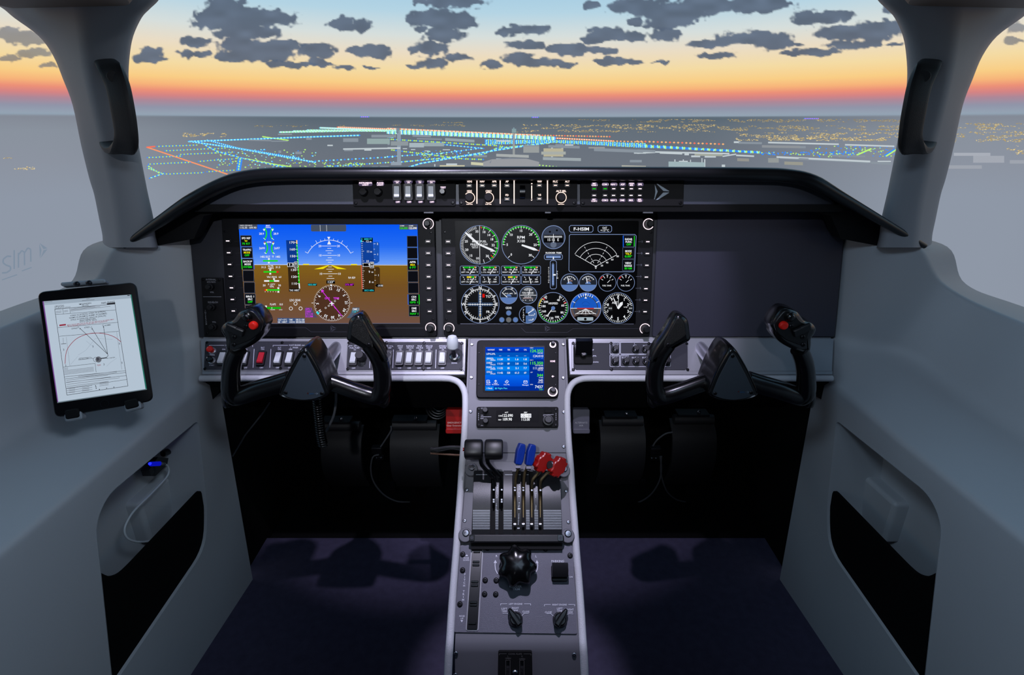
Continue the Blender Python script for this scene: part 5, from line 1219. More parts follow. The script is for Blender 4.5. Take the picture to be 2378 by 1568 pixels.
# ================================================================== lower console
cons = empty('switch_console', LP.M, 'silver switch console running under the two displays', 'console')
yT, yB = LP.uv(1200, 786)[1], LP.uv(1200, 871)[1]; XC = .1005
def cface(x0, x1):
    e = lambda x, y: math.copysign(.604 + .022 * (y - yB) / (yT - yB), x) if abs(x) > .5 else x
    tr = lambda ya, yb3: ccw([(e(x0, ya), ya), (e(x1, ya), ya), (e(x1, yb3), yb3), (e(x0, yb3), yb3)])
    b = MB(); b.prism(tr(yB, yT), -.03, 0, .001)
    b.prism(tr(yB - .0005, yB + .0075), 0, .0025, .0012)
    return b.build('console_face', M_SILVER, cons)
cface(-.630, -XC); cface(XC, .630)
b = MB(); b.prism(rrect(-.624, yT, .624, yT + .014, .001, 2), -.03, -.006); b.build('top_ledge', M_SILVER, cons, smooth=0)
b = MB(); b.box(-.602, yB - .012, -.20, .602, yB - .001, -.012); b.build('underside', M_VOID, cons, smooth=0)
PSW = LP.moved(LP.pt(0, 0, .0025))
K4 = 320 / 2378; PW = (.80, .80, .86)
def swpanel(name, label, pts, reg, k, tabs):
    r = empty(name, PSW.M, label, 'switch panel')
    face(PSW, r, pts, reg, k, M_SILVER, .0025, .004, .0006, 'mounting_frame', 0.0)
    (xa, ya), (xb, yb), (xc, yc), (xd, yd) = pts; i = 16; c = tabs
    q = [(xa + i + c, ya + i), (xb - i - c, yb + i), (xb - i, yb + i + c), (xc - i, yc - i - c), (xc - i - c, yc - i), (xd + i + c, yd - i), (xd + i, yd - i - c), (xa + i, ya + i + c)]
    qq = [PSW.uv(reg[0] + x * k, reg[1] + y * k) for x, y in q]; b = MB(); b.prism(ccw(qq), 0, .0012, .0003); b.build('face_plate', M_SWPANEL, r, smooth=0)
    return r
Re = (460, 780); pe = lambda x, y: (Re[0] + x * K4, Re[1] + y * K4)
esw = swpanel('engine_switch_panel', 'dark engine switch panel with a red battery rocker behind the left yoke', [(110, 82), (2142, 82), (2150, 600), (90, 604)], Re, K4, 48)
PR = LP.moved(LP.pt(0, 0, .0037))
def lpx(root): return root
EZ = .0012
def rock2(root, x, y, reg, m=M_WHITEKEY):
    o = rocker(root, PSW, reg[0] + x * K4, reg[1] + y * K4, m, 'low'); o.location.z = EZ; return o
for x, m in ((432, M_WHITEKEY), (815, M_WHITEKEY), (1105, M_REDKEY), (1396, M_WHITEKEY), (1590, M_WHITEKEY), (1790, M_WHITEKEY), (1960, M_WHITEKEY)): rock2(esw, x, 397, Re, m)
screws([pe(*p) for p in ((156, 122), (122, 572), (2102, 118), (2110, 570))], esw, PSW, s=1.0, z=.0006); screws([pe(*p) for p in ((1455, 122), (775, 565), (1427, 565))], esw, PSW, z=EZ)
def push_button(root, P, px, py, m, r=.0062, h=.013, z=EZ):
    x, y = P.uv(px, py); b = MB(); b.lathe([(r * 1.15, 0), (r * 1.15, .003), (r * .95, .004), (r * .95, .0045)], n=18); k = b.build('push_button', M_CHROME, root, loc=(x, y, z))
    b = MB(); b.lathe([(r * .8, .004), (r * .8, h * .8), (r, h * .82), (r, h), (r * .85, h + .001), (r * .6, h + .0002)], n=18); b.build('button_cap', m, k); return k
push_button(esw, PSW, *pe(262, 270), M_REDB); push_button(esw, PSW, *pe(255, 440), M_GLOSS)
ik = Ink(PSW, Re, K4, .0016, .00003)
def brace(x0, x1, ty, t, y, tw):
    m = (x0 + x1) / 2; ik.path([(x0, y + 26), (x0, y), (m - tw / 2 - 16, y)], 8, PW); ik.path([(m + tw / 2 + 16, y), (x1, y), (x1, y + 26)], 8, PW); ik.text(t, m, ty, 24, PW, w=tw)
brace(200, 948, 168, 'LEFT ENGINE', 170, 200); brace(1300, 2052, 168, 'RIGHT ENGINE', 170, 200)
for x, t in ((1124, 'BAT'), (1410, 'ALT'), (500, '1'), (1602, '1')): ik.text(t, x, 210, 24, PW)
ik.text('MAGN', 1686, 210, 24, PW, w=88); ik.text('MAGN', 640, 210, 24, PW, w=88)
for x in (450, 830, 1122, 1410, 1602, 1800): ik.text('ON', x, 241, 24, PW)
for x in (450, 826, 1102, 1380, 1590, 1800): ik.text('OFF', x, 557, 25, PW)
ik.line(978, 235, 958, 558, 10, PW); ik.line(1266, 235, 1246, 558, 10, PW); ik.text('PRIME', 256, 338, 20, PW, w=88); ik.text('START', 248, 516, 20, PW, w=88)
ik.build('lettering', C_PRINT, esw)
# de-ice panel
Rd = (780, 780); pd = lambda x, y: (Rd[0] + x * K4, Rd[1] + y * K4)
dsw = swpanel('deice_switch_panel', 'dark de-ice switch panel with white rockers and the gear lever', [(190, 96), (2204, 92), (2206, 612), (170, 606)], Rd, K4, 48)
for x in (314, 700, 900, 1105, 1272, 1440, 1605): rock2(dsw, x, 397, Rd)
rock2(dsw, 1842, 397, Rd)
screws([pd(*p) for p in ((228, 124), (208, 572), (2172, 132), (2164, 578))], dsw, PSW, z=.0006); screws([pd(*p) for p in ((876, 124), (1524, 128), (1512, 574))], dsw, PSW, z=EZ)
knob(dsw, PSW, *pd(456, 395), .0090, .022, m=M_BLACK, step=False, z=EZ, name='heat_knob')
# gear lever with white wheel-shaped knob
x, y = PSW.uv(*pd(2048, 365)); b = MB(); b.lathe([(.0105, 0), (.0105, .002), (.008, .004), (.006, .0045)], n=20); gl_ = b.build('gear_lever', M_STEEL, dsw, loc=(x, y, EZ))
b = MB(); b.tube([(0, 0, .003), (-.0008, .0055, .022), (-.001, .009, .032)], [.0042, .0038, .0036], 12); b.build('lever_shaft', M_DSTEEL, gl_)
b = MB()
prof = [(.0035, 0), (.0075, .0006), (.0102, .0035), (.0110, .0105), (.0104, .0205), (.0078, .0262), (.0035, .0280)]
b.lathe(prof, c=(0, 0, -.006), axis=(0, .72, .69), n=20); b.xf(Matrix.Translation((-.001, .0065, .030)) @ Matrix.Diagonal((1, 1.0, 1, 1))); b.build('lever_knob', M_WHITE, gl_, 'glossy white wheel-shaped knob')
ik = Ink(PSW, Rd, K4, .0016, .00003)
ik.path([(228, 196), (228, 178), (290, 178)], 8, PW); ik.path([(924, 182), (986, 182), (986, 200)], 8, PW); ik.text('LEFT ENGINE', 400, 178, 24, PW, w=170); ik.text('RIGHT ENGINE', 810, 180, 24, PW, w=190)
for x, ls in ((330, ('FUEL PUMP', 'ON')), (880, ('FUEL PUMP', 'ON')), (1116, ('PITOT', 'HEAT', 'ON')), (1284, ('SURFACE', 'DE-ICE', 'ON')), (1450, ('PROP', 'DE-ICE', 'ON')), (1614, ('DE-ICE', 'LIGHT', 'ON')), (1848, ('AVIONICS', 'MASTER', 'ON'))):
    for k, t in enumerate(ls[::-1]): ik.text(t, x, 247 - k * 32, 24, PW, w=min(170 if 'PUMP' in t else 132, 19 * len(t)))
ik.text('CARB', 480, 262, 24, PW, w=76); ik.text('HEAT', 480, 292, 24, PW, w=76); ik.text('FULL', 472, 480, 22, (.5, .5, .52), w=62); ik.text('ON', 470, 512, 22, (.5, .5, .52))
for x in (312, 1104, 1270, 1438, 1606, 1842): ik.text('OFF', x, 566, 25, PW)
for x, x2 in ((600, 588), (998, 988), (1734, 1722)): ik.line(x, 246, x2, 566, 10, PW)
ik.text('DOWN', 2046, 480, 24, PW, w=92); ik.text('UP', 2060, 186, 24, PW)
ik.build('lettering', C_PRINT, dsw)
# flap and breaker panel on the right
Rf = (1080, 770); K5 = 540 / 2378; pf = lambda x, y: (Rf[0] + x * K5, Rf[1] + y * K5)
bsw = swpanel('breaker_panel', 'dark flap lever and circuit breaker panel left of the right yoke', [(1090, 102), (2290, 102), (2292, 412), (1092, 410)], Rf, K5, 28)
screws([pf(*p) for p in ((1106, 122), (1108, 390), (2265, 126), (2275, 392))], bsw, PSW, z=.0006); screws([pf(*p) for p in ((1492, 124), (1496, 388), (1878, 126))], bsw, PSW, z=EZ)
x, y = PSW.uv(*pf(1205, 250)); b = MB(); b.prism(rrect(-.018, -.018, .018, .018, .004), 0, .004, .001); fl = b.build('flap_lever', M_BLACKM, bsw, loc=(x, y, EZ))
b = MB(); b.rings([[(sx_, yy, zz) for yy, zz in ((.004, .002), (.012, .006), (.022, .020), (.026, .026), (.018, .030), (.008, .020), (-.002, .010))] for sx_ in (-.016, -.012, .012, .016)]); b.build('paddle', M_GLOSS, fl)
b = MB(); b.lathe([(.006, .003), (.006, .012), (.004, .013)], n=16); b.build('detent', M_GLOSS, fl)
brk = MB(); brk.lathe([(.0066, 0), (.0066, .005), (.0056, .0055), (.0054, .012), (.0046, .013)], n=16); ME_BRK = brk.mesh('breaker', M_BLACK)
BRK = ((1532, 190), (1738, 192), (1840, 192), (1942, 192), (2060, 192), (1530, 314), (1640, 314), (1742, 314), (1846, 314), (1950, 314), (2060, 314))
for x, y in BRK:
    o = bpy.data.objects.new('breaker', ME_BRK); COL.objects.link(o); o.parent = bsw; u = PSW.uv(*pf(x, y)); o.location = (*u, EZ)
ik = Ink(PSW, Rf, K5, .0016, .00003)
for r_ in ((1480, 114, 1578, 232), (1588, 114, 2096, 232), (1480, 240, 1578, 362), (1588, 240, 2098, 362)): ik.box(*r_, 5, PW, 10)
for t, x, y in (('PITCH', 1534, 131), ('TRIM', 1534, 149), ('L', 1734, 130), ('ALT', 1734, 149), ('BAT', 1838, 149), ('R', 1945, 130), ('ALT', 1945, 149), ('LANDING', 1530, 252), ('GEAR', 1530, 271), ('AVIONICS', 1633, 252), ('BUS 1', 1633, 271), ('BUS 1', 1736, 271), ('BUS 2', 1842, 271), ('AVIONICS', 2050, 252), ('BUS 2', 2052, 271)): ik.text(t, x, y, 14, PW, w=min(78, 13 * len(t)))
for t, y in (('UP', 193), ('APPR.', 255), ('DOWN', 317)): ik.text(t, 1290, y, 15, PW, al='l')
ik.build('lettering', C_PRINT, bsw)
ik = Ink(PSW.moved(PSW.pt(0, 0, EZ + .0132)), Rf, K5, 0, .00003)
for x, y in BRK: ik.text('5' if y < 250 else '7', x + 1, y - 2, 13, PW, bold=.03)
o = ik.build('breaker_rating', C_PRINT, bsw); o.location = (0, 0, EZ + .0132)

# ================================================================== centre pedestal
M_PED = mat('pedestal_grey', (.40, .40, .425), .48, metal=.05, bump=.05, scale=900, var=.02)
ped = empty('centre_pedestal', (0, .7, 0), 'grey centre pedestal sloping down between the footwells', 'pedestal')
bpy.context.view_layer.update(); PEI = ped.matrix_world.inverted()
def pedpart(mb, name, m, **k):
    o = mb.build(name, m, ped, **k); o.matrix_parent_inverse = PEI; return o
PA = LP.pt(0, LP.uv(1200, 784)[1]); PEF = Vector((0, .46, 0))
prof = [PA, PB, PC] + [PD + (PC - PD).normalized() * .013, PD + (PC - PD).normalized() * .008, PD + Vector((0, .0002, -.0012)), PD + (PE - PD).normalized() * .008, PD + (PE - PD).normalized() * .013] + [PE, PE + Vector((0, -.006, -.06)), PEF, Vector((0, 1.02, 0)), Vector((0, 1.03, .45)), Vector((0, .99, .60))]
b = MB(); b.rings([[(x, p.y, p.z) for p in prof] for x in (-.0965, .0965)]); pedpart(b, 'pedestal_body', M_PED, smooth=28)
q = rrect(*LP.uv(1094, 787), *LP.uv(1319, 1052), .003)
b = MB(); b.prism(rrect(-.0925, LP.uv(1200, 1052)[1], .0925, LP.uv(1200, 787)[1], .002), 0, .002, .0006); b.xf(LP.M); pedpart(b, 'radio_fascia', M_PED)
PL2 = LP.moved(LP.pt(0, 0, .002))
fas = empty('fascia_screws_anchor', PL2.M) if False else None
for pxy in ((1096, 801), (1095, 878), (1093, 957), (1308, 801), (1308, 879), (1309, 958), (1309, 1038)):
    u = LP.uv(*pxy); o = bpy.data.objects.new('screw', ME_SCREW_S); COL.objects.link(o); o.parent = ped; o.matrix_parent_inverse = PEI; o.matrix_world = LP.M @ Matrix.Translation((u[0], u[1], .002)) @ Matrix.Diagonal((1.1, 1.1, 1.1, 1))
for P_, L_ in ((QP, ((1084, 1138), (1079, 1210), (1315, 1141), (1320, 1213))), (EP, ((1059, 1516), (1333, 1519), (1058, 1566)))):
    for pxy in L_:
        u = P_.uv(*pxy); o = bpy.data.objects.new('screw', ME_SCREW_S); COL.objects.link(o); o.parent = ped; o.matrix_parent_inverse = PEI; o.matrix_world = P_.M @ Matrix.Translation((u[0], u[1], .001)) @ Matrix.Diagonal((1.1, 1.1, 1.1, 1))
# padded leather edges: along the console, then down the pedestal side
def surf(px, py, h=0.0):
    P_ = LP if py < 1055 else QP if py < 1256 else TP if py < 1502 else EP
    return P_.pt(*P_.uv(px, py, h), h)
def padded(sx, label):
    px = [(466, 879), (600, 879), (800, 879), (960, 879), (1030, 879), (1052, 882), (1068, 891), (1078, 908), (1081, 930), (1080, 980), (1077.5, 1030), (1073, 1085), (1069, 1150), (1063, 1230), (1060, 1275), (1054, 1350), (1049, 1420), (1046, 1470), (1044, 1500), (1042, 1530), (1040, 1575), (1036, 1650)]
    pts = [surf(2398 - x if sx > 0 else x, y, .002) for x, y in px]
    b = MB(); b.tube(spline(pts, 5), .0062, 10)
    return tag(b.build('padded_edge', M_LEATHER, smooth=60), label, 'trim', 'leather edge trims')
padded(-1, 'white leather padded edge under the left console and pedestal side'); padded(1, 'white leather padded edge under the right console and pedestal side')

# navigator with touch screen
PN = LP.moved(LP.pt(0, 0, .010)); nav = empty('touch_navigator', PN.M, 'black touch navigator showing a blue flight plan page', 'navigator')
Rn = (1100, 780); KN = 230 / 2254; pn = lambda x, y: (Rn[0] + x * KN, Rn[1] + y * KN)
face(PN, nav, [(75, 95), (1935, 95), (1932, 1412), (55, 1412)], Rn, KN, mat('nav_bezel', (.03, .03, .045), .6, bump=.1, scale=900, spec=.2), .010, .008, .0015, 'bezel')
face(PN, nav, [(215, 225), (1615, 225), (1610, 1290), (205, 1290)], Rn, KN, M_SCREENBLK, .0005, .002, .0001, 'screen_glass', .0002)
k = knob(nav, PN, *pn(1800, 205), .0042, .013, E_PINK, .0052, a0=-230, a1=50, rw=.0010); k = knob(nav, PN, *pn(1797, 1275), .0066, .016, E_PINK, .0082, rw=.0009)
screws([pn(128, 388), pn(120, 1108), pn(1866, 390), pn(1866, 1118)], nav, PN, s=.55)
ik = Ink(PN, Rn, KN, .0006, .00001)
NB = [(.02, .22, .72), (0, .40, .90)]
ik.grad(265, 262, 1600, 900, (.02, .20, .72), (.0, .32, .85), 8); ik.grad(262, 890, 1600, 1250, (.02, .42, .95), (.0, .22, .75), 10); ik.grad(275, 265, 1270, 382, (.0, .27, .86), (.0, .17, .62), 6)
for y, c in ((382, (.0, .33, .74)), (485, (.0, .50, .93)), (588, (.0, .36, .76)), (692, (.0, .50, .93)), (795, (.0, .38, .80))): ik.rect(270, y, 1264, y + 103, c)
ik.rect(1268, 262, 1600, 540, (.0, .28, .76)); ik.rect(1266, 540, 1600, 1250, (.0, .17, .58)); ik.rect(262, 1150, 458, 1250, (.0, .48, .92)); ik.rect(458, 1155, 1264, 1250, (.0, .19, .62))
for t, x, w in (('WAYPOINT', 398, 165), ('TIME', 612, 80), ('TRK', 800, 66), ('DIST', 988, 76), ('CHL', 1176, 68)): ik.text(t, x, 322, 32, WHT, w=w, bold=.02)
for y, a, s2, r in ((416, 'LFPG.09L', '', ('__', '__', '__', '__')), (520, '(800)', 'OPAL2G', ('11:20', '85', '1.6', '1.8')), (620, 'D085F', 'OPAL2G', ('11:21', '89', '3.8', '5.6')), (722, 'PG092', 'OPAL2G', ('11:22', '85', '2.1', '7.7')), (828, 'OPALE', 'OPAL2G', ('11:42', '328', '61.3', '69'))):
    ik.text(a, 292, y, 40, WHT, w=25 * len(a) + 4, al='l'); (s2 and ik.text(s2, 436, y + 40, 28, WHT, w=118))
    for x, t in zip((606, 794, 984, 1172), r): ik.text(t, x, y + 18, 40, WHT, w=max(52, 24 * len(t)), bold=.02)
for x, y in ((432, 524), (460, 732)): ik.path([(x - 24, y + 22), (x, y - 22), (x + 24, y + 22), (x - 24, y + 22)], 6, WHT)
ik.text('COM 1', 1318, 280, 24, WHT, w=80); ik.text('124.355', 1434, 348, 62, (.35, .92, .15), w=284, bold=.02); ik.text('LFPG DEP', 1516, 402, 24, WHT, w=124); ik.text('124.010', 1468, 466, 52, WHT, w=228); ik.text('---', 1558, 514, 20, WHT)
ik.text('NAV 1', 1318, 558, 22, WHT, w=76); ik.text('115.350', 1434, 626, 62, (.35, .92, .15), w=290, bold=.02); ik.text('CGN VOR-DME', 1488, 680, 24, WHT, w=180); ik.text('111.600', 1468, 742, 54, WHT, w=228); ik.text('PGS VOR', 1518, 790, 24, WHT, w=118)
ik.text('ADF', 1316, 836, 22, WHT, w=50); ik.text('344', 1510, 902, 58, (.35, .92, .15), w=134, bold=.02); ik.text('CG NDB', 1530, 956, 24, WHT, w=96); ik.text('345', 1526, 1020, 54, WHT, w=104); ik.text('LUT NDB', 1520, 1070, 24, WHT, w=116); ik.text('XPDR', 1316, 1114, 22, WHT, w=68); ik.text('7437', 1486, 1166, 62, WHT, w=184, bold=.02); ik.text('STBY', 1534, 1228, 28, (.35, .92, .15), w=88)
ik.text('Routes', 336, 1114, 26, WHT, w=96); ik.text('Procedures', 496, 1114, 26, WHT, w=158); ik.text('Clear FPL', 752, 1116, 26, WHT, w=136); ik.text('Messages', 1178, 1124, 26, WHT, w=142)
ik.box(296, 1014, 360, 1084, 10, WHT, 8); ik.line(310, 1044, 346, 1044, 8, WHT); ik.line(310, 1064, 340, 1064, 8, WHT); ik.poly([(352, 1056), (384, 1070), (366, 1090)], WHT)
ik.path([(500, 1080), (500, 1020)], 14, WHT); ik.path([(470, 1044), (500, 1014), (530, 1044)], 12, WHT); ik.path([(464, 1070), (464, 1090), (536, 1090), (536, 1070)], 10, WHT)
ik.path([(714, 1054), (758, 1012), (794, 1048), (750, 1090), (714, 1054)], 10, WHT); ik.line(738, 1040, 772, 1066, 8, WHT); ik.box(1138, 1028, 1218, 1086, 10, WHT, 8); ik.path([(1146, 1036), (1178, 1062), (1210, 1036)], 8, WHT)
ik.text('< Back', 360, 1200, 34, WHT, w=134); ik.text('Flight Plan', 656, 1200, 34, (.3, .85, .95), w=216); ik.rect(484, 1184, 526, 1222, (.2, .75, .95))
ik.build('screen_graphics', C_EMIT, nav)
ik = Ink(PN, Rn, KN, .0003, .00002); ik.text('HOME', 1798, 580, 36, (1, .88, .98), w=112, bold=.04); ik.poly([(1770, 925), (1798, 900), (1826, 925), (1798, 950)], (1, .88, .98)); ik.line(1815, 925, 1836, 925, 8, (1, .88, .98)); ik.build('backlit_lettering', C_LABEL, nav)

# radio
PRD = LP.moved(LP.pt(0, 0, .009)); rad = empty('com_nav_radio', PRD.M, 'slim black radio with white frequency readout below the navigator', 'radio')
face(PRD, rad, [(118, 770), (955, 770), (955, 980), (115, 980)], Rf, K5, M_BLACKM, .009, .004, .001, 'bezel')
face(PRD, rad, [(318, 806), (748, 806), (750, 926), (318, 926)], Rf, K5, M_SCREENBLK, .0005, .002, .0001, 'screen_glass', .0002)
knob(rad, PRD, *pf(208, 812), .0052, .010, step=False); knob(rad, PRD, *pf(212, 922), .0052, .010, step=False); knob(rad, PRD, *pf(848, 915), .0098, .014, step=True)
b = MB(); u = PRD.uv(*pf(850, 818)); b.prism(rrect(-.0065, -.0035, .0065, .0035, .001), 0, .002, .0005); b.build('swap_key', M_BLACKM, rad, loc=(*u, 0))
screws([pf(142, 795), pf(142, 955), pf(928, 800), pf(928, 958)], rad, PRD, s=.8)
ik = Ink(PRD, Rf, K5, .0005, .00001)
ik.text('ACT', 424, 829, 13, WHT, w=36); ik.text('SBY', 620, 829, 13, WHT, w=36); ik.text('COM', 358, 864, 14, WHT, w=34); ik.text('122.090', 436, 860, 27, WHT, w=106); ik.text('NAV', 356, 904, 14, WHT, w=32); ik.text('109.90', 434, 899, 27, WHT, w=92); ik.rect(570, 842, 676, 882, (.95, .96, 1)); ik.text('122.100', 624, 861, 27, (.05, .05, .06), w=98); ik.text('113.00', 620, 900, 27, WHT, w=84)
ik.build('readout', C_LABEL, rad)
ik = Ink(PRD, Rf, K5, .0003, .00002); g3 = (.7, .7, .74)
ik.text('COM', 180, 787, 11, g3); ik.text('NAV', 174, 890, 11, g3); ik.text('VOL', 174, 858, 9, g3); ik.text('VOL', 174, 962, 9, g3); ik.line(160, 874, 268, 874, 4, g3); ik.line(800, 852, 906, 850, 4, g3); ik.text('Tune', 815, 864, 12, g3); ik.line(205, 812, 190, 806, 5, WHT)
for x in (138, 930):
    for k_ in range(4): ik.line(x, 835 + k_ * 20, x, 848 + k_ * 20, 4, g3)
ik.poly([(832, 818), (842, 810), (842, 815), (858, 815), (858, 810), (868, 818), (858, 826), (858, 821), (842, 821), (842, 826)], (1, .9, 1)); ik.build('lettering', C_PRINT, rad)
# ================================================================== throttle quadrant
R6 = (1030, 1000); K6 = 330 / 1916; p6 = lambda x, y: (R6[0] + x * K6, R6[1] + y * K6)
quad = empty('throttle_quadrant', QP.M, 'black throttle quadrant with white stripes and six levers', 'throttle quadrant')
face(QP, quad, [(318, 420), (1668, 420), (1735, 1535), (222, 1535)], R6, K6, M_PED, .001, .003, .0006, 'base_frame', .0015)
for x, y in ((378, 545), (1612, 560), (300, 1420), (1665, 1430)):
    u = QP.uv(*p6(x, y)); b = MB(); b.lathe([(.0115, 0), (.0115, .009), (.0105, .0100)], n=24); e_ = b.build('mounting_ear', M_PED, quad, loc=(u[0], u[1], .0012))
    b = MB(); b.lathe([(.0060, .0098), (.0060, .0108), (.0045, .0120), (.0012, .0122), (.001, .0108)], n=14); b.build('screw', M_STEEL, e_, loc=(0.001, .003, 0))
HQ = .024; QM = QP.moved(QP.pt(0, 0, HQ))
yt, yb_ = QM.uv(*p6(1000, 530))[1], QM.uv(*p6(1000, 1395))[1]
def zq(y):
    t = (y - yb_) / (yt - yb_); return HQ + .016 * math.sin(math.pi * min(1, max(0, t * .80 + .10))) - .010
def qx(x, y): return QM.uv(*p6(x, y))[0]
xl, xr = qx(372, 1330), qx(1600, 1330)
b = MB(); b.box(xl, yb_ - .022, .0, xr, yt, .012); b.build('housing', M_BLACKM, quad, smooth=0)
b = MB(); b.prism(rrect(xl - .003, QM.uv(*p6(1000, 1490))[1] - .003, xr + .003, yb_ + .001, .0055), .0, .0205, .003, seg=3); b.build('front_lip', M_BLACK, quad)
for x in (380, 1578):
    u = QM.uv(*p6(x, 1445)); b = MB(); b.prism(rrect(-.0045, -.0050, .0045, .0050, .0015), .0195, .0215, .0005); l_ = b.build('corner_lug', M_GLOSS, quad, loc=(u[0], u[1], 0)); b = MB(); b.lathe([(.0026, .0215), (.0026, .0222), (.001, .0222), (.001, .0216)], n=12); b.build('screw', M_DSTEEL, l_)
M_QP = mat('quadrant_black', (.105, .11, .125), .40, bump=.1, scale=900)
PIECES = [(385, 628), (693, 742), (803, 926), (988, 1050), (1108, 1166), (1222, 1282), (1342, 1597)]
NSEG = 14
def curved(xa, xb, t0, t1, n, dz, th):
    R = []
    for i in range(n + 1):
        y = yb_ + (yt - yb_) * (t0 + (t1 - t0) * i / n); z = zq(y) + dz
        R.append([(xa, y, z - th), (xb, y, z - th), (xb, y, z), (xa, y, z)])
    return MB().rings(R)
for a, c in PIECES:
    curved(qx(a, 1330), qx(c, 1330), 0, 1, NSEG, 0, .004).build('guide_plate', M_QP, quad)
st = MB(); M_STRIPE = mat('white_stripe', (.72, .74, .76), .5)
for a, c in (PIECES[0], PIECES[1], PIECES[2], PIECES[4], PIECES[5], PIECES[6]):
    for k_ in range(12):
        yy = QM.uv(*p6(1000, 1086 + k_ * 21.5))[1]; t = (yy - yb_) / (yt - yb_)
        xa, xb = qx(a + 6, 1330), qx(c - 4, 1330)
        s_ = curved(xa, xb, t - .0055, t + .0055, 1, .0003, .0004); st.add(s_.v, s_.f)
for a, c in ((437, 585), (828, 930), (1008, 1040), (1115, 1150), (1415, 1560)):
    yy = QM.uv(*p6(1000, 592))[1]; t = (yy - yb_) / (yt - yb_); s_ = curved(qx(a, 600), qx(c, 600), t - .004, t + .004, 1, .0003, .0004); st.add(s_.v, s_.f)
st.build('stripe_print', M_STRIPE, quad, 'fine white stripes', smooth=0)['kind'] = 'stuff'
ik = Ink(QM, R6, K6, 0, .00001)
def vtext(t, x, y0, y1, h):
    n = len(t)
    for i, ch in enumerate(t):
        if ch != ' ': ik.text(ch, x - (i / n) * 8, y0 + (y1 - y0) * (i + .5) / n, h, (.75, .77, .8), rot=90 if False else 0, bold=.03)
vtext('THROTTLE', 730, 740, 925, 17); vtext('IDLE', 717, 985, 1085, 16); vtext('PROP RPM', 1024, 725, 910, 18); vtext('HIGH', 1020, 975, 1050, 15); vtext('FEATHER', 1016, 1125, 1275, 16); vtext('MIXTURE', 1248, 755, 920, 17); vtext('LEAN', 1247, 1010, 1090, 15); ik.rect(1000, 1058, 1034, 1072, WHT); ik.rect(994, 1310, 1026, 1324, WHT)
ik.v = [(v[0], v[1], zq(v[1]) + .0004 + v[2]) for v in ik.v]; ik.build('lettering', C_PRINT, quad)
# slot rollers and index marks
for x, a_ in ((658, 0), (765, 0), (962, 1), (1076, 1), (1190, 1), (1305, 1)):
    for (ya, yb2) in (((800, 815), (935, 950), (965, 978)) if not a_ else ((768, 784), (806, 822))):
        u = QM.uv(*p6(x + (20 if not a_ else 0), (ya + yb2) / 2)); b = MB(); b.box(-.0014, -.0012, 0, .0014, .0012, .0015); b.build('index_mark', M_WHITE, quad, loc=(u[0], u[1], zq(u[1]) - .001), smooth=0)
    if a_:
        u = QM.uv(*p6(x, 1262)); b = MB(); b.lathe([(.0046, -.0020), (.0046, .0020)], axis=(1, 0, 0), n=16); b.build('roller', M_STEEL, quad, loc=(u[0], u[1], zq(u[1]) - .0075))
def qpt(px, py, h): u = QP.uv(px, py, h); return Vector((u[0], u[1], h))
def lever(path, r, m, name='lever'):
    b = MB(); b.tube(spline([qpt(*p) for p in path], 5), r, 10); return b.build(name, m, quad)
t1 = lever([(1148, 1180, .012), (1147.5, 1118, .030), (1140, 1104, .040), (1121, 1083, .058), (1117, 1070, .066), (1117, 1050, .072)], (.0036, .0026), M_GLOSS, 'throttle_lever')
t2 = lever([(1164, 1180, .012), (1163.5, 1116, .030), (1156, 1102, .040), (1136, 1080, .058), (1132, 1068, .066), (1131.5, 1050, .072)], (.0036, .0026), M_GLOSS, 'throttle_lever')
for lv, (xa, xb), bu in ((t1, (1079, 1121), 1), (t2, (1126, 1168), -1)):
    pa, pb_ = qpt(xa, 1044, .072), qpt(xb, 1044, .072)
    b = MB(); d = pb_ - pa; L_ = d.length; pr = []
    R = []
    for s_, k_ in ((0, .80), (.04, .93), (.10, .98), (.5, 1.0), (.90, .98), (.96, .93), (1, .80)):
        c_ = pa + d * s_
        R.append([(c_.x, c_.y + .0165 * k_ * math.copysign(abs(math.cos(a)) ** .7, math.cos(a)), c_.z + .0135 * k_ * math.copysign(abs(math.sin(a)) ** .7, math.sin(a))) for a in [2 * math.pi * i / 20 for i in range(20)]])
    b.rings(R); b.build('lever_knob', mat('throttle_black', (.05, .05, .055), .42), lv)
    if bu > 0:
        b = MB(); b.lathe([(.003, 0), (.003, .002)], c=(pa.x - .001, pa.y, pa.z), axis=(-1, 0, 0), n=12); b.build('side_button', M_RED, lv)
PL = [((962, 1262), [(962, 900), (968, 720), (978, 620), (992, 560), (1010, 490)], (1028, 315), 'blue', .062), ((1076, 1262), [(1076, 900), (1082, 720), (1092, 600), (1108, 540), (1130, 480)], (1168, 325), 'blue', .062),
      ((1190, 1262), [(1190, 900), (1192, 760), (1198, 690), (1212, 650), (1270, 575)], (1335, 425), 'red', .058), ((1304, 1262), [(1304, 900), (1306, 760), (1310, 700), (1326, 655), (1392, 585)], (1535, 488), 'red', .058)]
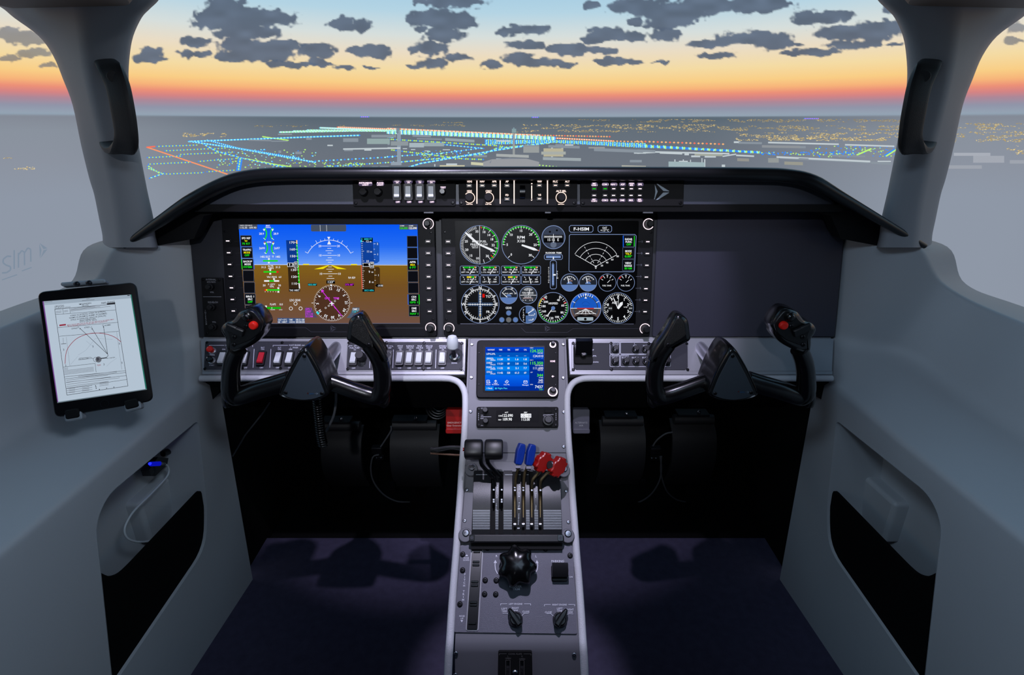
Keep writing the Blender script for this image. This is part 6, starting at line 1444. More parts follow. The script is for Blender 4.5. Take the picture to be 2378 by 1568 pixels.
for s0, mids, kc, colr, hk in PL:
    n_ = len(mids); hh = [.014, .030, .040, .045, hk - .008]
    lv = lever([(*p6(*s0), .008)] + [(*p6(*m_), h_) for m_, h_ in zip(mids, hh)] + ([(*p6(*kc), hk)] if colr == 'blue' else [(*p6(kc[0] - (30 if kc[0] < 1400 else 75), kc[1] + 60), hk)]), (.0024, .0030), M_BRASS, 'propeller_lever' if colr == 'blue' else 'mixture_lever')
    c_ = qpt(*p6(*kc), hk)
    if colr == 'blue':
        b = MB(); out = rounded([(-.0058, -.0175), (.0050, -.0175), (.0070, -.010), (.0070, .010), (.0050, .0175), (-.0044, .0175), (-.0070, .006)], .002, 3); b.prism(out, -.009, .009, .002, .002, seg=2)
        b.xf(Matrix.Translation(c_) @ Matrix.Rotation(math.radians(-12), 4, 'Z') @ Matrix.Rotation(math.radians(20), 4, 'X') @ Matrix.Rotation(math.radians(14), 4, 'Y')); k_ = b.build('lever_knob', M_BLUE, lv)
        b = MB(); b.prism(rrect(-.004, -.004, .004, .005, .001), -.004, .003); b.xf(Matrix.Translation(c_ + Vector((-.003, -.020, -.003)))); b.build('ferrule', M_DSTEEL, lv)
    else:
        b = MB(); out = []
        for i in range(48):
            a = 2 * math.pi * i / 48; r_ = .0150 + .0011 * math.tanh(2.2 * math.cos(8 * a)); out.append((r_ * .80 * math.copysign(abs(math.cos(a)) ** .8, math.cos(a)), r_ * 1.12 * math.copysign(abs(math.sin(a)) ** .8, math.sin(a))))
        b.prism(out, -.0075, .0075, .0015, .0015)
        b.xf(Matrix.Translation(c_) @ Matrix.Rotation(math.radians(-32), 4, 'Z') @ Matrix.Rotation(math.radians(38), 4, 'Y') @ Matrix.Rotation(math.radians(8), 4, 'X')); b.build('lever_knob', M_RED, lv)
        if kc[0] > 1400:
            b = MB(); q0 = qpt(*p6(1450, 470), hk + .004); b.lathe([(.0075, -.002), (.0075, .003), (.006, .004)], axis=(-.6, -.2, .75), n=18); b.xf(Matrix.Translation(q0)); b.build('clamp_washer', M_DSTEEL, lv)
# cables running in from the left behind the throttles
cr_ = []
for i, (pts, r_, m_) in enumerate(((((1000, 1045), (1015, 1043), (1045, 1039), (1082, 1040)), .0036, M_BCABLE), (((1000, 1042), (1020, 1046), (1050, 1041), (1082, 1047)), .0036, M_BCABLE), (((1000, 1053), (1030, 1055), (1060, 1057), (1085, 1057)), .0022, mat('copper_tube', (.42, .32, .26), .4, metal=.6)))):
    b = MB(); b.tube(spline([at_y(x, y, .84 + .0 * i) for x, y in pts], 5), r_, 8); tag(b.build('harness_cable', m_), ('upper black cable entering beside the throttle handles', 'lower black cable crossing beside the throttle handles', 'thin copper-coloured line below the cables beside the throttles')[i], 'cable', 'cables left of the pedestal')

# ================================================================== trim and fuel panel
R7 = (1030, 1240); K7 = 330 / 1578; p7 = lambda x, y: (R7[0] + x * K7, R7[1] + y * K7)
PT = TP.moved(TP.pt(0, 0, .003)); trim = empty('trim_panel', PT.M, 'grey trim and fuel selector panel at the low end of the pedestal', 'control panel')
q = [PT.uv(*p7(x, y)) for x, y in ((190, 125), (1436, 130), (1482, 1112), (115, 1092))]
slot = [PT.uv(*p7(x, y)) for x, y in ((318, 165), (430, 165), (378, 1068), (258, 1066))]
b = MB(); b.holed(rounded(ccw(q), .003), [rounded(ccw(slot), .003)], -.004, 0); b.build('face_plate', M_TRIMPANEL, trim, smooth=0)
q2 = [PT.uv(*p7(x, y)) for x, y in ((306, 155), (442, 155), (390, 1080), (246, 1078))]
b = MB(); b.holed(rounded(ccw(q2), .004), [rounded(ccw(slot), .003)], -.001, .0012); b.build('slot_rim', M_SILVER, trim, smooth=0)
# pitch trim wheel
y0_, y1_ = slot[2][1], slot[0][1]; yc, hl = (y0_ + y1_) / 2, abs(y1_ - y0_) / 2; xc = sum(p[0] for p in slot) / 4; wd = abs(slot[1][0] - slot[0][0]) * .47
b = MB(); Rw = hl * 7.0; N = 26; amax = math.asin(hl / Rw) * .985; R = []
for i in range(N + 1):
    a = -amax + 2 * amax * i / N; sag = Rw * (math.cos(a) - 1) + .0075
    y = yc + Rw * math.sin(a); tq_ = (y - y0_) / (y1_ - y0_); xo = ((slot[2][0] + slot[3][0]) * (1 - tq_) + (slot[0][0] + slot[1][0]) * tq_) / 2 - xc
    R.append([(xc + xo - wd, y, -.002), (xc + xo + wd, y, -.002), (xc + xo + wd, y, sag), (xc + xo - wd, y, sag)])
b.rings(R); wh = b.build('pitch_trim_wheel', M_BLACK, trim)
for v_ in (205, 318, 354, 540, 580, 765, 795, 995):
    u = PT.uv(*p7(374 - (v_ - 165) * .0625, v_)); sn = (u[1] - yc) / Rw; sag = Rw * (math.sqrt(1 - sn * sn) - 1) + .0075
    b = MB(); b.prism(rrect(-wd * .72, -.0016, wd * .72, .0016, .001), sag - .002, sag + .0018, .0006); b.build('grip_ridge', M_GLOSS, wh, loc=(u[0], u[1], 0))
# rudder trim star knob
u = PT.uv(*p7(815, 375)); b = MB(); R = []
for z, k_, lo in ((0, .80, .02), (.004, .86, .05), (.012, .97, .11), (.020, 1.0, .12), (.026, .97, .11), (.031, .86, .08), (.034, .62, .05), (.0352, .30, .02), (.0355, .04, 0)):
    R.append([(.0285 * k_ * (1 + lo * math.cos(7 * a + .4)) * math.cos(a), .0285 * k_ * (1 + lo * math.cos(7 * a + .4)) * math.sin(a), z) for a in [2 * math.pi * i / 70 for i in range(70)]])
b.rings(R); b.build('rudder_trim_knob', mat('gloss_knob', (.025, .028, .035), .16), trim, 'glossy seven-lobed black knob', loc=(u[0], u[1], 0), smooth=60)
# parking brake
u = PT.uv(*p7(1285, 440)); b = MB(); b.prism(rrect(-.013, -.012, .013, .012, .003), 0, .004, .001); pk = b.build('parking_brake', M_BLACK, trim, loc=(u[0], u[1], 0))
b = MB(); b.rings([[(x, y, z) for y, z in ((-.006, .002), (-.007, .016), (.000, .024), (.010, .027), (.013, .022), (.008, .012), (.007, .002))] for x in (-.0125, -.010, .010, .0125)]); b.build('brake_handle', mat('brake_grey', (.13, .13, .14), .4), pk)
# fuel selectors
for x, y, rot in ((800, 950, 38), (1290, 955, -38)):
    u = PT.uv(*p7(x, y)); b = MB(); b.lathe([(.0135, 0), (.0135, .005), (.0115, .008), (.011, .012), (.009, .0135)], n=24); fs = b.build('fuel_selector', M_GLOSS, trim, loc=(u[0], u[1], 0)); fs.rotation_euler = (0, 0, math.radians(rot)); fs.scale = (.82, .82, .95)
    b = MB(); b.prism(rounded([(-.006, -.014), (.006, -.014), (.0055, .010), (.003, .021), (-.003, .021), (-.0055, .010)], .003), .006, .019, .003, seg=3); b.build('pointer', M_GLOSS, fs)
screws([p7(*p) for p in ((487, 160), (1132, 168), (213, 228), (1405, 242), (212, 405), (182, 782), (463, 516), (585, 518), (456, 670), (580, 672))], trim, PT, s=1.45)
ik = Ink(PT, R7, K7, .0003, .00002); WT = (.86, .86, .90)
for k_, ch in enumerate('PITCH TRIM'): (ch != ' ' and ik.text(ch, 238 - k_ * 2.2, 450 + k_ * 31.5, 22, WT))
ik.poly([(243, 248), (273, 248), (258, 228)], WT); ik.text('NOSE', 254, 268, 18, WT, w=58); ik.text('DOWN', 252, 292, 18, WT, w=66); ik.text('NOSE', 206, 914, 18, WT, w=60); ik.text('UP', 206, 940, 18, WT); ik.poly([(188, 958), (218, 958), (203, 984)], WT)
ik.text('R', 590, 247, 24, WT); ik.text('L', 1028, 250, 24, WT); ik.text('RUDDER', 800, 585, 24, WT, w=136); ik.text('TRIM', 806, 615, 24, WT, w=82); ik.text('PARKING', 1268, 305, 25, WT, w=140); ik.text('BRAKE', 1272, 332, 25, WT, w=108); ik.line(1368, 480, 1390, 480, 4, WT); ik.text('ON', 1416, 480, 16, WT)
ik.path([(600, 445), (578, 400), (572, 350), (574, 320)], 9, WT); ik.poly([(556, 325), (594, 325), (576, 290)], WT); ik.path([(1014, 448), (1040, 400), (1046, 350), (1042, 325)], 9, WT); ik.poly([(1022, 328), (1056, 326), (1036, 292)], WT)
def br2(x0, x1, y, t, w): ik.path([(x0, y + 18), (x0, y), ((x0 + x1) / 2 - w / 2 - 18, y)], 5, WT); ik.path([((x0 + x1) / 2 + w / 2 + 18, y), (x1, y), (x1, y + 18)], 5, WT); ik.text(t, (x0 + x1) / 2, y + 2, 18, WT, w=w)
br2(634, 968, 778, 'LEFT ENGINE', 150); br2(1120, 1456, 786, 'RIGHT ENGINE', 160)
for ls, x, y in ((('LEFT', 'TANK'), 676, 846), (('RIGHT', 'TANK'), 798, 838), (('CLOSE',), 914, 866), (('CLOSE',), 1164, 872), (('LEFT', 'TANK'), 1290, 844), (('RIGHT', 'TANK'), 1406, 856)):
    for k_, t in enumerate(ls): ik.text(t, x, y + (k_ - (len(ls) - 1) / 2) * 27, 20, WT, w=15.5 * len(t))
for p in ([(655, 882), (705, 882), (730, 900)], [(945, 884), (895, 884), (860, 922)], [(1144, 886), (1188, 886), (1232, 926)], [(1438, 890), (1388, 890), (1370, 900)]): ik.path(p, 5, WT)
ik.build('lettering', C_PRINT, trim)
# cowl flap panel
PEp = EP.moved(EP.pt(0, 0, .002)); cow = empty('cowl_flap_panel', PEp.M, 'black cowl flap lever panel at the foot of the pedestal', 'control panel')
q = [PEp.uv(*p7(x, y)) for x, y in ((608, 1300), (982, 1300), (990, 1700), (600, 1700))]
sl = [[PEp.uv(*p7(x, y)) for x, y in ((s_ - 17, 1395), (s_ + 17, 1395), (s_ + 17, 1660), (s_ - 17, 1660))] for s_ in (715, 870)]
b = MB(); b.holed(rounded(ccw(q), .003), [rrect(*s_[3], *s_[1]) for s_ in sl], -.002, .002); b.build('face_plate', M_BLACKM, cow, smooth=0)
b = MB(); b.prism(inset(ccw(q), .004), -.004, -.002); b.build('slot_backing', M_VOID, cow, smooth=0)
ik = Ink(PEp, R7, K7, .0023, .00002); wg = (.38, .37, .37)
br2_ = ik.path([(620, 1336), (620, 1320), (700, 1320)], 5, wg); ik.path([(890, 1322), (970, 1322), (970, 1338)], 5, wg); ik.text('COWL FLAPS', 796, 1323, 18, wg, w=150); ik.text('L', 716, 1347, 16, wg); ik.text('R', 872, 1349, 16, wg); ik.text('OPEN', 716, 1372, 18, wg, w=62); ik.text('OPEN', 872, 1378, 18, wg, w=64)
for s_ in (715, 870): ik.box(s_ - 24, 1392, s_ + 24, 1670, 4, wg)
ik.build('lettering', C_PRINT, cow)
u = PEp.uv(*p7(794, 1527)); b = MB(); b.lathe([(.0042, .002), (.0042, .003), (.003, .0045), (.0005, .005)], n=16); b.build('screw', M_STEEL, cow, loc=(u[0], u[1], 0))
# ================================================================== control yokes
YP = Plane((0, .775, .606), ex=(1, 0, 0), ey=(0, 0, 1)); KY = 420 / 1829
def yoke(mirror, label):
    def U(x, y, h=0.0):
        px, py = 500 + x * KY, 700 + y * KY
        if mirror: px = 2408 - px
        return YP.uv(px, py, h)
    def V(x, y, z=0.0): u = U(x, y, z); return Vector((u[0], u[1], z))
    root = empty('control_yoke', YP.M, label, 'yoke', 'control yokes')
    # shaft into the console
    hx, hy = LP.uv(2408 - 778 if mirror else 778, 812); hp = LP.pt(hx, hy); hl_ = (hp.x - YP.O.x, hp.z - YP.O.z); zl = -(hp.y - YP.O.y)
    b = MB(); b.lathe([(.0122, 0), (.0122, abs(zl) + .03)], c=(hl_[0], hl_[1], zl - .02), axis=(0, 0, 1), n=24); b.build('shaft', M_CHROME, root)
    b = MB(); b.lathe([(.0155, 0), (.0155, .003), (.0135, .0035)], n=24); c_ = b.build('shaft_gland', M_BLACKM, root); c_.matrix_world = YP.M.inverted() @ LP.M @ Matrix.Translation((hx, hy, .0005))
    # hub
    T1 = [(897, 478), (946, 512), (1050, 690), (1128, 880), (1140, 950), (1050, 1000), (900, 1020), (740, 1000), (640, 955), (655, 880), (740, 690), (846, 512)]
    o1 = [tuple(U(x, y, .03)) for x, y in T1]; o1 = [tuple(p) for p in spline([Vector(p) for p in ccw(o1)], 4, True)]
    b = MB(); cx = sum(p[0] for p in o1) / len(o1); cy = sum(p[1] for p in o1) / len(o1)
    k = lambda s_, z, dx=0, dy=0: [(cx + dx + (p[0] - cx) * s_, cy + dy + (p[1] - cy) * s_, z) for p in o1]
    b.rings([k(.82, -.040), k(.93, -.032), k(1.0, -.010), k(1.01, .012), k(1.0, .024), k(.975, .0285), k(.93, .030), k(.90, .0285)], cap1=True); hub = b.build('hub', M_YOKE, root, smooth=50)
    T2 = [(900, 515), (935, 560), (1040, 760), (1105, 920), (1100, 948), (1000, 985), (890, 996), (770, 980), (692, 945), (690, 915), (760, 760), (865, 560)]
    o2 = rounded([tuple(U(x, y, .029)) for x, y in T2], .006, 3); b = MB(); b.prism(o2, .027, .0305, .0006); pl = b.build('cover_plate', M_YPLATE, root, 'slate grey triangular cover plate')
    for x, y in ((900, 552), (712, 922), (1078, 930)):
        u = U(x, y, .030); s_ = bpy.data.objects.new('screw', ME_SCREW_B); COL.objects.link(s_); s_.parent = pl; s_.location = (u[0], u[1], .0302); s_.scale = (1.1,) * 3
    YPm = YP.moved(YP.pt(0, 0, .031)); ik = Ink(YPm, (500, 700), KY, .0309, .00002); lx = 940 if not mirror else 0
    ux = lambda x: x
    if mirror: ik = Ink(YPm, (1480, 700), 440 / 2378, .0309, .00002)
    bl = (.10, .30, .46)
    if mirror: ik.text('sim', 1318, 1138, 22, bl, w=58); ik.line(1360, 1138, 1400, 1140, 4, (.4, .45, .5)); ik.poly([(1376, 1120), (1404, 1140), (1376, 1160), (1388, 1140)], (.4, .45, .5)); ik.disc(1270, 1134, 9, (.30, .08, .08))
    else: ik.text('sim', 974, 934, 17, bl, w=46); ik.line(1004, 934, 1034, 934, 3, (.4, .45, .5)); ik.poly([(1020, 922), (1042, 934), (1020, 946), (1028, 934)], (.4, .45, .5)); ik.disc(935, 930, 7, (.25, .08, .08))
    ik.build('logo_print', C_PRINT, pl)
    # spokes and horns as one tube each side
    b = MB(); pa = spline([V(760, 800, -.006), V(640, 838, -.004), (V(420, 900, 0)), V(270, 952, .002), V(190, 962, .004), V(158, 900, .006), V(158, 780, .008), V(165, 680, .010), V(185, 590, .012), V(225, 490, .014)], 6)
    n_ = len(pa); ra = [(.0155 + .002 * math.cos(3 * i / n_), .0145) for i in range(n_)]; b.tube(pa, ra, 16, up=(0, 0, 1)); b.build('grip', M_YOKE, root, smooth=60)
    b = MB(); b.tube(spline([V(148, 860, .004), V(142, 960, .0), V(150, 1035, -.002), V(158, 1050, -.002)], 4), [.012, .012, .012, .0125, .0125, .0125, .0125, .012, .0115, .011, .010, .008, .005][:13], 14); b.build('grip_heel', M_YOKE, root, smooth=60)
    b = MB(); pa = spline([V(1060, 790, -.006), V(1180, 822, -.004), V(1400, 900, 0), V(1560, 952, .002), V(1640, 960, .004), V(1685, 890, .006), V(1692, 760, .008), V(1676, 640, .010), V(1630, 530, .012), V(1560, 430, .012)], 6)
    b.tube(pa, [(.0150, .0140)] * len(pa), 16, up=(0, 0, 1)); b.build('grip', M_YOKE, root, smooth=60)
    b = MB(); b.tube(spline([V(1690, 850, .0), V(1700, 960, -.004), V(1690, 1030, -.004), V(1680, 1045, -.004)], 4), [.011, .0115, .012, .012, .012, .012, .012, .0115, .011, .010, .009, .007, .004][:13], 14); b.build('grip_heel', M_YOKE, root, smooth=60)
    # plain paddle of the inner horn
    T3 = [(1470, 122), (1410, 135), (1362, 185), (1345, 300), (1338, 352), (1360, 388), (1450, 435), (1540, 490), (1600, 545), (1690, 600), (1752, 600), (1740, 540), (1680, 430), (1590, 300), (1520, 170)]
    o3 = [tuple(p) for p in spline([Vector(U(x, y, .012)) for x, y in T3], 3, True)]; b = MB(); b.prism(o3, -.008, .024, .008, .006, seg=3); b.build('paddle', M_YOKE, root, smooth=50)
    T4 = [(1462, 168), (1415, 180), (1390, 230), (1370, 340), (1450, 395), (1560, 460), (1600, 470), (1590, 420), (1520, 270)]
    o4 = rounded([tuple(U(x, y, .024)) for x, y in T4], .004, 3); b = MB(); b.prism(o4, .022, .0248, .0006); b.build('paddle_pad', mat('yoke_worn', (.045, .043, .042), .45, bump=.8, scale=1200), root)
    # control head of the outer horn
    T5 = [(345, 62), (410, 62), (475, 115), (520, 185), (530, 235), (512, 275), (500, 330), (440, 400), (330, 462), (215, 505), (150, 500), (132, 420), (128, 355), (95, 300), (84, 245), (130, 200), (195, 180), (228, 140), (270, 90)]
    o5 = [tuple(p) for p in spline([Vector(U(x, y, .010)) for x, y in T5], 3, True)]; b = MB(); b.prism(o5, -.016, .022, .007, .007, seg=3); b.build('control_head', M_YOKE, root, smooth=50)
    T6 = [(335, 90), (385, 98), (430, 150), (470, 205), (478, 250), (450, 320), (370, 385), (230, 440), (165, 455), (150, 380), (130, 310), (110, 275), (150, 225), (215, 205), (250, 160), (285, 110)]
    o6 = rounded([tuple(U(x, y, .024)) for x, y in T6], .005, 3); b = MB(); b.prism(o6, .020, .0255, .001); hd = b.build('head_plate', mat('head_plate', (.03, .03, .034), .35, bump=.3, scale=1200), root)
    def on(x, y): u = U(x, y, .026); return (u[0], u[1], .0255)
    b = MB(); b.lathe([(.0068, 0), (.0068, .004), (.0055, .006), (.004, .0065)], n=18); b.build('trigger_button', M_REDB, hd, 'red push button', loc=on(390, 240))
    b = MB(); b.lathe([(.0085, 0), (.0080, .002), (.0062, .003), (.0060, .001), (.0058, .0045), (.004, .0065), (.001, .007)], n=18); b.build('hat_switch', M_GLOSS, hd, loc=on(318, 158))
    for x, y in ((168, 268), (240, 302)):
        b = MB(); b.prism(rrect(-.0082, -.0068, .0082, .0068, .0015), 0, .0045, .0015); r_ = b.build('trim_rocker', M_BLACK, hd, loc=on(x, y)); r_.rotation_euler = (math.radians(12), 0, math.radians(-26 if not mirror else 26))
    for x, y in ((308, 254), (190, 362), (186, 440)):
        s_ = bpy.data.objects.new('screw', ME_SCREW_B); COL.objects.link(s_); s_.parent = hd; s_.location = on(x, y); s_.scale = (1.2,) * 3
    for x, y, z in ((140, 1013, .014), (1648, 1035, .010), (1554, 442, .0245)):
        u = U(x, y, z); s_ = bpy.data.objects.new('screw', ME_SCREW_B); COL.objects.link(s_); s_.parent = root; s_.location = (u[0], u[1], z); s_.scale = (1.3,) * 3
    return root
yoke(False, 'black control yoke in front of the left display, coiled cord below'); yoke(True, 'black control yoke in front of the blank right panel')
# coiled cord and loop cable under the left yoke
cp = spline([at_y(x, y, .84) for x, y in ((736, 915), (738, 945), (741, 975), (744, 1005), (750, 1034))], 8)
tot = []; TURN = 22; M_ = TURN * 10
for i in range(M_ + 1):
    t = i / M_; j = min(len(cp) - 2, int(t * (len(cp) - 1))); f_ = t * (len(cp) - 1) - j; c_ = cp[j].lerp(cp[j + 1], f_); a = 2 * math.pi * TURN * t
    tot.append(c_ + Vector((.0080 * math.cos(a), .0080 * math.sin(a), 0)))
b = MB(); b.tube(tot, .0019, 6); tag(b.build('coiled_cord', M_GLOSS, smooth=60), 'black coiled cord hanging below the left yoke', 'cord')
b = MB(); b.tube(spline([at_y(x, y, .88) for x, y in ((780, 905), (780, 935), (775, 965), (764, 990), (757, 1003))], 5), .0024, 8); tag(b.build('yoke_cable', M_CABLE), 'grey cable curving behind the coiled cord', 'cable')

# ================================================================== tablet
def quad_depths(q):
    r = [np.array(ray(*p)) for p in q]     # TL TR BR BL : dTL*r0 - dTR*r1 + dBR*r2 - dBL*r3 = 0
    A = np.column_stack((r[0], -r[1], r[2])); s_ = np.linalg.solve(A, r[3]); return [s_[0], s_[1], s_[2], 1.0]
TQ = [(86, 678), (314, 655), (355, 931), (127, 971)]
dd = quad_depths(TQ); pts = [np.array(ray(*p)) * d for p, d in zip(TQ, dd)]
wn = (np.linalg.norm(pts[1] - pts[0]) + np.linalg.norm(pts[2] - pts[3])) / 2; sc_ = .122 / wn
if not (.3 < sc_ * dd[0] < 1.2): sc_ = .66 / dd[0]
pts = [Vector(p * sc_) + CAM for p in pts]
ex = ((pts[1] - pts[0]) + (pts[2] - pts[3])); ey = ((pts[0] - pts[3]) + (pts[1] - pts[2]))
TBP = Plane((pts[0] + pts[1] + pts[2] + pts[3]) / 4, ex=ex, ey=ey)
tab = empty('tablet', TBP.M, 'black tablet showing an approach chart on the left side wall', 'tablet')
tq = [TBP.uv(*p) for p in TQ]; b = MB(); b.prism(rounded(ccw(tq), .010, 5), -.007, 0, .0012, .002); b.build('body', mat('tablet_black', (.045, .045, .06), .30), tab)
R8 = (60, 620); K8 = 320 / 1356
ik = Ink(TBP, R8, K8, .0003, .00002)
SCP = (.70, .76, .82); ik.poly([(165, 340), (1040, 272), (1192, 1208), (312, 1340)], SCP); ik.poly([(165, 340), (1040, 272), (1046, 308), (170, 378)], (.60, .66, .72))
ik.poly([(165, 340), (177, 339), (322, 1338), (312, 1340)], (.45, .28, .55)); ik.poly([(1030, 273), (1040, 272), (1192, 1208), (1180, 1210)], (.12, .42, .36)); ik.poly([(312, 1340), (1192, 1208), (1190, 1200), (310, 1330)], (.38, .44, .48))
IK = (.16, .17, .20); MID = (.40, .42, .46); RD = (.55, .12, .20)
def tt(t, x, y, h, c=IK, w=None, al='c'): ik.text(t, x, y, h, c, w=w, al=al, rot=-7.2, bold=.01)
tt('LFPG/CDG', 330, 388, 18, w=92); tt('CHARLES-DE-GAULLE', 362, 402, 8, w=155); tt('(20-3G)', 585, 380, 13, w=64); tt('PARIS, FRANCE', 810, 350, 16, w=132); ik.poly([(798, 358), (880, 350), (882, 364), (800, 372)], IK); ik.poly([(520, 366), (548, 362), (552, 368), (536, 374)], IK); tt('JEPPESEN', 598, 362, 13, w=92)
def ql(pts_, w=3, c=IK): ik.path(pts_, w, c)
ql([(286, 418), (878, 366), (1006, 1172), (406, 1262), (286, 418)], 4)
for a, c_ in (((292, 470), (886, 424)), ((316, 598), (906, 546)), ((370, 986), (684, 950)), ((384, 1082), (980, 1022)), ((390, 1102), (984, 1040)), ((396, 1136), (990, 1070)), ((400, 1196), (998, 1108)), ((330, 684), (915, 634))): ql([a, c_], 3)
ql([(366, 414), (372, 464)]); ql([(434, 408), (440, 458)]); ql([(684, 950), (694, 1038)]); ql([(400, 690), (436, 980)], 2, MID); ql([(895, 640), (946, 1010)], 2, MID)
for k_, (t, w) in enumerate((('ATREX 3G [ATRE3G], ATREX 3K [ATRE3K]', 350), ('NURMO 3G [NURM3G], NURMO 3K [NURM3K]', 372), ('OPALE 3G [OPAL3G], OPALE 3K [OPAL3K]', 350))): tt(t, 612 + k_ * 2, 460 + k_ * 21, 13, w=w)
tt('RNAV DEPARTURES', 612, 520, 13, w=156); tt('RWYS 08L/R, 09L/R', 618, 533, 9, w=170); ik.poly([(332, 570), (396, 562), (398, 576), (334, 584)], RD); tt('MAX 250 KT BELOW FL100. AT OR ABOVE FL100 SPEED MAY', 640, 546, 10, RD, w=464); tt('BE INCREASED WITHOUT FURTHER ATC CLEARANCE', 610, 562, 10, RD, w=390)
tt('OPALE', 480, 606, 13, w=60); tt('ATREX', 604, 596, 13, w=56); tt('NURMO', 808, 574, 13, w=62)
for x, y in ((536, 606), (655, 608), (767, 588)): ql([(808, 860), (x, y)], 4); ik.poly([(x - 7, y + 6), (x + 2, y - 6), (x + 7, y + 8)], IK)
for x, y in ((520, 595), (648, 596), (762, 576)): ql([(x - 8, y), (x, y - 8), (x + 8, y), (x, y + 8), (x - 8, y)], 2)
ql([(808, 860), (812, 876), (795, 892), (740, 900)], 4); ik.disc(718, 912, 30, MID, 18); ik.disc(712, 908, 16, (.28, .29, .33), 14); ik.ring(690, 912, 22, 3, IK); ql([(740, 902), (800, 894)], 9); ql([(525, 905), (535, 898), (640, 890), (670, 908)], 3); ql([(520, 916), (650, 902)], 3)
arc = [tuple(p) for p in spline([Vector(p) for p in ((390, 955), (398, 860), (425, 790), (500, 710), (600, 665), (700, 652), (800, 664), (880, 694), (938, 738))], 5)]; ql(arc, 5, RD)
for t, x, y in (('3', 376, 816), ('3', 664, 784), ('3', 922, 756), ('3', 396, 972), ('3', 772, 960), ('3', 948, 944)): tt(t, x, y, 18)
tt('DB 5 COM PGER2', 840, 896, 9, w=84); tt('7200', 722, 968, 13, RD); tt('110.30 CGN', 572, 906, 10, w=92); ql([(372, 700), (374, 755)], 3, MID); ql([(352, 760), (402, 756)], 6, MID)
random.seed(11)
def blk(x, y, w): ql([(x, y), (x + w, y - w * .126)], 3, (.33, .34, .38))
for y, n_ in ((436, 3), (448, 3)):
    blk(300, y + 6, 56); blk(380, y - 2, 40); blk(446, y - 20, 290); blk(446, y - 10, 390 if y > 440 else 240)
for k_ in range(6): blk(380 + k_, 1000 + k_ * 12, 290 if k_ > 1 else 40)
for k_ in range(2): blk(520, 1076 - k_ * 0 + k_ * 12, 380)
for k_ in range(7): blk(404 + k_, 1118 + k_ * 20 if k_ < 4 else 1198 + (k_ - 4) * 20, random.uniform(300, 540) if k_ < 4 else 250); 
for k_ in range(3): blk(730, 1150 + k_ * 14 - 6, 90); blk(430, 1204 + k_ * 17, 60); blk(560, 1188 + k_ * 17, 70)
for x, y in ((692, 1170), (696, 1182), (698, 1196), (730, 1206), (800, 1194), (872, 1184)): ik.disc(x, y, 5, IK, 8)
_co = [((600, 730), (660, 780)), ((520, 870), (600, 820)), ((600, 820), (690, 705)), ((690, 705), (860, 715)), ((800, 980), (840, 940)), ((840, 940), (900, 900)), ((450, 960), (520, 880))]
for a, c_ in _co: ql([a, c_], 2, (.55, .60, .66))
ql([(192, 350), (268, 342)], 4, MID); ql([(602, 318), (636, 315)], 4, MID); ik.rect(1004, 280, 1028, 288, IK); ql([(560, 336), (682, 325)], 4, MID)
ik.build('screen_graphics', C_EMIT, tab)
u = TBP.uv(R8[0] + 776 * K8, R8[1] + 1348 * K8); b = MB(); b.torus((0, 0, .0002), .0052, .0005, 24, 6); b.build('home_button', mat('tablet_ring', (.10, .10, .12), .3), tab, loc=(u[0], u[1], 0))
# holder
hold = empty('tablet_holder', TBP.M, 'grey bracket clamping the tablet to the left wall', 'holder')
def tpx(x, y): return TBP.uv(R8[0] + x * K8, R8[1] + y * K8)
b = MB(); q = [tpx(*p) for p in ((352, 160), (790, 122), (800, 160), (360, 196))]; b.prism(rounded(ccw(q), .003), -.010, .006, .002); top = b.build('top_clamp', M_WHITE if False else mat('holder_grey', (.62, .64, .66), .5), hold)
for x, y in ((515, 168), (635, 158)):
    uu = tpx(x, y); b = MB(); b.ball((0, 0, 0), .0042, 10, 8); b.build('clamp_pin', M_DSTEEL, top, loc=(uu[0], uu[1] - .001, .005))
for (xa, ya, xb, yb2) in ((385, 1460, 555, 1432), (972, 1368, 1130, 1330)):
    p, q2 = tpx(xa, ya), tpx(xb, yb2); d = Vector((q2[0] - p[0], q2[1] - p[1])); L_ = d.length; ang = math.atan2(d.y, d.x)
    b = MB(); b.prism(rrect(0, -.010, L_, .002, .003), -.012, .004, .002); b.xf(Matrix.Rotation(ang, 4, 'Z')); cl = b.build('lower_claw', mat('holder_grey', (.62, .64, .66), .5), hold, loc=(p[0], p[1], 0))
    b = MB(); b.prism(rrect(.002, -.0065, L_ - .002, .007, .003), .003, .0065, .0015); b.xf(Matrix.Rotation(ang, 4, 'Z')); b.build('rubber_pad', M_BLACKM, cl)
b = MB(); b.prism(rrect(-.045, -.055, .045, .055, .006), -.018, -.0075, .002); b.build('back_plate', M_BLACKM, hold)
arm_end = TBP.M.inverted() @ (TBP.O + (TBP.O - CAM).normalized() * .24); b = MB(); b.tube([(0, 0, -.016), tuple(Vector((0, 0, -.05)).lerp(arm_end, .3)), tuple(arm_end)], [.010, .009, .010], 12); b.build('mount_arm', M_BLACKM, hold)

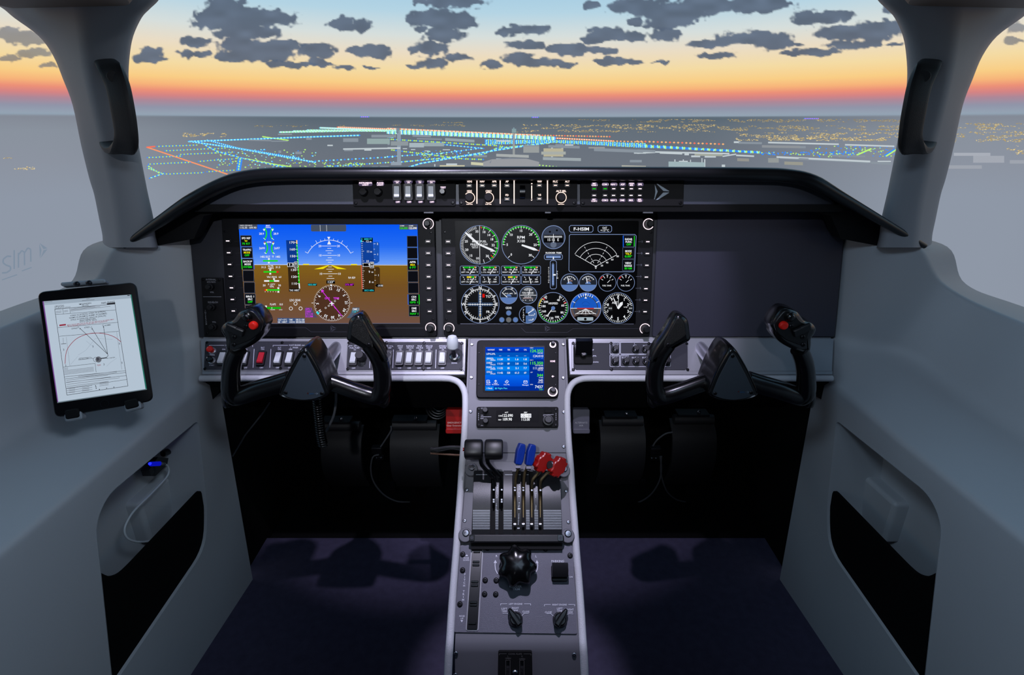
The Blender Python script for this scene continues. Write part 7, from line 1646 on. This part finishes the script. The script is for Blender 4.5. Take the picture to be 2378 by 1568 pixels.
# ================================================================== charger in the left pocket
def wl(px, py, x=-.690): return at_x(px, py, x)
usb = empty('usb_socket', wl(352, 1085), 'black charging socket in the left wall pocket', 'socket'); bpy.context.view_layer.update(); UI = usb.matrix_world.inverted()
def upart(b, n, m, par=usb, **k): o = b.build(n, m, par, **k); o.matrix_parent_inverse = UI; return o
sp_ = [wl(*p) for p in ((331, 1092), (336, 1106), (346, 1106), (374, 1080), (377, 1064), (352, 1062))]
b = MB(); b.rings([[p + Vector((.012, 0, 0)) * k_ for p in sp_] for k_ in (-.3, 1.0)]); upart(b, 'socket_body', M_GLOSS)
b = MB(); b.tube([wl(366, 1054) + Vector((.01, 0, 0)), wl(384, 1045) + Vector((.012, 0, 0)), wl(404, 1053) + Vector((.014, 0, 0))], [.006, .008, .003], 10); upart(b, 'socket_cap', M_GLOSS)
b = MB(); b.ball(wl(348, 1077, -.672), .0026, 10, 8); upart(b, 'status_light', E_BLUE, label='bright blue lamp')
plug = empty('charging_cable', wl(365, 1077), 'white charging cable with glowing blue plug looping in the left pocket', 'cable'); bpy.context.view_layer.update(); PI2 = plug.matrix_world.inverted()
b = MB(); b.tube([wl(350, 1078, -.672), wl(371, 1077, -.667)], .0042, 12); o = b.build('plug', glow('plug_blue', (.06, .10, .85), .55), plug); o.matrix_parent_inverse = PI2
b = MB(); b.tube([wl(371, 1077, -.667), wl(384, 1078, -.664)], [.0036, .0022], 10); o = b.build('strain_relief', M_CABLE, plug); o.matrix_parent_inverse = PI2
b = MB(); b.tube(spline([wl(x, y, -.664 + .0 * y) for x, y in ((382, 1077), (390, 1084), (392, 1096), (384, 1112), (350, 1148), (312, 1186), (294, 1214), (289, 1234), (296, 1250), (315, 1258), (340, 1258), (365, 1250), (385, 1232), (396, 1212))], 5), .0018, 8); o = b.build('cord', M_WHITE, plug); o.matrix_parent_inverse = PI2

# ================================================================== footwells
M_PEDAL = mat('pedal_black', (.15, .15, .16), .55, bump=.4, scale=900)
def pedal(px0, px1, ytop, ybot, Y, label):
    a, c = at_y(px0, ytop, Y), at_y(px1, ytop, Y); zb = at_y(px0, ybot, Y).z
    w = (c.x - a.x) / 2; h = a.z - zb; root = empty('rudder_pedal', ((a.x + c.x) / 2, Y, zb), label, 'pedal', 'rudder pedals')
    prof = []
    for i in range(15):
        t = i / 14; prof.append((-.035 * math.sin(math.pi * min(1, t * 1.05)) + .05 * max(0, t - .80) ** 1 * 2, h * (t if t < .86 else .86 + .6 * (t - .86))))
    R = [[(x, y, z) for y, z in prof] + [(x, y + .010, z) for y, z in prof[::-1]] for x in (-w, -w * .96, w * .96, w)]
    b = MB(); b.rings(R); b.build('pedal_pad', M_PEDAL, root, smooth=50)
    b = MB(); b.lathe([(.014, -w * .9), (.014, w * .9)], axis=(1, 0, 0), n=18); b.xf(Matrix.Translation((0, .012, h * .98))); b.build('toe_roll', M_PEDAL, root)
    b = MB(); b.box(-w * .85, -.012, h + .018, w * .55, .02, h + .024); b.build('hanger_plate', M_BLACK, root, smooth=0)
    b = MB(); b.ball((w * .1, -.004, h + .028), .0055, 10, 6); b.build('bolt', M_STEEL, root)
    b = MB(); b.box(-w * .2, .01, -zb + .0, w * .2, .03, 0.02); b.build('arm', M_VOID, root, smooth=0)
    b = MB(); b.prism(rrect(-.008, -.016, .008, .016, .003), 0, .006); b.xf(Matrix.Translation((-w - .004 if px0 < 1200 else w + .004, -.02, .018)) @ Matrix.Rotation(math.pi / 2, 4, 'X')); b.build('side_link', M_DSTEEL, root)
    return root
pedal(745, 838, 992, 1130, 1.20, 'black rudder pedal below the coiled cord, left footwell'); pedal(905, 1018, 990, 1130, 1.20, 'black rudder pedal beside the red tag, left footwell')
pedal(1395, 1500, 980, 1125, 1.20, 'black rudder pedal beside the grey tag, right footwell'); pedal(1562, 1665, 976, 1125, 1.20, 'black rudder pedal nearest the right wall')
def clamp(px, py, Y, label, loops, lab2):
    c = at_y(px, py, Y); root = empty('cable_clamp', c, label, 'clamp', 'pedal cable clamps')
    b = MB(); b.prism(rrect(-.015, -.010, .015, .010, .002), -.008, .012, .002); b.build('block', M_DSTEEL, root)
    b = MB(); b.prism(rrect(-.013, -.004, .013, .008, .002), -.006, .004, .001); b.xf(Matrix.Translation((.002, .0, -.026))); b.build('lower_block', M_BLACK, root)
    for dx in (-.012, 0, .012):
        b = MB(); b.lathe([(.002, -.004), (.002, .004)], axis=(0, -1, .3), n=8); b.xf(Matrix.Translation((dx, -.010, -.018))); b.build('bolt', M_STEEL, root)
    for i, L_ in enumerate(loops):
        b = MB(); b.tube(spline([at_y(x, y, Y - .03) for x, y in L_], 6), .0022, 8); tag(b.build('brake_line', M_CABLE), lab2[i], 'cable', 'brake lines in the footwells')
clamp(876, 1045, 1.22, 'metal cable clamp between the left pedals', [[(880, 1056), (866, 1062), (861, 1090), (868, 1120), (890, 1148), (920, 1164), (952, 1167)], [(884, 1038), (896, 1020), (908, 1000), (908, 990)]], ['grey brake line looping below the left pedals', 'short dark line above the left cable clamp'])
clamp(1522, 1046, 1.22, 'metal cable clamp between the right pedals', [[(1533, 1060), (1536, 1090), (1530, 1120), (1510, 1150), (1480, 1168), (1449, 1170)], [(1536, 1060), (1535, 1100), (1548, 1140), (1570, 1160), (1592, 1166)], [(1516, 1036), (1526, 1022), (1545, 1008), (1562, 1004)]], ['grey brake line bending left below the right pedals', 'grey brake line bending right below the right pedals', 'short bluish line above the right cable clamp'])
for px, py, lab in ((1015, 950, 'black ribbed air duct mouth behind the red tag'), (1362, 925, 'black ribbed air duct mouth behind the grey tag')):
    c = at_y(px, py, 1.10); b = MB()
    for k_ in range(4): b.torus((0, 0, -.012 * k_), .026 - .002 * k_, .0022, 28, 8)
    b.xf(Matrix.Translation(c) @ Matrix.Rotation(math.radians(80), 4, 'X')); tag(b.build('air_duct', M_BLACK), lab, 'duct', 'air ducts')
def pull_tag(px0, px1, py0, py1, Y, m, label, words, wc):
    P_ = Plane(at_y((px0 + px1) / 2, (py0 + py1) / 2, Y), tilt=18); root = empty('pull_handle', P_.M, label, 'handle')
    a, c = P_.uv(px0, py0), P_.uv(px1, py1); ym = a[1] + (c[1] - a[1]) * .78
    b = MB(); b.prism(rrect(a[0], c[1], c[0], a[1], .003), -.02, 0, .0012); b.build('handle_body', m, root)
    b = MB(); b.prism(rrect(a[0], c[1], c[0], c[1] + .010, .003), -.004, .006, .0012); b.build('finger_lip', m, root)
    ik = Ink(P_, (0, 0), 1, .0004, .00002)
    for k_, (t, w) in enumerate(words): ik.text(t, (px0 + px1) / 2, py0 + (py1 - py0) * (.56 + .12 * k_), 3.8, wc, w=w)
    ik.build('lettering', C_PRINT, root)
pull_tag(1035, 1076, 951, 1006, .90, M_RED, 'red emergency gear extension handle left of the pedestal', (('EMERGENCY', 32), ('Gear Extension', 36)), (.8, .62, .58))
pull_tag(1330, 1369, 951, 1006, .90, mat('grey_tag', (.34, .34, .38), .45), 'grey alternate air handle right of the pedestal', (('ALTERNATE', 29), ('AIR', 10)), (.6, .6, .62))
for s, px, lab in ((1, 1897, 'small black bracket under the right end of the console'), (-1, 500, 'small black bracket under the left end of the console')):
    P0, P1 = at_y(px - 18, 888, .90), at_y(px + 14, 930, .90); b = MB(); b.rings([[(P0.x, y, P0.z), (P1.x, y, P0.z), (P1.x, y, P1.z) if s > 0 else (P1.x, y, P0.z - .02), (P0.x, y, P0.z - .02) if s > 0 else (P0.x, y, P1.z)] for y in (.90, .94)]); tag(b.build('console_bracket', M_BLACKM, smooth=0), lab, 'bracket', 'console brackets')
b = MB(); b.tube([at_y(646, 905, .98), at_y(610, 960, .98), at_y(570, 1010, .98), at_y(540, 1060, .97)], .0018, 6); tag(b.build('bowden_cable', M_CABLE), 'thin grey cable slanting across the left footwell', 'cable')
